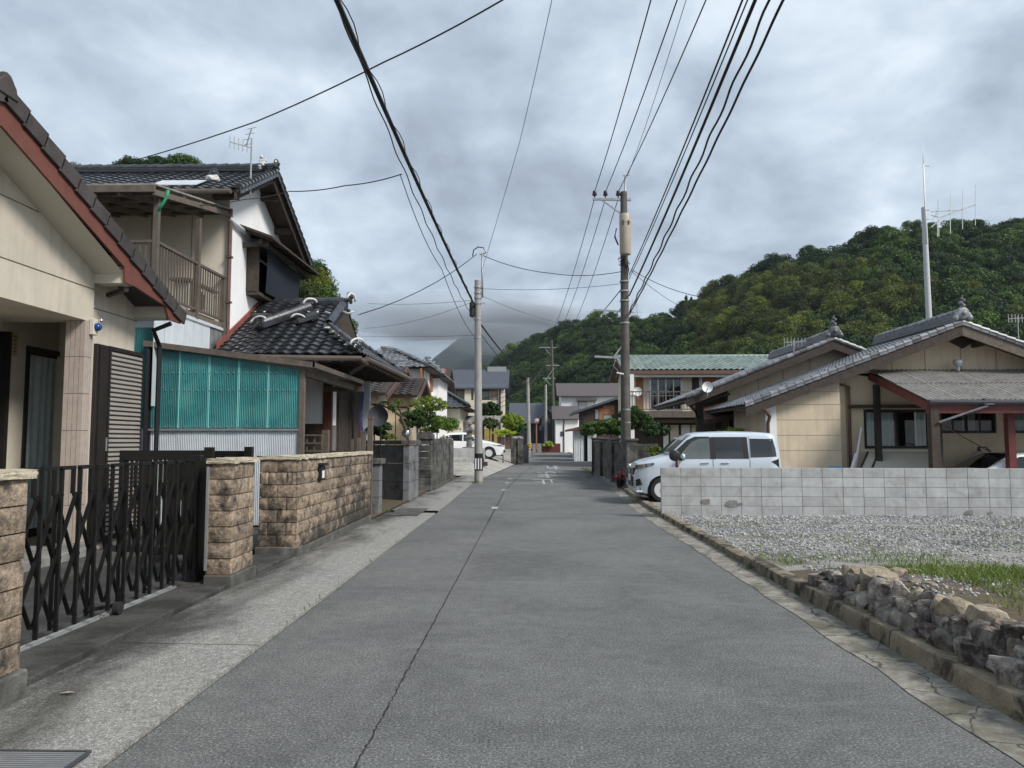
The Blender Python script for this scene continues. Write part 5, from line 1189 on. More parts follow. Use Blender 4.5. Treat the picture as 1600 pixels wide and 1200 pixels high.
# old wall along the street on the far side
ow = thing('old_block_wall', 'old dark stained block wall with pillars running along the street at the utility pole', 'wall', (3.3,30,0))
A = Vector((3.10,24.1,0)); B = Vector((3.22,38.0,0)); dU = (B-A)
block_wall(ow, (A.x,B.y,0), (0,-1,0), 35, 7, .12, .397, .2, .15, m_oldblock)
block_wall(ow, (3.27,24.1,0), (1,0,0), 2, 7, .1, .36, .2, .15, m_oldblock)
for y in (24.2,28.8,33.3,37.5):
    mb = MB(); mb.box((3.0,y-.2,.02),(3.32,y+.22,1.56+G(y))); mb.build('pillar', m_oldblock, ow, bevel=.01)
    mb = MB(); mb.box((2.96,y-.24,1.56+G(y)),(3.36,y+.26,1.63+G(y))); mb.build('pillar_cap', m_dconc, ow, bevel=.01)
mb = MB(); mb.box((3.07,24.1,1.53),(3.28,38,1.59)); mb.build('coping', m_dconc, ow)
# grey wall pieces on the house side
sp_ = thing('wall_pillar', 'small grey rendered pillar with dark cap at the end of the split-stone wall', 'pillar', (-3.35,16.5,0))
for k in range(3): mb = MB(); mb.box((-3.52,16.35,.05+.345*k),(-3.2,16.7,.05+.345*k+.335)); mb.build('block', m_greyw, sp_, bevel=.006)
mb = MB(); mb.box((-3.57,16.30,1.09),(-3.14,16.75,1.21)); mb.build('cap', m_dconc, sp_, bevel=.012)
gwl = thing('grey_wall', 'weathered grey slab wall with dark coping at the neighbour\'s entrance', 'wall', (-3.6,20.3,0))
c0 = P(642,784,y=19.9); a = Vector((-3.12,19.9,0)); b_ = Vector((-4.75,20.9,0))
for (p, q) in ((b_, a), (a, a+Vector((.03,1.5,0)))):
    dd = (q-p).normalized(); L_ = (q-p).length
    for k in range(3):
        mb = MB(); off = Vector((-dd.y,dd.x,0))*.08; z = .05+.48*k; mb.bar(p+off+Vector((0,0,z+.235)), q+off+Vector((0,0,z+.235)), .16-.002*k, .47); mb.build('slab', m_greyw, gwl, bevel=.006)
    mb = MB(); mb.bar(p-dd*.05+off+Vector((0,0,1.55)), q+dd*.05+off+Vector((0,0,1.55)), .26, .11); mb.build('coping', m_dconc, gwl, bevel=.01)
bp_ = thing('block_pillar', 'dark banded gate pillar built of thin blocks beyond the grey slab wall', 'pillar', (-3.45,24.6,0))
z = .0; y = 23.6; xp = (P(653,700,y=y).x, P(674,700,y=y).x)
for k in range(9): mb = MB(); mb.box((xp[0]+.01,y,G(y)+.05+.2*k),(xp[1]-.01,y+.45,G(y)+.05+.2*k+.185)); mb.build('block', m_oldblock, bp_, bevel=.008)
mb = MB(); mb.box((xp[0]-.04,y-.05,P(660,686,y=y).z),(xp[1]+.04,y+.5,P(660,678,y=y).z)); mb.build('cap', m_dconc, bp_, bevel=.01)
bw2 = thing('block_wall', 'stretch of old grey block wall with vertical grooves between the banded pillar and the dark gatepost', 'wall', (-3.5,27,0))
y0_ = 24.1; xx_ = xp[1]-.16
block_wall(bw2, (xx_,31.0-.4,0), (0,-1,0), 16, 8, G(27)+.1, .40, .19, .15, m_oldblock)
mb = MB(); mb.box((xx_-.3,24.1,.0),(xx_+.22,31,G(27)+.12)); mb.build('planter_kerb', m_dconc, bw2)
gp = thing('gatepost', 'dark rough stone gatepost at the edge of the driveway', 'pillar', (-3.3,31.5,0)); y = 31; px0, px1 = P(690,700,y=y).x, P(706,700,y=y).x
for k in range(6): mb = MB(); blob(mb, ((px0+px1)/2,y+.2,G(y)+.2+.27*k), .24, k, .2, 2, (.9,1,.62)); mb.build('stone', m_oldblock, gp)
# round tree-cut disc thing and mirror
ds = thing('dish_aerial', 'dark grey satellite dish seen from behind above the tall fence post', 'satellite dish', P(590,655,y=17.6))
c = P(591,650,y=17.6); mb = MB(); mb.lathe([(0,.06),(.10,.05),(.18,.02),(.235,-.04),(.24,-.045),(.18,.01),(0,.05)], c, 22, 'Y'); mb.build('dish', m_dgrey, ds, smooth=60)
mb = MB(); mb.tube([c+Vector((0,.05,0)), c+Vector((.02,.2,-.15)), c+Vector((.02,.2,-1.2))], .02, 6); mb.build('arm', m_blkpl, ds)
cm = thing('convex_mirror', 'little round convex mirror on the coping of the grey slab wall', 'mirror', P(634,690,y=20.6))
c = P(634,677,y=20.6); mb = MB(); mb.lathe([(0,-.03),(.05,-.025),(.09,-.01),(.1,0)], c, 18, 'Y'); mb.build('mirror', m_chrome, cm, smooth=1); mb = MB(); mb.lathe([(.1,0),(.115,-.01),(.115,.02),(.03,.05)], c, 18, 'Y'); mb.build('rim', m_gwood, cm); mb = MB(); mb.tube([c+Vector((0,.03,0)),c+Vector((.0,.03,-.35))], .015, 6); mb.build('pole', m_galv, cm)
# ================================================================== generic gabled house
def gable(t, x0, x1, y0, y1, z0, ze, rise, axis, wallm, roofm, over=.45, tiles=None, parts=True, fasc=None, deck=.1, wallname='wall'):
    "walls and gable roof; axis: direction of the ridge"
    mb = MB()
    if axis == 'X':
        ym = (y0+y1)/2; s = rise/((y1-y0)/2)
        mb.add([(x0,y0,z0),(x1,y0,z0),(x1,y1,z0),(x0,y1,z0),(x0,y0,ze),(x1,y0,ze),(x1,y1,ze),(x0,y1,ze),(x0,ym,ze+rise),(x1,ym,ze+rise)],[(0,1,5,4),(2,3,7,6),(1,2,6,9,5),(3,0,4,8,7),(4,5,9,8),(6,7,8,9)])
        E = [((x0-over,y0-over,ze-over*s),(x1+over,y0-over,ze-over*s),(x1+over,ym,ze+rise),(x0-over,ym,ze+rise)),((x1+over,y1+over,ze-over*s),(x0-over,y1+over,ze-over*s),(x0-over,ym,ze+rise),(x1+over,ym,ze+rise))]
    else:
        xm = (x0+x1)/2; s = rise/((x1-x0)/2)
        mb.add([(x0,y0,z0),(x1,y0,z0),(x1,y1,z0),(x0,y1,z0),(x0,y0,ze),(x1,y0,ze),(x1,y1,ze),(x0,y1,ze),(xm,y0,ze+rise),(xm,y1,ze+rise)],[(0,1,5,8,4),(2,3,7,9,6),(1,2,6,5),(3,0,4,7),(4,8,9,7),(5,6,9,8)])
        E = [((x0-over,y1+over,ze-over*s),(x0-over,y0-over,ze-over*s),(xm,y0-over,ze+rise),(xm,y1+over,ze+rise)),((x1+over,y0-over,ze-over*s),(x1+over,y1+over,ze-over*s),(xm,y1+over,ze+rise),(xm,y0-over,ze+rise))]
    mb.build(wallname, wallm, t)
    for e in E:
        e = [Vector(p)+Vector((0,0,.03)) for p in e]; n = (e[1]-e[0]).cross(e[3]-e[0]).normalized()
        if n.z < 0: n = -n
        mb = MB(); mb.prism(e, n*deck); mb.build('roof', roofm if not tiles else m_dwood, t)
        if tiles:
            tw, tl, ind = tiles; U = (e[1]-e[0]).normalized(); V = (e[3]-e[0]).normalized(); U2 = U
            if U.cross(V).z < 0: pass
            tile_roof(t, e[0]+n*(deck+.01), U, V, int((e[1]-e[0]).length/tw), int((e[3]-e[0]).length/tl), tw, tl, roofm, ind, h=tw*.13, th=.03)
    return E
def hip(t, x0, x1, y0, y1, z0, ze, rise, wallm, roofm, over, rx0, rx1, tiles):
    mb = MB(); mb.box((x0,y0,z0),(x1,y1,ze)); mb.build('wall', wallm, t); ym = (y0+y1)/2; o_ = over
    c = [Vector(p) for p in ((x0-o_,y0-o_,ze-.1),(x1+o_,y0-o_,ze-.1),(x1+o_,y1+o_,ze-.1),(x0-o_,y1+o_,ze-.1),(rx0,ym,ze+rise),(rx1,ym,ze+rise))]
    mb = MB(); mb.add(c, [(0,1,5,4),(1,2,5),(2,3,4,5),(3,0,4),(0,3,2,1)]); mb.build('roof', m_dwood, t)
    tw, tl, n = tiles; V = Vector((0,ym-y0+o_,rise+.1)); L_ = V.length
    tile_roof(t, c[0]+Vector((0,-.03,.04)), (1,0,0), V, int((x1-x0+2*o_)/tw), int(L_/tl), tw, tl, roofm, n, lambda u, v: (rx0-c[0].x)*v/L_-.1 < u < (x1+o_-c[0].x)-(x1+o_-rx1)*v/L_+.1, h=.04)
    dn = (y1-y0)/2+o_; V = Vector((-(x1+o_-rx1),0,rise+.1)); L2 = V.length
    tile_roof(t, c[1]+Vector((.03,0,.04)), (0,1,0), V, int(2*dn/tw), int(L2/tl), tw, tl, roofm, 60, lambda u, v: dn*v/L2-.1 < u < 2*dn-dn*v/L2+.1, h=.04)
    ridge(t, c[4], c[5], roofm, w=.24, h=.16, step=.3, r=.09); ridge(t, c[5]+Vector((0,0,0)), c[1]+Vector((-.1,.1,.08)), roofm, w=.2, h=.08, step=.3, r=.08); ridge(t, c[4], c[0]+Vector((.1,.1,.08)), roofm, w=.2, h=.08, step=.3, r=.08)
# ---- house 4 (brown tiled, beige) behind the tree
h = thing('house', 'low beige house with two stepped brown tiled gables behind the garden tree', 'house', (-7,30,0))
def zat(py, y, px=700): return P(px,py,y=y).z
y = 27.0
gable(h, -8.2, -5.42, y, y+8, 0, zat(618,26.6)+.1, 1.2, 'X', m_beige, m_brtile, .4, (.30,.30,120))
ya = 29.2
gable(h, -5.9, -4.6, ya, ya+3.6, 0, zat(621,28.8)+.1, .68, 'X', m_beige, m_brtile, .35, (.30,.28,120))
mb = MB(); q = -4.98; ze_4 = zat(618,26.6)+.04; mb.prism([(q,26.55,ze_4),(q,31,ze_4+1.4),(q,31,ze_4+1.18),(q,26.55,ze_4-.2)], (.05,0,0)); mb.prism([(q,35.4,ze_4),(q,31,ze_4+1.4),(q,31,ze_4+1.18),(q,35.4,ze_4-.2)], (.05,0,0)); mb.build('verge_board', m_pipe, h)
q = -4.22; ze_4 = zat(621,28.8)+.02; mb = MB(); mb.prism([(q,ya-.36,ze_4),(q,ya+1.8,ze_4+.86),(q,ya+1.8,ze_4+.68),(q,ya-.36,ze_4-.18)], (.05,0,0)); mb.prism([(q,ya+3.96,ze_4),(q,ya+1.8,ze_4+.86),(q,ya+1.8,ze_4+.68),(q,ya+3.96,ze_4-.18)], (.05,0,0)); mb.build('verge_board', m_pipe, h)
window(h, (-5.6,ya-.02,1.0), (1,0,0), (0,-1,0), 1.0, 1.9, 2, m_brmetal, None, depth=.0, back=False)
mb = MB(); mb.box((P(650,640,y=ya-.5).x,ya-.5,0),(P(655,640,y=ya-.5).x,ya-.38,zat(626,ya))); mb.build('porch_post', m_soffit, h)
# ---- house 5: white two-storey with hipped dark tile roof
h = thing('house', 'white two-storey house with dark tiled roof and wooden shutters behind the beige house', 'house', (-8,38,0))
y = 36; xa_, xb_ = P(560,580,y=y).x, P(660,580,y=y).x; ze = zat(573,y)
hip(h, xa_, xb_, y, y+5.0, 0, ze, zat(549,y+2.5)-ze, m_white, m_grey, .5, P(595,560,y=y+2.5).x, P(618,560,y=y+2.5).x, (.3,.3,150)); hip(h, P(650,580,y=40).x, P(686,580,y=40).x, 40, 44, 0, zat(588,40), 1.0, m_white, m_grey, .4, P(664,560,y=42).x, P(668,560,y=42).x, (.3,.3,60))
ornament(h, (P(614,553,y=y+2.7).x, y+2.6, zat(556,y+2.7)), .8, m_grey, (0,-1,0), top=False)
for px in (657,666,672,678):
    p = P(px,600,x=xb_+.02); mb = MB(); mb.box((xb_,p.y,zat(607,37)),(xb_+.05,p.y+.9,zat(590,37)+.3)); mb.build('shutter', m_orwood if px != 666 else m_white, h)
# ---- red tiled house
h = thing('house', 'small cream house with red clay tiled roof showing between the dark roofs', 'house', (-6,50,0))
y = 50; gable(h, P(655,600,y=y).x, P(688,600,y=y).x, y, y+5, 0, zat(606,y), 1.4, 'X', m_cream2, m_redtile, .5, (.4,.4,60))
# ---- slate-roofed two-storey
h = thing('house', 'wide cream two-storey house with blue-grey slate roof beyond the concrete pole', 'house', (-4,66,0))
y = 66; x0, x1 = P(694,600,y=y).x, P(785,600,y=y).x; ze = zat(603,y)
gable(h, x0, x1, y+1.4, y+7.5, 0, ze, 1.7, 'X', m_cream2, m_slate, .5)
mb = MB(); mb.prism([(x0-.3,y-.3,ze-.28),(x1+.3,y-.3,ze-.28),(x1+.3,y+1.5,ze+.16),(x0-.3,y+1.5,ze+.16)], (0,0,.12)); mb.build('roof', m_slate, h)
mb = MB(); mb.box((x0,y,0),(x1,y+.15,zat(628,y))); mb.box((x0,y,zat(628,y)),(x1,y+.12,zat(628,y)+.15)); mb.build('balcony_wall', m_cream2, h)
for px in (697,731,745,783): q = P(px,610,y=y).x; mb = MB(); mb.box((q-.28,y,zat(628,y)+.15),(q+.28,y+.3,ze-.3)); mb.build('column', m_cream2, h)
for a_, b2 in ((700,728),(750,778)):
    window(h, (P(a_,620,y=y+1.36).x,y+1.36,zat(627,y)), (1,0,0), (0,-1,0), P(b2,600,y=y).x-P(a_,600,y=y).x, ze-.3-zat(627,y), 2, m_brmetal, None, depth=.0, back=False)
mb = MB(); q = P(785,585,y=y+3); mb.box((q.x-1.4,y+4,ze+1.2),(q.x+.3,y+5.2,ze+2.05)); mb.build('chimney', m_galv, h)
mb = MB(); q = P(781,600,y=y-.3); mb.tube([(q.x,y-.12,ze-.3),(q.x,y-.12,.5)], .07, 6); mb.build('rain_pipe', m_blkpl, h)
# ---- hipped low house with black tiles
h = thing('house', 'single-storey house with low hipped black tile roof behind the carport', 'house', (-6,52,0))
y = 45; x0, x1 = P(640,640,y=y).x, P(735,640,y=y).x; ze = zat(636,y)
mb = MB(); mb.box((x0+.5,y,0),(x1-.6,y+6,ze)); mb.build('wall', m_cream2, h)
zr_ = zat(613,y+3); mb = MB(); mb.add([(x0,y-.6,ze-.1),(x1+.1,y-.6,ze-.1),(x1+.1,y+6.6,ze-.1),(x0,y+6.6,ze-.1),(x0,y+3,zr_),(P(694,612,y=y+3).x,y+3,zr_)], [(0,1,5,4),(1,2,5),(2,3,4,5),(3,0,4),(0,3,2,1)]); mb.build('roof', m_dwood, h)
V = (Vector((0,3.6,zr_-ze+.1))).normalized(); nU = int((x1-x0)/.35); xr_ = P(694,612,y=y+3).x
tile_roof(h, (x0,y-.65,ze-.05), (1,0,0), V, nU, 12, .35, .34, m_black, 200, lambda u, v: x0+u < x1-(x1-xr_)*(v*V.y/3.6))
ridge(h, (xr_,y+3,zr_), (x1,y-.55,ze-.05), m_black, w=.2, h=.1, step=.4, r=.1)
# ---- carport and yellow fence beyond
cp = thing('carport', 'carport with ribbed brown polycarbonate roof on dark posts', 'carport', (-4,40,0))
y = 47; x0, x1 = P(690,655,y=y).x, P(782,655,y=y).x; z1 = zat(659,y); z2 = zat(650,y+2)
n = 7
for k in range(n): 
    a_ = x0+(x1-x0)*k/n; mb = MB(); mb.prism([(a_+.03,y,z1-.02),(a_+(x1-x0)/n-.03,y,z1-.02),(a_+(x1-x0)/n-.03,y+2.6,z2),(a_+.03,y+2.6,z2)], (0,0,.03)); mb.build('roof_panel', m_asb, cp)
    mb = MB(); mb.bar((a_,y-.02,z1),(a_,y+2.6,z2+.02),.06,.08); mb.build('rib', m_rail, cp)
mb = MB(); mb.bar((x0,y-.03,z1-.08),(x1,y-.03,z1-.08),.08,.14); mb.build('beam', m_pipe, cp)
for px in (702,755,770): q = P(px,680,y=y).x; mb = MB(); mb.box((q-.06,y,0),(q+.06,y+.12,z1-.1)); mb.build('post', m_brmetal, cp)
yf = thing('panel_fence', 'yellow board fence under the carport roof', 'fence', (-4,44,0))
for k in range(10): 
    a_ = P(698,690,y=51).x+.48*k
    if a_ < P(768,690,y=51).x: mb = MB(); mb.box((a_,51,.3),(a_+.46,51.05,zat(670,51))); mb.build('board', m_yelb if k > 4 else M_('buff_board', (.34,.24,.08), .8, .2), yf)
# ---- low block wall and fence in front of the car
lw_ = thing('low_wall', 'low pale grey block wall with a stepped brick corner by the white cars', 'wall', (-4,37,0))
y = 37.3; x0, x1 = P(706,715,y=y).x, P(769,715,y=y).x; zt_ = zat(700,y); n = int((x1-x0)/.4)
block_wall(lw_, (x0,y,0), (1,0,0), n, 4, zt_-.8, .4, .2, .12, m_block)
for r_ in range(4):
    for k in range(3+r_ % 2): mb = MB(); q = P(723,715,y=y-.4).x+.3*k+.12*(3-r_); mb.box((q,y-.4+.0,zt_-.85+.2*(3-r_)-.0),(q+.28,y-.1,zt_-.66+.2*(3-r_))) if k+(3-r_) < 4 else None
    if mb.v: mb.build('brick', M_('dark_brick', (.06,.035,.035), .9, .3), lw_)
fb = thing('block_fence', 'block wall topped with ribbed brown panels beside the parked white car', 'wall', (-2.5,42,0))
y = 52.0; x0, x1 = P(775,715,y=y).x, P(797,715,y=y).x; zt_ = zat(682,y)
block_wall(fb, (x0-.6,y,0), (1,0,0), 4, 5, zt_-1.85, .4, .2, .12, m_block)
for k in range(16): mb = MB(); mb.box((x0-.6+.1*k,y+.02,zt_-.85),(x0-.51+.1*k,y+.06,zt_)); mb.build('slat', m_pipe, fb)
for px, lab in ((804,'stone gatepost with rounded cap beside the ribbed panel fence'),(812,'second stone gatepost, the one nearer the pole with the striped sleeve')):
    p = thing('gatepost', lab, 'pillar', P(px,712,y=46)); q = P(px,700,y=46).x; mb = MB(); mb.box((q-.22,46,0),(q+.2,46.4,zat(686,46))); mb.build('post', m_oldblock, p, bevel=.02); mb = MB(); blob(mb, (q,46.2,zat(686,46)+.06), .24, 3, .1, 2, (1,1,.5)); mb.build('cap', m_conc, p)
mb = MB(); mb.box((P(812,700,y=48).x,48,0),(P(826,700,y=48).x,48.15,zat(695,48))); tag(mb.build('dark_wall', m_dgrey), 'low dark bluish wall between the stone gateposts and the pole', 'wall')
# stone lantern
sl_ = thing('stone_lantern', 'stone garden lantern standing behind the low block wall near the pole', 'lantern', P(733,705,y=38)); c = P(733,700,y=38)
s = 38/FPX
def lz(py): return zat(py,38)
for nm, prof in (('base',[(11*s,lz(702)),(11*s,lz(699)),(5*s,lz(698))]),('shaft',[(4.5*s,lz(698)),(4*s,lz(686))]),('platform',[(5*s,lz(686)),(8*s,lz(683.5)),(8*s,lz(682))]),('fire_box',[(4.5*s,lz(682)),(4.5*s,lz(674))]),('roof',[(9*s,lz(674)),(9.5*s,lz(672.5)),(5*s,lz(668)),(2.5*s,lz(666))]),('finial',[(2*s,lz(666)),(5*s,lz(663)),(5*s,lz(659)),(1*s,lz(655))])):
    mb = MB(); mb.lathe(prof, (c.x,38,0), 6 if nm in ('roof','fire_box','platform') else 12); mb.build(nm, m_greyw if nm != 'finial' else m_conc, sl_)
# ---- end of the street
h = thing('house', 'white two-storey house with brown slate roof at the bend of the street', 'house', (6,88,0))
y = 86; x0, x1 = P(877,640,y=y).x, P(1010,640,y=y).x; ze = zat(618,y)
gable(h, x0, x1, y, y+7, 0, ze, 1.5, 'X', m_white, m_brslate, .5)
for a_, b2, p0, p1 in ((903,930,638,628),): 
    window(h, (P(a_,640,y=y).x,y-.03,zat(640,y)), (1,0,0), (0,-1,0), P(b2,600,y=y).x-P(a_,600,y=y).x, zat(627,y)-zat(640,y), 2, m_brmetal, m_scurt, depth=.0, back=False)
    q = P(901,626,y=y-.5); mb = MB(); mb.box((q.x,y-.5,q.z),(P(932,626,y=y).x,y,q.z+.18)); mb.build('canopy', m_brslate, h)
y = 81; x0, x1 = P(868,640,y=y).x, P(903,640,y=y).x
gable(h, x0, x1, y, y+5, 0, zat(654,y), 1.3, 'X', m_white, m_brslate, .35)
mb = MB(); mb.box((P(881,690,y=y).x-.04,y-.08,.5),(P(881,690,y=y).x+.06,y,zat(654,y))); mb.build('rain_pipe', m_brmetal, h)
for px in (878,): q = P(px,678,y=y); mb = MB(); mb.box((q.x-.15,y-.05,q.z-.25),(q.x+.15,y,q.z+.25)); mb.build('meter_box', m_dgrey, h)
h = thing('house', 'low dark grey boarded building with slate roof facing down the street', 'house', (1,92,0))
y = 88; gable(h, P(800,660,y=y).x, P(846,660,y=y).x, y, y+8, 0, zat(660,y), 2.3, 'X', m_dgrey, m_slate, .4)
y = 86.5; gable(h, P(846,660,y=y).x, P(866,660,y=y).x, y, y+7, 0, zat(652,y), .9, 'Y', m_dgrey, m_slate, .3)
mb = MB(); q = P(846,670,y=87.9); mb.box((P(843,668,y=87.9).x,87.9,zat(672,88)),(P(849,668,y=87.9).x,87.98,zat(665,88))); mb.build('window', m_galv, h)
pln = thing('brick_planter', 'low red brick planter with a green shrub at the foot of the white house', 'planter', P(860,702,y=78)); y = 78
mb = MB(); mb.box((P(847,700,y=y).x,y,.2),(P(866,700,y=y).x,y+.8,zat(694,y))); mb.box((P(866,700,y=y).x,y+.5,.2),(P(876,700,y=y).x,y+.9,zat(693,y))); mb.build('brickwork', M_('red_brick', (.11,.035,.028), .9, .3, 6), pln)
cw = P(831,697,y=80); mb = MB(); mb.box((P(832,697,y=80).x,80,.2),(P(846,697,y=80).x,80.2,zat(693,80))); tag(mb.build('low_wall', m_conc), 'short pale concrete wall behind the orange mirror post', 'wall')
mp_ = thing('traffic_mirror', 'round traffic mirror on a faded orange post at the bend', 'traffic mirror', P(837,700,y=79)); c = P(838,657,y=79)
mb = MB(); mb.tube([(c.x,79,.3),(c.x,79,c.z)], .07, 8); mb.build('post', m_orange, mp_)
mb = MB(); mb.lathe([(0,-.05),(.2,-.03),(.26,0)], (c.x+.05,78.85,c.z), 18, 'Y'); mb.build('mirror', m_chrome, mp_, smooth=1); mb = MB(); mb.lathe([(.26,-.0),(.31,-.05),(.32,.05),(.15,.1)], (c.x+.05,78.88,c.z), 18, 'Y'); mb.build('rim', m_orange, mp_)
# ---- brown house and garages on the far side
h = thing('house', 'dark brown house with orange-brown boarded gable behind the hedge', 'house', (7,58,0))
y = 60; x0, x1 = P(912,650,y=y).x, P(975,650,y=y).x; 
mb = MB(); q0 = (P(905,640,y=y).x,y,0); mb.add([(x0,y,0),(x1+1,y,0),(x1+1,y,zat(621,y)+.2),(P(963,621,y=y).x,y,zat(622,y)),(x0,y,zat(640,y)),(x0,y+6,0),(x1+1,y+6,0),(x1+1,y+6,zat(621,y)+.2),(P(963,621,y=y).x,y+6,zat(622,y)),(x0,y+6,zat(640,y))], [(0,1,2,3,4),(5,6,7,8,9),(0,4,9,5)]); mb.build('wall', m_dwood, h)
mb = MB(); a_ = P(896,643,y=y-.6); b2 = P(965,620,y=y-.6); mb.prism([a_,b2,b2+Vector((0,0,-.18)),a_+Vector((0,0,-.18))], (0,7,0)); mb.build('roof', m_slate, h)
a_ = P(965,620,y=y-.6); b2 = P(985,660,y=y-.6); mb = MB(); mb.prism([a_,b2,b2+Vector((0,0,-.18)),a_+Vector((0,0,-.18))], (0,7,0)); mb.build('roof', m_greent, h)
for a_, b2, p0, p1, m in ((936,942,656,638,m_orwood),(942,960,648,634,m_orwood),(943,955,656,649,m_galv),(930,935,655,640,m_galv)):
    mb = MB(); mb.box((P(a_,650,y=y).x,y-.06,zat(p0,y)),(P(b2,650,y=y).x,y-.01,zat(p1,y))); mb.build('panel', m, h)
g = thing('garage', 'small corrugated tin garage with rusty red roof at the roadside', 'garage', (5,54,0))
y = 52; x0, x1 = P(898,690,y=y).x, P(932,690,y=y).x
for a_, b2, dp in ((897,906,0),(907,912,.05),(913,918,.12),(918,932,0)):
    xq0, xq1 = P(a_,690,y=y).x, P(b2,690,y=y).x; corrugated(g, (xq0,y+dp,.1), (1,0,0), (0,0,1), xq1-xq0, zat(673,y)-.1, m_tin if dp < .1 else m_dark, .1, .012, 'tin_sheet')  # the deepest-set sheet is coloured as the dark inside of the garage, not tin
mb = MB(); mb.prism([(x0-.5,y-.5,zat(671,y)),(x0+1.3,y-.5,zat(662,y)),(x1+.3,y-.5,zat(662,y)),(x1+.3,y+3.5,zat(662,y)),(x0+1.3,y+3.5,zat(662,y)),(x0-.5,y+3.5,zat(671,y))][0:3]+[(x1+.3,y-.5,zat(666,y)-.1),(x0-.5,y-.5,zat(671,y)-.12)], (0,4,0)); mb.build('roof', M_('rusty_red_roof', (.14,.045,.04), .7, .3, 3), g)
mb = MB(); mb.box((x0+.05,y+.15,0),(x1,y+3.4,zat(668,y))); mb.build('inner_wall', m_tin, g)
# flower pot by the wall
fp = thing('flower_pot', 'black flower pot of pink petunias at the foot of the old block wall', 'flower pot', P(964,762,y=25.2)); c = P(964,750,y=25.2)
mb = MB(); mb.lathe([(.10,.05),(.14,.30)], (2.92,25.2,.03), 12); mb.build('pot', m_blkpl, fp)
vs, fs = [], []; leaves(vs, fs, (2.92,25.2,.42), (.2,.2,.14), 160, .04, .3); link('foliage', leafmesh('foliage', vs, fs, m_leaf), fp)
vs, fs = [], []; leaves(vs, fs, (2.92,25.15,.46), (.2,.2,.14), 90, .04, .8); link('blossom', leafmesh('blossom', vs, fs, M_('pink_petals', (.75,.12,.22), .7, .3, 30)), fp)
# ================================================================== plants
np.random.seed(11)
def sh(name, label, px, py, y, rx, ry_, rz_, mat, n=14, nl=170, sz=.05, cat='shrub', grp=None, base=None, seed=1):
    c = P(px, py, y=y); b0 = G(y) if base is None else base; rx, rz_ = rx*y/FPX, rz_*y/FPX
    return tree(name, label, cat, (c.x, y, b0), 1, (rx, ry_, rz_), mat, grp, n, nl, sz, .03, crown_z=c.z-b0, seed=seed)
sh('garden_tree', 'twisted garden tree with bright yellow-green tips leaning over the grey wall', 668, 632, 28.5, 26, .6, 15, m_leafy, 14, 150, .05, 'tree', seed=4)
sh('garden_tree', 'dark green shrub-like tree under the yellow-green one', 652, 655, 26.5, 28, .6, 18, m_leaf, 16, 170, .05, 'tree', seed=5)
sh('shrub', 'rounded green shrub spilling over the banded pillar and block wall', 683, 664, 31.5, 28, .8, 17, m_leaf, 16, 190, .055, seed=6)
sh('shrub', 'dark green bush behind the square fence posts', 585, 668, 21.5, 22, .5, 17, m_pine, 12, 190, .05, seed=7)
sh('shrub', 'low yellow-green bush next to the dark bush, above the grey slab wall', 604, 682, 21.8, 13, .3, 7, m_leafy, 7, 120, .04, seed=8)
bt = thing('bare_branch', 'dark arching branch with few leaves over the grey slab wall', 'branch', P(636,690,y=21.6))
mb = MB(); mb.tube([P(637,690,y=21.6),P(634,672,y=21.6),P(626,650,y=21.6),P(612,640,y=21.5),P(596,633,y=21.4),P(580,631,y=21.4)], .055, 7, .02); mb.tube([P(628,652,y=21.6),P(622,632,y=21.6),P(616,625,y=21.6)], .03, 6, .01); mb.build('limb', m_bark, bt, smooth=1)
vs, fs = [], []
for px, py in ((612,634),(600,630),(590,634),(622,628),(616,640)): leaves(vs, fs, P(px,py,y=21.5), (.16,.16,.08), 40, .045, .2)
link('leaf_spray', leafmesh('leaf_spray', vs, fs, m_leaf), bt)
sh('shrub', 'white-flowered bush at the tip of the block wall near the driveway', 694, 688, 30, 10, .4, 9, M_('pale_blossom', (.42,.42,.33), .8, .4, 10), 6, 90, .05, seed=9)
sh('garden_tree', 'broad green tree in front of the slate-roofed house', 766, 640, 58, 17, 1, 13, m_leaf, 14, 190, .12, 'tree', seed=10)
sh('garden_tree', 'pale yellow-green pine beyond the carport, beside the street', 799, 658, 52, 17, 1, 14, m_leafy, 16, 150, .10, 'tree', seed=11)
sh('garden_tree', 'dark tree below the pale pine at the street edge', 806, 672, 54, 14, 1, 12, m_pine, 10, 170, .11, 'tree', seed=12)
sh('shrub', 'clipped bright green hedge bush above the ribbed panel fence', 786, 676, 44, 16, .6, 7, m_leafy, 9, 170, .08, seed=13)
sh('garden_tree', 'green tree between the hipped roof and the panel fence', 765, 662, 47, 11, .6, 12, m_leaf, 10, 150, .09, 'tree', seed=14)
sh('shrub', 'green shrub in the brick planter', 858, 694, 77.8, 8, .4, 5, m_leafy, 5, 90, .1, base=.6, seed=15)
sh('hedge', 'uneven green hedge along the old block wall before the utility pole', 925, 670, 34, 22, .9, 13, m_leaf, 18, 170, .07, 'hedge', seed=16)
sh('hedge', 'second part of the hedge, darker, close to the utility pole', 955, 668, 31, 20, .8, 16, m_leaf, 18, 170, .07, 'hedge', seed=17)
sh('garden_tree', 'leafy green tree just behind the dark utility pole', 992, 655, 29, 22, .9, 22, m_leaf, 20, 200, .06, 'tree', seed=18)
sh('garden_tree', 'dark cloud-pruned pine beside the green tree, in front of the apartment balcony', 1024, 672, 27.5, 21, .6, 13, m_pine, 14, 220, .05, 'tree', seed=19)
sh('shrub', 'pale green hydrangea with a white bloom beside the windscreen of the silver-white car', 1027, 706, 23, 14, .4, 10, m_leafy, 7, 120, .05, seed=20)
sh('shrub', 'light green shrub between the white van roof and the brown entrance canopy', 1145, 676, 24.2, 20, .4, 9, m_leafy, 8, 120, .06, seed=21)
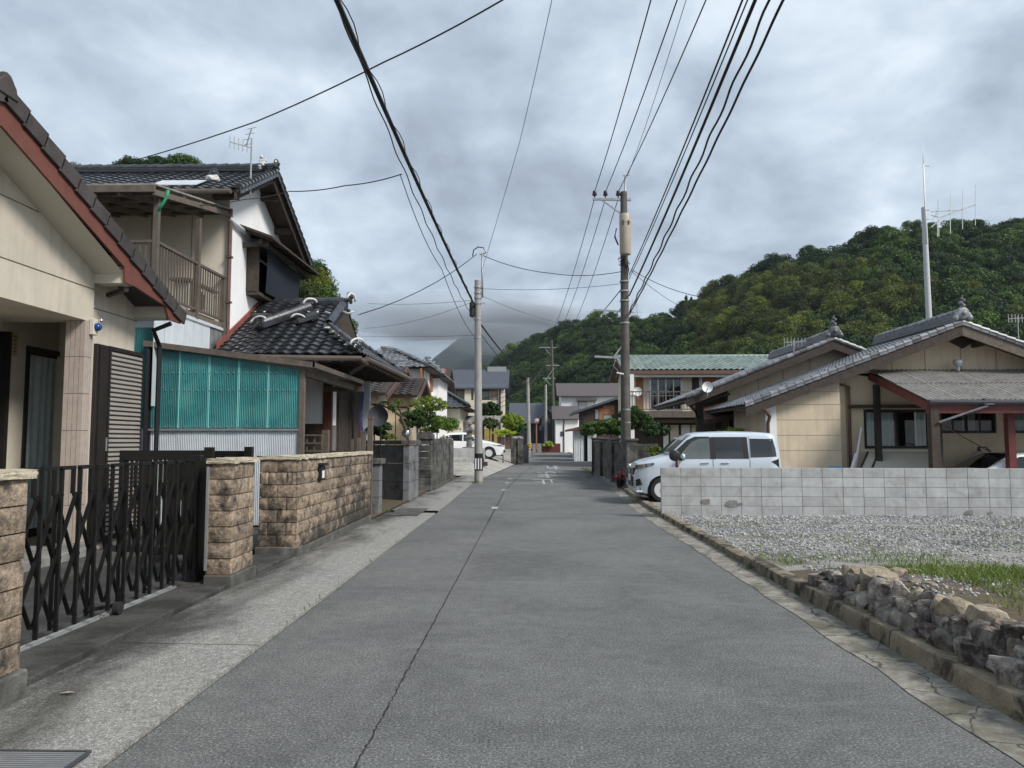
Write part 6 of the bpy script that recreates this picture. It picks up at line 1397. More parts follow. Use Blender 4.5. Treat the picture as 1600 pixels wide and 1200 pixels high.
# ================================================================== house with grey tiled gable and corrugated lean-to
YV = 22.0; AP = P(1503,500,x=None,y=YV); EL = P(1165,628,y=YV)
rs_ = (AP.z-EL.z)/(AP.x-EL.x)
hr = thing('house', 'single-storey beige house with grey tiled gable, diamond vent and corrugated lean-to', 'house', (12,25,0))
yB = 27.4; xr2 = 2*AP.x-EL.x
YB = 22.35; YW = 22.8
def zr_(x): return AP.z-abs(x-AP.x)*rs_
xb0, xb1 = P(1196,650,y=YB).x, P(1313,650,y=YB).x
mb = MB(); mb.add([(xb0,YB,0),(xb1,YB,0),(xb1,YB,zr_(xb1)-.22),(xb0,YB,zr_(xb0)-.22),(xb0,YW+3,0),(xb1,YW+3,0),(xb1,YW+3,zr_(xb1)-.22),(xb0,YW+3,zr_(xb0)-.22)], [(0,1,2,3),(1,5,6,2),(0,3,7,4)]); mb.build('wall', m_beige, hr)
mb = MB()
for py in (612,632,656,680,704): z = P(1250,py,y=YB).z; xs = max(xb0+.33, EL.x+(z+.3-EL.z)/rs_); mb.box((xs,YB-.004,z-.004),(xb1,YB-.001,z+.004))
mb.build('wall_seam', m_gwood, hr)
mb = MB(); mb.box((xb0-.01,YB-.03,0),(xb0+.30,YB-.001,zr_(xb0)-.25)); mb.build('corner_panel', m_white, hr)
# main wall
xm0, xm1 = xb1, 18.6; zt_ = 3.75
wx0, wx1 = P(1350,670,y=YW).x, P(1453,670,y=YW).x; wz0_, wz1_ = P(1400,701,y=YW).z, P(1400,640,y=YW).z
vx0, vx1 = P(1466,660,y=YW).x, P(1556,660,y=YW).x; vz0, vz1 = P(1500,677,y=YW).z, P(1500,641,y=YW).z
tx0, tx1 = P(1569,660,y=YW).x, P(1660,660,y=YW).x
wall_open(hr, (xm0,YW,0), (1,0,0), (0,-1,0), xm1-xm0, 3.3, [(wx0-xm0,wx1-xm0,wz0_,wz1_),(vx0-xm0,vx1-xm0,vz0,vz1),(tx0-xm0,tx1-xm0,vz0,vz1)], m_beige, seams=[.35,1.75+.6,3.4,4.45,6.4,8.1])
mb = MB(); mb.add([(xm0,YW,3.3),(xm1,YW,3.3),(xm1,YW,zr_(xm1)-.15),(AP.x,YW,AP.z-.15),(xm0,YW,max(3.3,zr_(xm0)-.15))], [(0,1,2,3,4)]); mb.build('gable_wall', m_beige, hr)
mb = MB()
for px in (1393,1445,1501,1556): x = P(px,560,y=YW).x; mb.box((x-.008,YW-.005,3.3),(x+.008,YW-.001,zr_(x)-.25))
mb.build('wall_seam', m_gwood, hr)
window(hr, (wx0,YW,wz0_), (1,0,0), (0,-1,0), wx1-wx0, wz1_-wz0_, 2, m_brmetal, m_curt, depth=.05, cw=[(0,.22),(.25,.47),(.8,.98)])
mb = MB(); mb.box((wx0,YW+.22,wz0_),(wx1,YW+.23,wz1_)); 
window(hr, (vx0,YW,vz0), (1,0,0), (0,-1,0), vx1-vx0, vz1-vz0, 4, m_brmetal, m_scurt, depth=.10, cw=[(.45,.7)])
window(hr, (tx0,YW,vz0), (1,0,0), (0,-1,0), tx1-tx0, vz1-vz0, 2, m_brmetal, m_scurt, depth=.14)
mb = MB(); mb.box((wx0-.1,YW-.06,wz0_-.10),(wx1+.1,YW-.002,wz0_-.02)); mb.build('sill', m_soffit, hr)
# diamond vent
c = P(1503,534,y=YW-.02); mb = MB()
def dia(mb, r, y, d): mb.prism([(c.x-r*1.35,y,c.z),(c.x,y,c.z-r*.75),(c.x+r*1.35,y,c.z),(c.x,y,c.z+r*.75)], (0,d,0))
dia(mb, .27, YW-.05, .048); vt = mb.build('vent', m_dwood, hr)
for q in range(5): mb = MB(); k = -.1+.05*q; mb.box((c.x-.2+abs(k),YW-.06,c.z+k-.012),(c.x+.2-abs(k),YW-.051,c.z+k+.012)); mb.build('slat', m_dwood, vt)
# roof: slabs, tiles, bargeboards
for sg in (-1,1):
    xe_ = AP.x+sg*(AP.x-EL.x); mb = MB(); mb.prism([(AP.x,YV+.02,AP.z-.10),(xe_,YV+.02,EL.z-.10),(xe_,YV+.02,EL.z-.18),(AP.x,YV+.02,AP.z-.18)], (0,yB-YV,0)); mb.build('roof_deck', m_dwood, hr)
    V = Vector((-sg*(AP.x-EL.x),0,AP.z-EL.z)).normalized(); Lr_ = math.hypot(AP.x-EL.x, AP.z-EL.z)
    tile_roof(hr, (xe_+sg*.05,YV+.04,EL.z-.08), (0,1,0), V, int((yB-YV)/.262), int(Lr_/.23), .262, .23, m_grey, 300 if sg < 0 else 0, h=.045)
    # verge tiles and bargeboard
    n_ = 26
    for i in range(n_):
        s0, s1 = i/n_, (i+1.08)/n_; a = Vector((AP.x+(xe_-AP.x)*s1,YV,AP.z+(EL.z-AP.z)*s1-.03)); b_ = Vector((AP.x+(xe_-AP.x)*s0,YV,AP.z+(EL.z-AP.z)*s0-.045)); mb = MB()
        mb.tube([b_,a], .06, 8, .072); mb.prism([b_+Vector((0,-.05,.02)),a+Vector((0,-.05,.02)),a+Vector((0,-.05,-.10)),b_+Vector((0,-.05,-.10))], (0,.03,0)); mb.build('verge_tile', m_grey, hr)
    mb = MB(); mb.prism([(AP.x,YV-.01,AP.z-.13),(xe_,YV-.01,EL.z-.13),(xe_,YV-.01,EL.z-.42),(AP.x,YV-.01,AP.z-.44)], (0,.05,0)); mb.build('bargeboard', m_gwood if sg > 0 else m_dwood, hr)
    n_ = 3
    for k in range(n_): mb = MB(); x = AP.x+(xe_-AP.x)*(.12+.3*k); z = zr_(x)-.34; mb.bar((x,YV+.04,z),(x,YW,z),.12,.16); mb.build('purlin', m_dwood, hr)
    mb = MB(); mb.prism([(AP.x,YV+.04,AP.z-.2),(xe_,YV+.04,EL.z-.2),(xe_,YV+.04,EL.z-.22),(AP.x,YV+.04,AP.z-.22)], (0,YW-YV,0)); mb.build('soffit', m_gwood, hr)
ridge(hr, (AP.x,YV-.02,AP.z-.03), (AP.x,yB,AP.z-.03), m_grey, w=.3, h=.26, step=.3, r=.09)
ornament(hr, (AP.x,YV-.06,AP.z+.05), .78, m_grey, (0,-1,0))
mb = MB(); mb.tube([(xb0-.15,YV-.05,EL.z-.2),(xb0+.08,YV+.2,EL.z-.4),(xb0+.05,YB-.06,EL.z-.6),(xb0+.05,YB-.06,.1)], .05, 8); mb.build('rain_pipe', m_pipe, hr, smooth=40)
# broken gutter of debris at the corner valley
mb = MB(); q = P(1303,583,y=YV+.2)
for k in range(14): mb.bar(q+Vector((random.uniform(-.25,.25),random.uniform(-.1,.1),random.uniform(-.1,.05))), q+Vector((random.uniform(-.35,.35),random.uniform(-.1,.1),random.uniform(-.16,.08))), .025)
mb.build('gutter_bracket', m_redst, hr)
x = P(1327,650,y=YW-.1).x; mb = MB(); mb.tube([(x-.5,YW-.15,P(1320,598,y=YW).z),(x,YW-.1,P(1327,604,y=YW).z),(x,YW-.1,.1)], .05, 8); mb.build('rain_pipe', m_pipe, hr, smooth=40)
# corrugated lean-to
zA = P(1400,579,y=YW).z; xA = P(1357,579,y=YW).x; qF = P(1450,625,x=xA); YF_, zF_ = qF.y, qF.z
xZ = 18.0; n_ = 10; V = Vector((0,YW-YF_,zA-zF_)); 
for i in range(n_):
    for j in range(2):
        w_ = (xZ-xA)/n_; O = Vector((xA+w_*i,YF_,zF_+.006*(i % 2)+.02*j))+V*(.5*j)
        corrugated(hr, O, (1,0,0), V, w_*1.04, V.length*.515, m_asb, .13, .022, 'roof_sheet', seg=6)
mb = MB(); mb.bar((xA+.02,YF_+.02,zF_-.16),(xA+.02,YW,zA-.16),.08,.2); mb.build('side_beam', m_redst, hr)
mb = MB(); mb.bar((xA,YF_+.08,zF_-.22),(xZ,YF_+.08,zF_-.22),.1,.22); mb.build('front_beam', m_redst, hr)
mb = MB(); mb.tube([(xA,YF_-.06,zF_-.05),(xZ,YF_-.06,zF_-.09)], .055, 8); mb.build('gutter', m_dgrey, hr, smooth=40)
for px, y, m, w_ in ((1459,YF_+.1,m_dwood,.21),(1468,YF_+.9,m_dwood,.10),(1578,YF_+.5,m_redst,.18),(1372,YW-.55,m_brmetal,.15)):
    q = P(px,680,y=y); mb = MB(); mb.box((q.x-w_/2,y-w_/2,.0),(q.x+w_/2,y+w_/2,zF_-.2 if px != 1372 else zA-.45)); mb.build('post', m, hr)
mb = MB(); mb.tube([P(1467,660,y=YF_-.05),P(1543,634,y=YF_-.05)], .03, 8); mb.box(tuple(P(1538,632,y=YF_-.1)), tuple(P(1548,623,y=YF_+.05))); mb.build('rain_pipe', m_greyw, hr)
mb = MB(); a = P(1325,635,y=YW-.12); mb.bar(a,(P(1452,636,y=YW-.12).x,YW-.12,a.z),.06,.10); mb.build('rail', m_dwood, hr)
mb = MB(); q = P(1497,575,y=YW-.35); mb.tube([q+Vector((0,0,-.08)),q+Vector((0,0,.12))], .05, 8); mb.lathe([(.1,0),(.1,.05),(.13,.06),(.13,.16),(.09,.19)], q+Vector((0,0,.06)), 12); mb.build('roof_vent', m_galv, hr)
mb = MB(); mb.tube([P(1466,658,y=YF_+.3),P(1500,680,y=YF_+.8),P(1556,711,y=YW-.8),P(1562,718,y=YW-.5)], .012, 5); tag(mb.build('gas_hose', m_redst), 'thin red hose running down to the gas cylinder', 'hose')
mb = MB(); q = P(1347,735,y=YW-.9)
lb = thing('leaning_board', 'pale panel leaning against the beige wall under the window', 'board', q)
mb.prism([P(1345,733,y=YW-1.0),P(1453,733,y=YW-1.0),P(1453,708,y=YW-.2),P(1357,708,y=YW-.2)], (0,.03,.02)); mb.build('panel', m_soffit, lb)
mb = MB(); mb.bar(P(1344,733,y=YW-1.05),P(1356,706,y=YW-.22),.04); mb.bar(P(1362,733,y=YW-1.05),P(1372,708,y=YW-.22),.04); mb.build('batten', m_dwood, lb)
mb = MB(); a = P(1331,733,y=YW-.6); mb.bar(a,P(1338,708,y=YW-.3),.09,.03); mb.bar(P(1336,733,y=YW-.5),P(1346,668,y=YW-.1),.05); tag(mb.build('timber', m_wht), 'pale boards and a thin pole leaning at the brown rain pipe', 'timber')
mb = MB(); q = P(1305,733,y=YB-.5); mb.box((q.x-.16,YB-.7,.1),(q.x+.14,YB-.4,q.z+.08)); tag(mb.build('blue_bin', M_('blue_plastic', (.04,.28,.55), .5, .1), bevel=.02), 'blue plastic tub just showing over the block wall', 'tub')
gc = thing('gas_cylinder', 'pale grey propane cylinder with valve standing at the beige wall', 'gas cylinder', P(1530,735,y=YW-.35))
c = P(1530,710,y=YW-.35); r_ = 12.5*(YW-.35)/FPX; zt2_ = P(1530,705,y=YW-.35).z
mb = MB(); mb.lathe([(r_*.9,.1),(r_,.2),(r_,zt2_-.18),(r_*.85,zt2_-.06),(r_*.4,zt2_)], (c.x,YW-.35,0), 20); mb.build('tank', m_block, gc, smooth=50)
mb = MB(); mb.lathe([(.05,0),(.05,.08),(.02,.08),(.02,.13)], (c.x,YW-.35,zt2_), 8); mb.tube([(c.x-.05,YW-.35,zt2_+.1),(c.x+.15,YW-.4,zt2_+.12),(c.x+.45,YW-.3,zt2_-.1),(c.x+.4,YW-.25,zt2_-.28)], .018, 6); mb.build('valve', m_dgrey, gc)
# ================================================================== rear gabled wing
hb = thing('house', 'older beige house behind, with matching grey tiled gable and brown entrance canopy', 'house', (9,30,0))
YR = 26.9; A2 = P(1303,527,y=YR); E2 = P(1073,619,y=YR); r2_ = (A2.z-E2.z)/(A2.x-E2.x); YWR = 27.5
xl = P(1138,660,y=YWR).x; z2 = lambda x: A2.z-abs(x-A2.x)*r2_
xR_ = 2*A2.x-E2.x
mb = MB(); mb.add([(xl,YWR,0),(xR_-.5,YWR,0),(xR_-.5,YWR,z2(xR_-.5)-.2),(A2.x,YWR,A2.z-.2),(xl,YWR,z2(xl)-.2)], [(0,1,2,3,4)]); mb.build('wall', m_beige, hb)
mb = MB()
for px in (1184,1223,1265): x = P(px,560,y=YWR).x; mb.box((x-.008,YWR-.005,3),(x+.008,YWR-.001,z2(x)-.3))
mb.build('wall_seam', m_gwood, hb)
for sg in (-1,1):
    xe_ = A2.x+sg*(A2.x-E2.x); mb = MB(); mb.prism([(A2.x,YR,A2.z-.08),(xe_,YR,E2.z-.08),(xe_,YR,E2.z-.18),(A2.x,YR,A2.z-.18)], (0,7,0)); mb.build('roof_deck', m_dwood, hb)
    V = Vector((-sg*(A2.x-E2.x),0,A2.z-E2.z)).normalized(); tile_roof(hb, (xe_+sg*.05,YR+.04,E2.z-.07), (0,1,0), V, 24, 21, .28, .25, m_grey, 60 if sg < 0 else 0, h=.045)
    n_ = 22
    for i in range(n_):
        s0, s1 = i/n_, (i+1.08)/n_; a = Vector((A2.x+(xe_-A2.x)*s1,YR,A2.z+(E2.z-A2.z)*s1-.03)); b_ = Vector((A2.x+(xe_-A2.x)*s0,YR,A2.z+(E2.z-A2.z)*s0-.045)); mb = MB()
        mb.tube([b_,a], .07, 8, .08); mb.build('verge_tile', m_grey, hb)
    mb = MB(); mb.prism([(A2.x,YR-.01,A2.z-.13),(xe_,YR-.01,E2.z-.13),(xe_,YR-.01,E2.z-.36),(A2.x,YR-.01,A2.z-.42)], (0,.05,0)); mb.build('bargeboard', m_dwood, hb)
ridge(hb, (A2.x,YR-.02,A2.z-.03), (A2.x,YR+7,A2.z-.03), m_grey, w=.3, h=.24, step=.3, r=.09)
ornament(hb, (A2.x,YR-.06,A2.z+.06), .85, m_grey, (0,-1,0))
xd0 = P(1088,650,y=YWR+.8).x
mb = MB(); mb.box((xd0,YWR+.8,0),(xl+1.2,YWR+.95,E2.z+.3)); mb.box((xl-.05,YWR+.02,0),(xl+1.5,YWR+.8,2.4)); mb.build('recess_wall', m_gwood, hb)
mb = MB(); mb.box((xl+.02,YWR-.04,0),(P(1196,680,y=YWR).x,YWR-.005,P(1150,640,y=YWR).z)); mb.build('entrance_shade', m_dark, hb)  # flat near-black slab on the wall; the entrance's shade is in its colour
for px in (1120,1163): q = P(px,680,y=YWR-.5).x; mb = MB(); mb.box((q-.07,YWR-.5,0),(q+.07,YWR-.36,P(px,650,y=YWR).z)); mb.build('post', m_dwood, hb)
c0_ = P(1100,656,y=26.0); c1_ = P(1200,637,y=26.0); mb = MB(); mb.prism([c0_,c1_,(c1_.x,27.4,c1_.z+.5),(c0_.x+.3,27.4,c0_.z+.5)], (0,0,-.09)); mb.build('canopy', M_('red_brown_canopy', (.10,.05,.042), .6, .2), hb)
mb = MB(); mb.bar(c0_+Vector((0,0,-.1)), c1_+Vector((0,0,-.1)), .05, .14); mb.build('canopy_fascia', m_dwood, hb)
mb = MB(); mb.tube([(E2.x-.02,YR,E2.z-.2),(E2.x-.02,YR+6,E2.z-.2)], .06, 8); mb.tube([(E2.x,YR+.05,E2.z-.25),(E2.x+.35,YR+.4,E2.z-.45),(xd0+.05,YWR+.7,E2.z-.7)], .045, 8); mb.tube([(E2.x+.2,YR+.3,E2.z-.3),(xl,YR+.3,E2.z+.1)], .05, 6); mb.build('gutter', m_dwood, hb, smooth=40)
def dish(px, py, y, r, nm, lab, m=None):
    c = P(px,py,y=y); t = thing(nm, lab, 'satellite dish', c); mb = MB(); mb.lathe([(0,.05),(r*.5,.04),(r*.85,0),(r,-.04),(r*.98,-.05),(r*.8,-.02),(r*.4,.01),(0,.02)], c, 20, 'Y'); mb.build('dish', m or m_wht, t, smooth=60)
    mb = MB(); mb.tube([c+Vector((0,.05,-.02)),c+Vector((.05,.2,-.1)),c+Vector((.05,.2,-r*1.6))], .02, 6); mb.tube([c+Vector((-r*.2,-.02,-r*.8)),c+Vector((-.05,-.3,-.05))], .015, 5); mb.build('arm', m_galv, t)
dish(1105,605,26.7,.19,'satellite_dish','white satellite dish at the eave of the beige house behind')
dish(996,612,41.2,.24,'satellite_dish','small white satellite dish fixed to the apartment balcony rail')
for px, py, y, lab in ((1240,535,29,'thin television aerial rising behind the ridge of the older beige house'),(1590,498,30,'television aerial with short bars behind the far slope of the front tiled gable')):
    c = P(px,py,y=y); t = thing('tv_aerial', lab, 'aerial', (c.x,y,4.5)); mb = MB(); mb.tube([(c.x,y,4.2),(c.x,y,c.z+.1)], .02, 5); mb.build('mast', m_galv, t)
    mb = MB(); mb.bar((c.x-.35,y,c.z),(c.x+.6,y,c.z+.05),.025)
    for k in range(8): q = -.35+.13*k; mb.bar((c.x+q,y,c.z-.15),(c.x+q,y,c.z+.18),.018)
    mb.build('elements', m_galv, t)
# ================================================================== two-storey apartment with pale green roof
ap = thing('apartment', 'two-storey apartment house with pale green roof, wooden walls and upper balcony', 'house', (9,44,0))
Y = 42.0; x0, x1 = P(984,640,y=Y).x, 16.0; ze = P(1000,580,y=Y-.7).z; zr2 = P(1000,557,y=Y+2.2).z; zfl_ = P(1000,642,y=Y-1.2).z
wx = [P(p,600,y=Y).x-x0 for p in (1015,1066,1081,1092,1095,1133)]
wz_ = (zfl_+.05, P(1040,589,y=Y).z)
wall_open(ap, (x0,Y,0), (1,0,0), (0,-1,0), x1-x0, ze, [(wx[0],wx[1],wz_[0],wz_[1]),(wx[4],wx[5],wz_[0],wz_[1])], m_cream2)
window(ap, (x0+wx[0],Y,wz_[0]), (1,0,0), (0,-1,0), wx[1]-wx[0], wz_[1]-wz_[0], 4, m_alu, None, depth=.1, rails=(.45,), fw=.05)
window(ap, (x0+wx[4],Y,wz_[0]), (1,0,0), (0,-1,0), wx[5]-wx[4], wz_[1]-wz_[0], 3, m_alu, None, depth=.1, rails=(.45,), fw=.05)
for a_, b2, m in ((-.0,wx[0]-.35,m_orwood),(wx[2],wx[3],m_dwood),(wx[4]+.1,wx[5]-.5,m_orwood)):
    mb = MB(); mb.box((x0+max(a_,.35),Y-.03,wz_[0]+(1.0 if m is m_orwood and a_ > 1 else 0)),(x0+b2,Y-.002,wz_[1])); mb.build('board_panel', m, ap)
mb = MB(); mb.quad((x0,Y,0),(x0,Y+5.4,0),(x0,Y+5.4,ze),(x0,Y+2.5,zr2-.1),(x0,Y,ze)); mb.build('wall', m_cream2, ap)
ys_, V = Y-.9, Vector((0,3.3,zr2-ze))
mb = MB(); mb.prism([(x0-.5,ys_,ze+.02),(x0-.5,ys_+3.3,zr2-.05),(x0-.5,ys_+3.3,zr2-.15),(x0-.5,ys_,ze-.10)], (x1-x0+.6,0,0)); mb.prism([(x0-.5,ys_+3.3,zr2-.05),(x0-.5,ys_+6.6,ze),(x0-.5,ys_+6.6,ze-.1),(x0-.5,ys_+3.3,zr2-.15)], (x1-x0+.6,0,0)); mb.build('roof_deck', m_pipe, ap)
tile_roof(ap, (x0-.5,ys_,ze+.06), (1,0,0), V, 37, 9, .31, V.length/9, m_greent, 300, h=.07, th=.03)
mb = MB(); mb.tube([(x0-.5,ys_+3.3,zr2+.03),(x1,ys_+3.3,zr2+.03)], .09, 8); mb.build('ridge_cap', m_greent, ap, smooth=1)
mb = MB(); mb.bar((x0-.5,ys_-.06,ze-.12),(x1,ys_-.06,ze-.12),.12,.12); mb.build('gutter', m_pipe, ap)
mb = MB(); mb.box((x0-.1,ys_+.1,ze-.32),(x1,ys_+.25,ze-.2)); mb.build('eave_beam', m_wht, ap)
mb = MB(); mb.box((x0-.2,Y-1.3,zfl_-.35),(x1,Y-.005,zfl_-.02)); mb.build('balcony_deck', m_gwood, ap)
zr3 = P(1000,612,y=Y-1.25).z
mb = MB(); mb.bar((x0-.2,Y-1.25,zr3),(x1,Y-1.25,zr3),.06); mb.bar((x0-.2,Y-1.25,zfl_+.08),(x1,Y-1.25,zfl_+.08),.05); mb.build('handrail', m_rail, ap)
for k in range(60): mb = MB(); x = x0-.2+.18*k; mb.bar((x,Y-1.25,zfl_+.05),(x,Y-1.25,zr3),.03); mb.build('baluster', m_rail, ap)
for px in (984,): mb = MB(); mb.box((x0-.15,Y-1.1,0),(x0+.1,Y-.9,ze-.2)); mb.build('post', m_wht, ap)
mb = MB(); mb.box((x0+.1,Y-.9,P(1000,661,y=Y).z),(x1,Y-.2,P(1000,655,y=Y).z)); mb.build('lower_canopy', m_gwood, ap)
mb = MB(); mb.box((x0+.1,Y-.04,.2),(x1-2,Y-.002,P(1000,652,y=Y).z)); mb.build('painted_shade_front', m_dwood, ap)  # dark sheet over the pale front; shade of the ground floor put into colour
for a_, b2, m in ((1036,1044,m_wht),(1047,1060,m_cream2),(1064,1078,m_wht),(1080,1092,m_cream2)):
    mb = MB(); mb.box((P(a_,680,y=Y).x,Y-.10,.4),(P(b2,680,y=Y).x,Y-.05,P(1040,664,y=Y).z)); mb.build('panel', m, ap)
# ================================================================== vehicles
def car(name, label, prof, belt, W, Lc, wheels, rw, M, paint, panes, tumble=.13, extra=None, wmat=None):
    "prof: [(x, top z)], x from nose 0 to tail; side view lies in the XZ plane, local y across"
    t = thing(name, label, 'car'); t.matrix_basis = M; H = max(z for x, z in prof)
    top = lambda x: interp(prof, x)
    bz = lambda x: interp(belt, x)
    def hw(x, z):
        w_ = W/2*(1-.5*max(0, (.55-x)/.55)**2.2*.42)*(1-.28*max(0, (x-(Lc-.35))/.35)**2)
        b_ = bz(x)
        if z > b_: w_ -= tumble*((z-b_)/max(.3, H-b_))**1.15
        if z < .55: w_ -= .05*((.55-z)/.4)
        return w_
    def zb(x):
        z = .20+(.06*max(0,(.3-x)/.3))
        for wx_ in wheels:
            d = abs(x-wx_)
            if d < rw+.055: z = max(z, math.sqrt((rw+.055)**2-d*d)+rw)
        return z
    xs = sorted({*[Lc*i/60 for i in range(61)], *[x for x, z in prof], *[wx_+s*(rw+.054) for wx_ in wheels for s in (-1,1)]}); xs = [x for x in xs if 0 <= x <= Lc]
    NR = 16; vs = []
    for x in xs:
        T, B = top(x), zb(x); r_ = min(.10, (T-B)*.25); col = []
        zsd = [B+(T-r_-B)*k/8 for k in range(9)]
        for z in zsd: col.append((hw(x,z), z))
        w0 = hw(x, T-r_)
        for k in range(1,5): a = k/4*math.pi/2; col.append((w0-r_*1.3*(1-math.cos(a)), T-r_+r_*math.sin(a)))
        for k in range(1,4): q = k/3; col.append(((w0-r_*1.3)*(1-q), T+.03*q*(1 if T > bz(x)+.1 else .6)))
        vs += [(x, -y_, z) for y_, z in col]
    NR = len(vs)//len(xs); n_ = len(xs); fs = []
    for i in range(n_-1):
        for j in range(NR-1): fs.append((i*NR+j,i*NR+j+1,(i+1)*NR+j+1,(i+1)*NR+j))
    mb = MB(); mb.add(vs, fs); mb.add([(x,-y_,z) for x,y_,z in vs], [f[::-1] for f in fs])
    for sx in (0, n_-1): mb.add([vs[sx*NR+j] for j in range(NR)]+[(vs[sx*NR+j][0],-vs[sx*NR+j][1],vs[sx*NR+j][2]) for j in range(NR-2,-1,-1)], [tuple(range(2*NR-1))])
    bm = None; body = link('body', mb.mesh('body', paint, smooth=38), t); body.matrix_parent_inverse = Matrix.Identity(4)
    def sub(nm, mb, mat, par=t, **k):
        o = link(nm, mb.mesh(nm, mat, **k), par); o.matrix_parent_inverse = Matrix.Identity(4); return o
    mb = MB(); mb.box((.12,-W/2+.12,.16),(Lc-.12,W/2-.12,.42)); mb.box((wheels[0]-rw-.05,-W/2+.1,.16),(wheels[1]+rw+.05,W/2-.1,.75)); sub('chassis', mb, m_blkpl)
    for nm, poly, mt_, sides in panes:
        for s in sides:
            mb = MB(); pp_ = [Vector((x, 0, z)) for x, z in poly]; c_ = sum(pp_, Vector())/len(pp_); K = 6
            ring = []
            for a, b_ in zip(pp_, pp_[1:]+pp_[:1]): ring += [a.lerp(b_, q/K) for q in range(K)]
            off = .006 if nm != 'trim' else .003
            rings = [[c_+(p-c_)*q for p in ring] for q in (1,.66,.33)]
            vv_ = [(p.x, s*(hw(p.x,p.z)+off), p.z) for rg_ in rings for p in rg_]+[(c_.x, s*(hw(c_.x,c_.z)+off), c_.z)]
            k = len(ring); ff = [(q*k+i,q*k+(i+1)%k,(q+1)*k+(i+1)%k,(q+1)*k+i) for q in range(2) for i in range(k)]+[(2*k+i,2*k+(i+1)%k,3*k) for i in range(k)]
            mb.add(vv_, ff); sub(nm, mb, mt_, fix=True, smooth=30)
    for i, wx_ in enumerate(wheels):
        for s in (-1,1):
            mb = MB(); c_ = (wx_, s*(W/2-.10), rw); mb.lathe([(rw*.62,-.06),(rw*.66,-.10),(rw*.93,-.10),(rw,-.07),(rw,.07),(rw*.93,.10),(rw*.66,.10),(rw*.62,.06)], c_, 28, 'Y'); tw = sub('wheel', mb, m_tyre, smooth=40)
            mb = MB(); mb.lathe([(0,.0),(rw*.55,.0),(rw*.64,.02),(rw*.66,.0),(0,-.02)], (wx_, s*(W/2-.055), rw), 24, 'Y'); sub('rim_back', mb, m_blkpl, tw)
            mb = MB(); yy_ = s*(W/2-.02)
            for k in range(9):
                a = k*2*math.pi/9; d = Vector((math.cos(a),0,math.sin(a))); q = Vector((-d.z,0,d.x)); c2 = Vector((wx_,yy_,rw))
                mb.prism([c2+d*rw*.12-q*.018,c2+d*rw*.6-q*.036,c2+d*rw*.6+q*.036,c2+d*rw*.12+q*.018], (0,-s*.02,0))
            mb.lathe([(rw*.58,-.012),(rw*.66,-.012),(rw*.66,.012),(rw*.58,.012)], (wx_,yy_-s*.01,rw), 28, 'Y'); mb.lathe([(0,-.015),(rw*.16,-.012),(rw*.14,.015),(0,.02)], (wx_,yy_,rw), 12, 'Y')
            sub('rim', mb, m_rim, tw)
    if extra: extra(t, sub, hw, top)
    return t
def rounded(pts): return pts
# tall compact hatch: 3.70 x 1.67 x 1.735
vprof = [(0,.62),(.03,.78),(.10,.93),(.30,1.02),(.62,1.09),(.80,1.13),(1.05,1.36),(1.30,1.60),(1.45,1.675),(1.7,1.71),(2.4,1.735),(3.1,1.725),(3.45,1.70),(3.56,1.66),(3.62,1.4),(3.67,1.0),(3.69,.6),(3.68,.4)]
vbelt = [(0,.75),(.8,1.02),(3.7,1.06)]
vpanes = [('side_window', [(1.06,1.06),(1.86,1.07),(1.86,1.57),(1.62,1.57),(1.42,1.49),(1.16,1.21)], m_cglass, (-1,1)),
 ('trim', [(1.86,1.06),(2.0,1.06),(2.0,1.60),(1.86,1.60)], m_blkpl, (-1,1)),
 ('side_window', [(2.0,1.07),(2.68,1.07),(2.68,1.57),(2.0,1.57)], m_cglass2, (-1,1)),
 ('trim', [(2.68,1.07),(2.82,1.07),(2.80,1.60),(2.68,1.60)], m_blkpl, (-1,1)),
 ('trim', [(.86,1.06),(1.06,1.06),(1.16,1.21),(1.42,1.49),(1.62,1.57),(1.86,1.57),(1.86,1.62),(1.50,1.62),(1.30,1.53),(1.02,1.28)], m_blkpl, (-1,1)),
 ('quarter_window', [(2.86,1.10),(3.52,1.12),(3.50,1.32),(3.44,1.56),(2.86,1.57)], m_cglass2, (-1,1)),
 ('tail_lamp', [(3.36,1.00),(3.58,1.07),(3.60,.84),(3.48,.93)], m_blkpl, (-1,1)),
 ('trim', [(1.9,1.57),(2.8,1.57),(2.8,1.61),(1.9,1.61)], m_blkpl, (-1,1))]
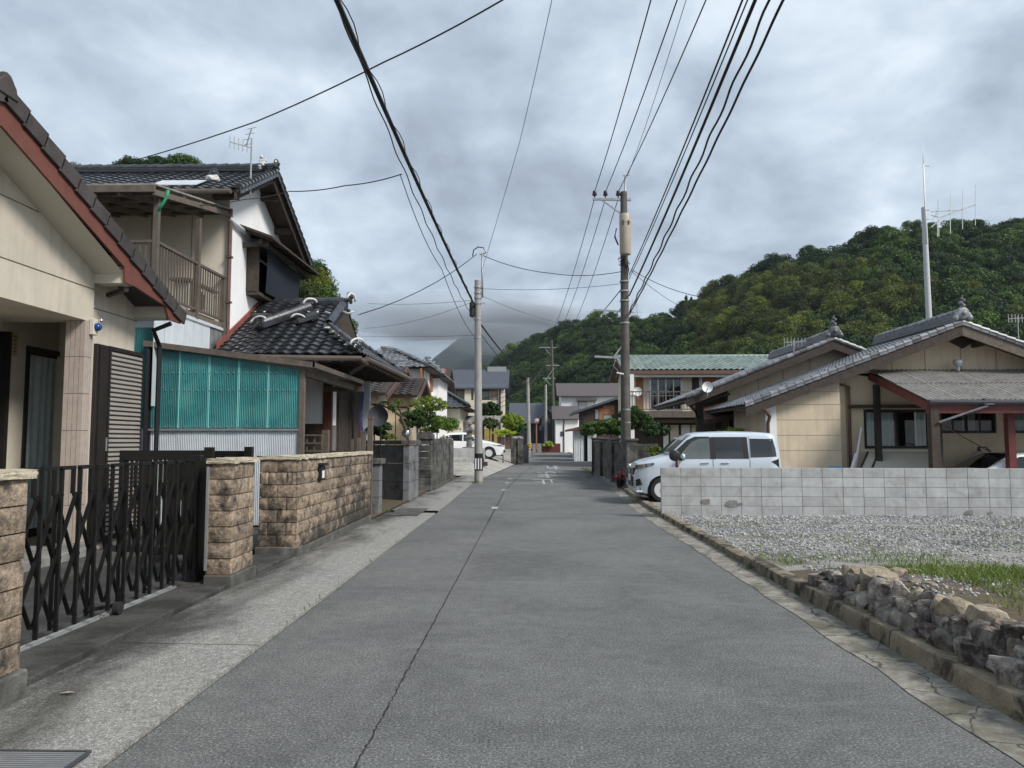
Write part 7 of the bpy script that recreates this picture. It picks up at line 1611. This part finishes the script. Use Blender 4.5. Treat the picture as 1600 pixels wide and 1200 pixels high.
def vextra(t, sub, hw, top):
    mb = MB(); N_ = 10
    mb.grid(lambda u, v: (lambda x: (x+.0-.012, (u-.5)*2*(hw(x, top(x)-.12)-.08), top(x)+.016+.03*(1-abs(u-.5)*2)*.9))(.84+(1.42-.84)*v), 8, 8); sub('windscreen', mb, m_cglass, fix=False, smooth=1)
    for s in (-1,1):
        mb = MB(); mb.prism([(.02,s*.48,.83),(.42,s*(hw(.42,.9)+.008),.99),(.50,s*(hw(.5,.9)+.008),.97),(.34,s*(hw(.34,.85)+.008),.83),(.03,s*.5,.74)], (-.0,0,0)) if False else None
        pts = []
        mb = MB(); mb.grid(lambda u, v: (lambda x: (x-.012, s*(hw(x,.85)+.012), (.80+.16*u*.7)+(.11-.05*u)*v))(.03+.45*u), 8, 3); hl = sub('headlight', mb, m_chrome, fix=False, smooth=1)
        mb = MB(); mb.grid(lambda u, v: (lambda x: (x-.018, s*(hw(x,.85)+.018), (.80+.16*u*.7)+(.11-.05*u)*v))(.03+.45*u), 8, 3); sub('lens', mb, m_glass, hl, fix=False, smooth=1)
        mb = MB(); mb.bar((.04,s*.62,.45),(.16,s*.74,.50),.1,.16); sub('fog_lamp', mb, m_blkpl)
        
        for x in (1.62, 2.12):
            mb = MB(); y_ = hw(x,.95)+.012; mb.bar((x,s*y_,.955),(x+.2,s*y_,.965),.028,.035); sub('door_handle', mb, m_chrome, bevel=.006)
        mb = MB(); blob(mb, (1.16,s*(hw(1.16,1.1)+.13),1.13), .10, 1, 0, 2, (.55,1,.75)); mr_ = sub('wing_mirror', mb, m_carw, smooth=1)
        mb = MB(); mb.bar((1.12,s*(hw(1.12,1.05)-.02),1.04),(1.16,s*(hw(1.16,1.1)+.12),1.06),.09,.05); sub('stalk', mb, m_blkpl, mr_)
        # panel gaps
        mb = MB()
        for x0_, z0_, x1_, z1_ in ((1.0,1.04,1.0,.62),(1.0,.62,1.04,.32),(1.93,1.06,1.93,.30),(2.84,1.62,2.84,.62),(1.04,.32,2.6,.32)):
            K = 8
            for k in range(K):
                xa1, za1 = x0_+(x1_-x0_)*k/K, z0_+(z1_-z0_)*k/K; xb1_, zb1_ = x0_+(x1_-x0_)*(k+1)/K, z0_+(z1_-z0_)*(k+1)/K
                mb.bar((xa1,s*(hw(xa1,za1)+.0015),za1),(xb1_,s*(hw(xb1_,zb1_)+.0015),zb1_),.008)
        sub('panel_gap', mb, m_blkpl)
    mb = MB()
    mb.box((-.012,-.52,.66),(.05,.52,.84)); mb.box((-.02,-.42,.36),(.05,.42,.62)); g_ = sub('grille', mb, m_blkpl, bevel=.015)
    for k in range(5): mb = MB(); z = .39+.05*k; mb.bar((-.03,-.40,z),(-.03,.40,z),.015,.012); sub('grille_bar', mb, m_dgrey, g_)
    mb = MB(); mb.bar((-.03,-.5,.84),(-.03,.5,.84),.03,.02); mb.bar((-.035,-.07,.76),(-.035,.07,.76),.02,.05); sub('badge_bar', mb, m_chrome, g_)
    mb = MB(); mb.box((-.045,-.165,.50),(-.03,.165,.665)); sub('number_plate', mb, m_wht)
    mb = MB(); mb.box((.02,-.74,.22),(.2,.74,.28)); sub('lip', mb, m_carw, bevel=.02)
    mb = MB(); mb.box((-.02,-.80,.33),(.02,-.66,.52)); mb.box((-.02,.66,.33),(.02,.80,.52)); sub('fog_bezel', mb, m_chrome, bevel=.01)
    mb = MB(); mb.tube([(.9,.3,1.16),(1.15,-.45,1.17)], .01, 5); sub('wiper', mb, m_blkpl)
# dark cabin so panes read as glass: paint body behind them black
van = car('compact_van', 'silver-white boxy compact car parked nose-first to the street behind the new block wall', vprof, vbelt, 1.67, 3.69, (.66,3.13), .30, Matrix.Translation((2.62,20.15,G(20)+.075)), m_carw, vpanes, extra=vextra)
for o in list(sc.objects):
    pass
hprof = [(0,.55),(.05,.68),(.25,.80),(.7,.92),(1.15,1.0),(1.6,1.25),(2.0,1.43),(2.5,1.475),(3.1,1.44),(3.7,1.30),(4.2,1.12),(4.35,1.05),(4.42,.7),(4.42,.4)]
hpanes = [('side_window', [(1.55,.98),(2.3,.99),(2.3,1.36),(2.05,1.35),(1.8,1.2)], m_cglass2, (-1,1)), ('side_window', [(2.36,.99),(3.1,1.01),(3.1,1.33),(2.36,1.36)], m_cglass2, (-1,1)), ('quarter_window', [(3.16,1.02),(3.75,1.07),(3.6,1.16),(3.16,1.31)], m_cglass2, (-1,1))]
def hextra(t, sub, hw, top):
    mb = MB(); mb.grid(lambda u, v: (lambda x: (x-.012, (u-.5)*2*(hw(x, top(x)-.1)-.1), top(x)+.018+.02*(1-abs(u-.5)*2)))(1.2+.75*v), 8, 8); sub('windscreen', mb, m_cglass2, fix=False, smooth=1)
    mb = MB(); mb.grid(lambda u, v: (lambda x: (x+.012, (u-.5)*2*(hw(x, top(x)-.1)-.1), top(x)+.018+.02*(1-abs(u-.5)*2)))(3.25+.85*v), 8, 8); sub('rear_window', mb, m_cglass2, fix=False, smooth=1)
    for s in (-1,1):
        mb = MB(); mb.grid(lambda u, v: (lambda x: (x-.01, s*(hw(x,.72)+.012), .66+.10*u+(.09-.05*u)*v))(.04+.6*u), 8, 2); sub('headlight', mb, m_chrome, fix=False, smooth=1)
        mb = MB(); blob(mb, (1.65,s*(hw(1.6,1.0)+.12),1.0), .1, 1, 0, 2, (.55,1,.7)); sub('wing_mirror', mb, m_carw2, smooth=1)
        mb = MB(); mb.box((-.0,s*.62-.1,.3),(.06,s*.62+.1,.5)); sub('fog_lamp', mb, m_blkpl, bevel=.02)
    mb = MB(); mb.box((-.01,-.5,.34),(.05,.5,.52)); sub('grille', mb, m_blkpl, bevel=.02)
q = P(788,700,y=43.2); z = G(44)+.42
car('parked_car', 'white hatchback parked in the driveway beyond the pole and low block wall', hprof, [(0,.7),(1.4,.93),(4.4,1.0)], 1.72, 4.42, (.86,3.5), .32, Matrix.Translation((q.x,44.1,z)) @ Matrix.Rotation(math.pi, 4, 'Z'), m_carw2, hpanes, extra=hextra)
q = P(1537,735,y=20.9)
car('parked_car', 'white car under the corrugated lean-to, only its roof and windscreen showing over the wall', hprof, [(0,.7),(1.4,.93),(4.4,1.0)], 1.72, 4.42, (.86,3.5), .32, Matrix.Translation((P(1512,735,y=20.6).x-1.0,20.9,P(1560,708,y=20.6).z-1.44)), m_carw2, hpanes, extra=hextra)
# ================================================================== dry stone edging
st = thing('stone_wall', 'low dry wall of tan and purple-grey field stones on the kerb of the gravel lot', 'stone wall', (3.0,6,.1))
rg = random.Random(12)
def stone(parent, c, r, sq, seed, mat, rot=0, name='stone'):
    bm = bmesh.new(); bmesh.ops.create_icosphere(bm, subdivisions=3, radius=1)
    rr = random.Random(seed); planes = [(Vector((rr.gauss(0,1),rr.gauss(0,1),rr.gauss(0,1))).normalized(), rr.uniform(.5,.78)) for _ in range(10)]+[(Vector((0,0,1)),rr.uniform(.5,.8)),(Vector((-1,rr.uniform(-.3,.3),rr.uniform(-.2,.3))).normalized(),rr.uniform(.5,.7))]
    for v in bm.verts:
        for n_, d_ in planes:
            k = v.co.dot(n_)
            if k > d_: v.co -= n_*(k-d_)
        v.co *= 1+.06*mnoise.noise(v.co*2.5+Vector((seed,0,0)))
    Mx = Matrix.Translation(c) @ Matrix.Rotation(rot, 4, 'Z') @ Matrix.Diagonal((r*sq[0], r*sq[1], r*sq[2], 1)); bm.transform(Mx)
    me = bpy.data.meshes.new(name); bm.to_mesh(me); bm.free(); me.materials.append(mat); me.polygons.foreach_set('use_smooth', [True]*len(me.polygons)); me.set_sharp_from_angle(angle=R(42))
    return link(name, me, parent)
for row, (z, r0) in enumerate(((.18,.115),(.275,.115),(.36,.115))):
    y = 3.2
    while y < 7.9-row*.15:
        r = r0*rg.uniform(.65,1.35); y += r*.80
        if row == 2 and (y > 7.2 and rg.random() < .4): y += r; continue
        m = m_tstone if (row == 2 and rg.random() < .62) or rg.random() < .15 else m_stone
        zz = z*(1.0 if y < 6.2 else .93 if y < 7.2 else .80)+rg.uniform(-.025,.025)
        stone(st, (XK(y)+.02+.07*row+rg.uniform(-.02,.03), y, zz), r, (rg.uniform(.95,1.25), rg.uniform(1.1,1.45), rg.uniform(1.0,1.4)), rg.random()*999, m, rg.uniform(-.4,.4)); y += r*.80
for i, (px, py, w_, h_, m, lab) in enumerate(((1548,948,34,13,m_tstone,'large flat pale stone lying in the grass behind the dry stone wall'),(1398,893,24,11,m_tstone,'tan rounded stone on top of the pile at the far end of the dry wall'),(1420,905,26,9,m_tstone,'broad pale slab beside the tan rounded stone'),(1455,912,22,9,m_tstone,'pale angular slab nearest the grass at the far end of the pile'),(1478,930,28,9,m_stone,'dark flat stone on the bare soil behind the wall'),(1542,975,13,8,m_tstone,'small tan stone on the soil between wall and grass'),(1598,980,20,18,m_tstone,'rounded yellowish stone on the bare soil, last behind the dry wall'),(1490,905,40,4,m_stone,'thin dark slab half hidden in the grass'))):
    q = P(px,py+h_*.7,z=.25); r = w_*q.y/FPX
    o = stone(None, (q.x,q.y,.22+h_*q.y/FPX*.6), r, (1,.8,h_/w_*1.25), 40+i, m, .2*i, 'loose_stone'); tag(o, lab, 'stone')
# ================================================================== poles
def pole(name, label, x, y, ztop, r0, r1, mat, lean=0, cat='utility pole'):
    t = thing(name, label, cat, (x,y,G(y))); mb = MB(); mb.tube([(x,y,G(y)-.1),(x+lean*.5,y,ztop*.5),(x+lean,y,ztop)], r0, 16, r1); mb.build('shaft', mat, t, smooth=40); return t
def arm(t, a, b, w=.07, name='crossarm', m=None): mb = MB(); mb.bar(a, b, w, w); return mb.build(name, m or m_galv, t)
def insul(t, p, s=1):
    mb = MB(); mb.lathe([(.02*s,0),(.02*s,.06*s),(.07*s,.07*s),(.07*s,.11*s),(.045*s,.12*s),(.06*s,.14*s),(.05*s,.2*s),(0,.21*s)], p, 10); return mb.build('insulator', m_porc, t, smooth=40)
# pale pole on the house side
y = 28.3; c = P(748,700,y=y); zt_ = P(744,438,y=y).z
pa = pole('utility_pole', 'pale concrete telephone pole with black and white sleeve, on the house side of the street', c.x, y, zt_, .155, .115, m_pole, -.06)
mb = MB(); mb.lathe([(.158,0),(.158,.62)], (c.x,y,P(748,735,y=y).z), 16); sl_ = mb.build('sleeve', m_blkpl, pa, smooth=40)
for a in (-2.2,-1.55,-.9): mb = MB(); mb.lathe([(.0,0)]*2, (0,0,0), 3) if False else mb.box((c.x+.163*math.cos(a)-.022,y+.163*math.sin(a)-.01,P(748,733,y=y).z),(c.x+.163*math.cos(a)+.022,y+.163*math.sin(a)+.01,P(748,716,y=y).z)); mb.build('white_stripe', m_wht, sl_)
ztop2 = P(745,395,y=y).z; mb = MB(); mb.tube([(c.x+.12,y,P(745,465,y=y).z),(c.x+.10,y,ztop2)], .035, 8); mb.build('riser_pipe', m_galv, pa, smooth=1)
mb = MB(); cc = Vector((c.x+.0,y,ztop2-.05)); mb.tube([cc+Vector((-.25,0,-.08)),cc+Vector((-.22,0,.15)),cc+Vector((-.05,0,.27)),cc+Vector((.15,0,.24)),cc+Vector((.24,0,.05)),cc+Vector((.1,0,-.02))], .022, 6); mb.build('cable_loop', m_cable, pa, smooth=1)
mb = MB()
for k, py in enumerate((449,458,466,474,499,528)): q = P(744,py,y=y).z; mb.lathe([(.14,q-.03),(.145,q-.03),(.145,q+.03),(.14,q+.03)], (c.x-.05,y,0), 14); mb.bar((c.x-.3,y-.05,q),(c.x+.22,y-.05,q),.03) if k in (3,) else None
mb.build('band', m_galv, pa)
mb = MB(); q = P(738,484,y=y); mb.lathe([(.05,-.3),(.1,-.25),(.1,.2),(.06,.3)], (q.x,y-.1,q.z), 10); mb.build('splice_case', m_cable, pa, smooth=40)
# dark pole with transformer
y = 27.4; c = P(978,700,y=y); zt2 = P(979,300,y=y).z
pb_ = pole('utility_pole', 'dark concrete utility pole with a beige transformer and three insulators, by the old block wall', c.x, y, zt2, .19, .12, m_dpole, .02)
mb = MB(); mb.tube([(c.x+.08,y,zt2-.8),(c.x+.08,y,P(980,275,y=y).z)], .035, 8); mb.build('top_pipe', m_galv, pb_, smooth=1)
q = P(979,274,y=y); mb = MB(); mb.bar((q.x-.15,y,q.z),(q.x+.12,y,q.z),.03); mb.build('top_bracket', m_galv, pb_)
qa, qb = P(926,311,y=y), P(986,312,y=y); arm(pb_, qa, qb, .08); arm(pb_, P(941,313,y=y), P(972,335,y=y), .05, 'brace')
INS = []
for px in (929,946,966): q = P(px,309,y=y); insul(pb_, (q.x,y,q.z), 1.25); INS.append(Vector((q.x,y,q.z+.22)))
q0_, q1_ = P(978,398,y=y-.3), P(978,335,y=y-.3); r_ = 9*y/FPX
tr = MB(); tr.lathe([(r_*.9,q0_.z),(r_,q0_.z+.06),(r_,q1_.z-.33),(r_*1.05,q1_.z-.33),(r_*1.05,q1_.z-.30),(r_,q1_.z-.30),(r_,q1_.z-.02),(r_*.93,q1_.z)], (c.x+.02,y-.32,0), 24); tr.build('transformer', m_trans, pb_, smooth=40)
for dx in (-.12,.08): mb = MB(); mb.box((c.x+dx,y-.3-r_-.02,q1_.z-.42),(c.x+dx+.07,y-.3-r_+.03,q1_.z-.28)); mb.build('lug', m_dgrey, pb_)
mb = MB()
for k in range(7): a = P(968+random.uniform(-3,3),404+k*1.8,y=y-.2); mb.tube([a,a+Vector((.1+.05*k,.0,.08)),a+Vector((.25,0,-.1)),a+Vector((.3,0,-.35))], .014, 5)
mb.build('drop_loop', m_cable, pb_, smooth=1)
mb = MB(); mb.tube([(c.x-r_-.08,y-.25,q1_.z-.5),(c.x-r_-.14,y-.25,q1_.z-.8),(c.x-r_-.02,y-.25,q1_.z-1.1)], .03, 6); mb.build('cutout', m_blkpl, pb_)
qa, qb = P(927,484,y=y), P(990,488,y=y); arm(pb_, qa, qb, .06)
qa = P(929,557,y=y); arm(pb_, qa, P(983,560,y=y), .07); arm(pb_, P(959,558,y=y-.05), P(979,531,y=y-.05), .045, 'brace'); arm(pb_, P(971,531,y=y), P(984,531,y=y), .05, 'bracket')
mb = MB(); q = P(970,584,y=y-.1); mb.bar((q.x-.15,q.y,q.z+.04),(q.x+.1,q.y,q.z-.02),.10,.05); mb.build('street_lamp', m_wht, pb_, bevel=.01)
mb = MB(); mb.tube([P(962,562,y=y),P(958,572,y=y),P(966,580,y=y),P(962,590,y=y)], .02, 5); mb.build('cable_drop', m_galv, pb_, smooth=1)
mb = MB()
for py in (440,455,470,505,640,660): z = P(977,py,y=y).z; mb.lathe([(.17,z-.025),(.175,z-.025),(.175,z+.025),(.17,z+.025)], (c.x+.01,y,0), 14)
mb.build('band', m_galv, pb_)
# far poles
y = 63; c = P(828,700,y=y); pc_ = pole('utility_pole', 'slim pale pole with a yellow and black sleeve at the far bend', c.x-.05, y, P(825,590,y=y).z, .17, .12, m_pole, -.12)
mb = MB(); mb.lathe([(.19,0),(.19,.45)], (c.x-.05,y,P(829,701,y=y).z), 14); s2 = mb.build('sleeve', m_yel, pc_, smooth=40)
for k in range(2): mb = MB(); mb.bar((c.x-.2,y-.2,P(829,700,y=y).z+.2*k),(c.x+.1,y-.2,P(829,700,y=y).z+.2*k+.13),.012,.06); mb.build('black_band', m_blkpl, s2)
y = 82; c = P(853,690,y=y); pd_ = pole('utility_pole', 'slim grey pole nearest the white house at the bend', c.x, y, P(852,601,y=y).z, .17, .12, m_pole)
y = 84; c = P(866,660,y=y); pe_ = pole('utility_pole', 'tall far pole with three crossarms against the wooded hill', c.x, y, P(861,532,y=y).z, .2, .13, m_dpole, -.25)
for a_, b2, py in ((842,869,543),(853,874,571),(848,868,591)): arm(pe_, P(a_,py,y=y), P(b2,py,y=y), .09)
arm(pe_, P(852,545,y=y), P(861,555,y=y), .06, 'brace'); arm(pe_, P(852,593,y=y), P(863,604,y=y), .06, 'brace'); arm(pe_, P(851,595,y=82), P(866,575,y=y), .03, 'brace')
for px in (843,852,868): q = P(px,542,y=y); insul(pe_, (q.x,y,q.z), 1.5)
# radio mast
m_mast = M_('pale_galvanised_steel', (.50,.51,.52), .5, .1, 8, streak=.15)
y = 34; c = P(1455,540,y=y); mt_ = pole('radio_mast', 'galvanised radio mast with a vertical whip and side aerial behind the tiled ridge', c.x, y, P(1450,324,y=y).z, .15, .105, m_mast, -.08, 'radio mast')
x_ = c.x-.08; a = P(1446,382,y=y); b_ = P(1444,228,y=y); mb = MB(); mb.tube([(a.x,y-.1,a.z),(a.x,y-.1,P(1444,258,y=y).z)], .035, 6); mb.tube([(a.x,y-.1,P(1444,258,y=y).z),(a.x,y-.1,b_.z)], .02, 6, .008); mb.build('whip', m_wht, mt_, smooth=1)
mb = MB()
for py in (260,329,343): q = P(1446,py,y=y); mb.bar((q.x-.12,y-.1,q.z),(q.x+.15,y-.05,q.z),.04)
mb.build('clamp', m_galv, mt_)
A_, B_, C_ = P(1455,331,y=y), P(1500,329,y=y), P(1524,320,y=y)
mb = MB(); mb.bar(P(1455,331,y=y),P(1503,328,y=y),.035); mb.bar(P(1467,340,y=y),P(1524,320,y=y),.045); mb.bar(P(1455,336,y=y),P(1467,340,y=y),.03); mb.bar(P(1455,355,y=y),P(1478,336,y=y),.04); mb.bar(P(1456,345,y=y),P(1463,334,y=y),.03); mb.build('boom', m_mast, mt_)
for px, p0, p1 in ((1465,313,370),(1467,313,369),(1485,304,365),(1504,297,358),(1524,289,352)):
    mb = MB(); mb.tube([P(px,p0,y=y-.04),P(px,p1,y=y-.04)], .016, 5); mb.build('element', m_wht, mt_)
# pylon on the hill
y = 300; c = P(991,490,y=y); py_ = thing('pylon', 'faint lattice pylon on the hill behind the dark utility pole', 'pylon', (c.x,y,c.z-20)); zt3, zb3 = P(991,468,y=y).z, P(991,512,y=y).z
mb = MB(); ww_ = lambda q: .7+1.2*(1-q)
for k in range(7):
    q0, q1 = k/7, (k+1)/7; z0_, z1_ = zb3+(zt3-zb3)*q0, zb3+(zt3-zb3)*q1
    for s in (-1,1): mb.bar((c.x+s*ww_(q0),y,z0_),(c.x+s*ww_(q1),y,z1_),.16); mb.bar((c.x+s*ww_(q0),y,z0_),(c.x-s*ww_(q1),y,z1_),.09)
for q, w_ in ((.55,2.6),(.8,2.2)): mb.bar((c.x-w_,y,zb3+(zt3-zb3)*q),(c.x+w_,y,zb3+(zt3-zb3)*q),.15)
mb.build('lattice', m_galv, py_)
# ================================================================== cables
def cable(name, label, pts, r, wig=0, sag=0, group=None):
    pts = [Vector(p) for p in pts]; out_ = []
    for a, b_ in zip(pts, pts[1:]):
        n_ = max(6, int((b_-a).length/(.25 if wig else 1.2)))
        for i in range(n_):
            q = i/n_; p = a.lerp(b_, q); p.z -= sag*4*q*(1-q)
            if wig: ph = len(out_)*.9; p += Vector((math.cos(ph)*wig, 0, math.sin(ph)*wig))
            out_.append(p)
    out_.append(pts[-1]); mb = MB(); mb.tube(out_, r, 5); return tag(mb.build(name, m_cable, smooth=1, fix=False), label, 'cable', group)
# through a near, a mid and a far point; the mid one is on the sight line, the near one continues behind the camera
def run(name, label, far, px, py, ym, r, wig=0, sag=.12, near_drop=0):
    m = P(px,py,y=ym); far = Vector(far); d = (m-far); k = (ym+7)/(far.y-ym)
    near = Vector((m.x+d.x*k, -7, m.z+abs(d.z)*.6+.15-near_drop))
    return cable(name, label, [far, m, near], r, wig, sag)
for i, (px, p) in enumerate(((1017,INS[0]),(1058,INS[1]),(1103,INS[2]))):
    run('power_line', ('power line from the outermost insulator on the transformer pole','power line from the middle insulator on the transformer pole','power line from the insulator next to the transformer pole top')[i], p, px, 0, 14, .014)
cx_ = P(978,440,y=27.4)
run('power_line', 'thin earth wire from the top pipe of the transformer pole', P(980,276,y=27.4), 1072, 0, 14, .007)
for i, (px, py, r, wig, lab) in enumerate(((1160,430,.016,0,'first of the close cables running overhead to the transformer pole'),(1168,436,.012,0,'second of the close cables running overhead to the transformer pole'),(1180,462,.028,0,'thick cable running overhead to the transformer pole'),(1203,488,.020,.035,'wavy lashed cable running overhead to the transformer pole'),(1224,492,.022,.012,'outermost cable running overhead to the dark transformer pole'))):
    run('overhead_cable', lab, P(983,py,y=27.3), px, 0, 10.5, r, wig*.5, .10)
pe1 = [P(843,541,y=84), P(852,541,y=84), P(868,541,y=84)]
for i, lab in enumerate(('far span of the power line from the outermost insulator','far span of the power line from the middle insulator','far span of the power line from the inner insulator')):
    cable('power_line', lab, [INS[i]+Vector((0,0,-.25)), pe1[i]], .014, 0, 1.5)
for i, (py, q) in enumerate(((440,575),(470,592),(505,596))): cable('overhead_cable', ('upper','middle','lower')[i]+' low cable from the transformer pole to the far pole with crossarms', [P(980,py,y=27.4), P(858+4*i,q-18,y=84)], .02, 0, .7)
# house-side bundle
pl0 = P(742,478,y=28.2)
run('cable_bundle', 'thick black bundle of telephone cables climbing overhead from the pale pole', pl0, 526, 0, 8.5, .036, 0, .1)
run('lashed_cable', 'thin wire coiled round the thick telephone bundle', pl0+Vector((-.02,0,.03)), 531, 0, 8.4, .008, .045, .1)
run('lashed_cable', 'wavy slack cable hanging just under the thick telephone bundle', P(741,500,y=28.2), 524, 0, 9.2, .011, .015, .30)
cable('telephone_cable', 'slack thin cable sweeping down to the pale pole below the bundle', [P(625,272,y=17), P(690,420,y=22), P(741,526,y=28.2)], .010, 0, .22)
cable('cable_bundle', 'black bundle continuing beyond the pale pole toward the hill', [P(750,505,y=28.4), P(829,594,y=63)], .035, 0, .25)
cable('telephone_cable', 'lower cable continuing beyond the pale pole', [P(750,520,y=28.4), P(827,600,y=63)], .015, 0, .35)
top = P(745,397,y=28.3)
cable('service_wire', 'wire from the pale pole top to the black roofed wing', [top, P(560,492,y=20.5)], .014, 0, .25)
cable('service_wire', 'wire sagging from the pale pole top across to the transformer pole', [top+Vector((.1,0,0)), P(860,427,y=28), P(973,424,y=27.4)], .013, 0, .12)
cable('service_wire', 'level thin wire between the pale pole and the transformer pole', [P(750,451,y=28.3), P(974,443,y=27.4)], .008, 0, .12)
cable('service_wire', 'thin wire falling from the pale pole toward the far houses', [P(752,462,y=28.3), P(900,508,y=50)], .008, 0, .2)
cable('service_wire', 'long thin wire rising steeply overhead from the pale pole', [P(752,425,y=28.3), P(812,222,y=20), P(871,-40,y=13)], .007, 0, .05)
cable('service_wire', 'thick service wire sweeping overhead to the white house roof', [P(205,252,y=18.5), P(400,190,y=14.5), P(600,97,y=12), P(785,0,y=10.5), P(900,-90,y=9.6)], .013, 0, .03)
cable('service_wire', 'wire from the bundle to the gable of the white house', [P(452,299,y=17), P(540,290,y=16), P(628,272,y=15.5)], .012, 0, .04)
cable('service_wire', 'wire along the balcony roof to the gable of the white house', [P(290,322,y=14.6), P(380,312,y=15.8), P(452,299,y=17)], .009, 0, .03)
cable('service_wire', 'thin wire low behind the black roof, upper one', [P(575,474,y=40), P(738,469,y=28.3)], .008, 0, .1)
cable('service_wire', 'thin wire low behind the black roof, middle one', [P(570,513,y=36), P(738,472,y=28.3)], .008, 0, .2)
cable('service_wire', 'thin wire low behind the black roof, lowest one', [P(560,525,y=45), P(741,524,y=28.3)], .007, 0, .05)
cable('service_wire', 'wire from the transformer pole to the older beige house', [P(986,421,y=27.4), P(1100,465,y=27.2), P(1300,515,y=27)], .012, 0, .15)
cable('service_wire', 'short wire falling from the transformer pole to the hill side', [P(986,423,y=27.4), P(1062,478,y=40)], .010, 0, .1)
for i in range(4): cable('service_wire', ('first','second','third','fourth')[i]+' of four bluish service wires crossing before the hill at the far bend', [P(755+3*i,622+7*i,y=62), P(826,590+5*i,y=63), P(862,571-9*i,y=84)], .02, 0, .3)
# ================================================================== markings and covers on the street
def text_mesh(ch):
    cu = bpy.data.curves.new('t', 'FONT'); cu.body = ch; cu.size = 1; cu.resolution_u = 3; o = bpy.data.objects.new('t', cu); COL.objects.link(o)
    dg = bpy.context.evaluated_depsgraph_get(); me = bpy.data.meshes.new_from_object(o.evaluated_get(dg)); bpy.data.objects.remove(o); return me
mkm = M_('worn_road_paint', (.52,.52,.51), .8, .1, 5, col2=(.19,.19,.185), c2=(.47,.62), c2s=6)
sm = thing('road_marking', 'faded white stop lettering painted on the asphalt, facing traffic from the far end', 'road marking', (.7,34,G(34)))
for ch, (xa_, xb_, ya_, yb_) in (('止', (.10,.98,27.6,30.4)), ('ま', (.30,1.20,31.6,36.8)), ('れ', (.75,1.62,39.5,45.5))):
    me = text_mesh(ch); vs = [v.co.copy() for v in me.vertices]
    if not vs: continue
    mx, Mx = min(v.x for v in vs), max(v.x for v in vs); my, My = min(v.y for v in vs), max(v.y for v in vs)
    for v in me.vertices:
        u = (v.co.x-mx)/(Mx-mx); w_ = (v.co.y-my)/(My-my); y = yb_-(yb_-ya_)*w_; v.co = (xb_-(xb_-xa_)*u, y, G(y)+.005)
    me.materials.clear(); me.materials.append(mkm); me.name = 'letter'; link('letter', me, sm)
for k, (px, py) in enumerate(((796,752),(792,758),(787,768),(772,795))):
    q = P(px,py,z=.0); mb = MB(); mb.quad((q.x-.07,q.y,G(q.y)+.005),(q.x+.07,q.y,G(q.y)+.005),(q.x+.07,q.y+.5,G(q.y)+.005),(q.x-.07,q.y+.5,G(q.y)+.005)); tag(mb.build('paint_dash', mkm, fix=False), ('worn white dash by the asphalt joint, farthest up the street','worn white dash by the asphalt joint, second from the far end','worn white dash by the asphalt joint, third from the far end','faintest worn dash by the asphalt joint, lowest down the street')[k], 'road marking', 'worn paint dashes')
dg_ = thing('drain_grate', 'steel drain grating set flush in the pavement', 'grate', (-2.5,3.85,.03)); q0 = P(0,1163,z=.035); q1 = P(140,1176,z=.035)
x0_, x1_ = q0.x-.25, q1.x; y1_ = q1.y+.02; y0_ = y1_-.75
mb = MB(); mb.box((x0_,y0_,.027),(x1_,y1_,.031)); mb.box((x0_,y1_-.015,.031),(x1_,y1_,.04)); mb.box((x1_-.015,y0_,.031),(x1_,y1_-.015,.04)); mb.build('frame', m_dgrey, dg_)
for k in range(30): mb = MB(); y = y0_+.01+(y1_-y0_-.03)*k/30; mb.box((x0_,y,.031),(x1_-.016,y+.012,.041)); mb.build('bar', m_galv, dg_)
mb = MB(); q = P(105,1083,z=.03); 
mb.quad((q.x-.05,q.y-.012,.034),(q.x+.0,q.y-.022,.04),(q.x+.05,q.y+.008,.034),(q.x+.0,q.y+.02,.037))
tag(mb.build('leaf', m_tstone, fix=False), 'pale dry leaf lying on the pavement below the stone pillar', 'leaf')
# weeds in the joint, tufts at walls
vs, fs = [], []
tf = []
rg = random.Random(31)
for k in range(260):
    y = rg.choice((rg.uniform(6,12), rg.uniform(22,29))); tf.append((XL(y)+rg.gauss(-.02,.012) if rg.random() < .12 else XR(y)+.3+rg.gauss(0,.02), y, G(y)+.01))
for (x, y, n_, s) in ((-3.2,16.95,120,.10),(-1.95,28.0,150,.12),(XR(9)+.35,9.6,150,.07),(3.0,7.3,160,.05),(4.6,5.2,150,.15),(3.35,4.7,90,.08)):
    for k in range(n_): tf.append((x+rg.gauss(0,s), y+rg.gauss(0,s), G(y)+(.03 if x < 2.8 else .2)))
grass(tf, .05, m_grass, 'weeds', 'small weeds in the kerb joints and at the foot of the pillars and poles')
# ================================================================== cloud on the mountain, haze
for k, (px, py, yy_, sx_, sz_, dn) in enumerate(((735,492,1560,300,48,.010),(690,512,1540,130,26,.008),(790,500,1530,160,34,.010),(745,516,1500,150,16,.006),(850,500,1600,160,34,.008),(640,505,1620,150,40,.006),(760,528,1480,170,30,.0035),(720,540,1500,120,26,.0022),(800,535,1470,140,26,.0030),(740,520,1520,260,22,.004))):
    c = P(px,py+1,y=yy_); mb = MB(); blob(mb, c, 1, k, .22, 3, (sx_,60,sz_)); zmx = max(v[2] for v in mb.v)
    o = mb.build('mist', volmat('mist_air', dn, (.86,.92,1)), smooth=1); o['kind'] = 'stuff'; o['label'] = 'low cloud hiding the mountain top'
mb = MB(); mb.box((-2600,-90,-1.5),(2600,2450,330)); hz = mb.build('haze', volmat('haze_air', .00011, (.82,.9,1)))
hz['kind'] = 'stuff'; hz['label'] = 'thin damp air over the valley'
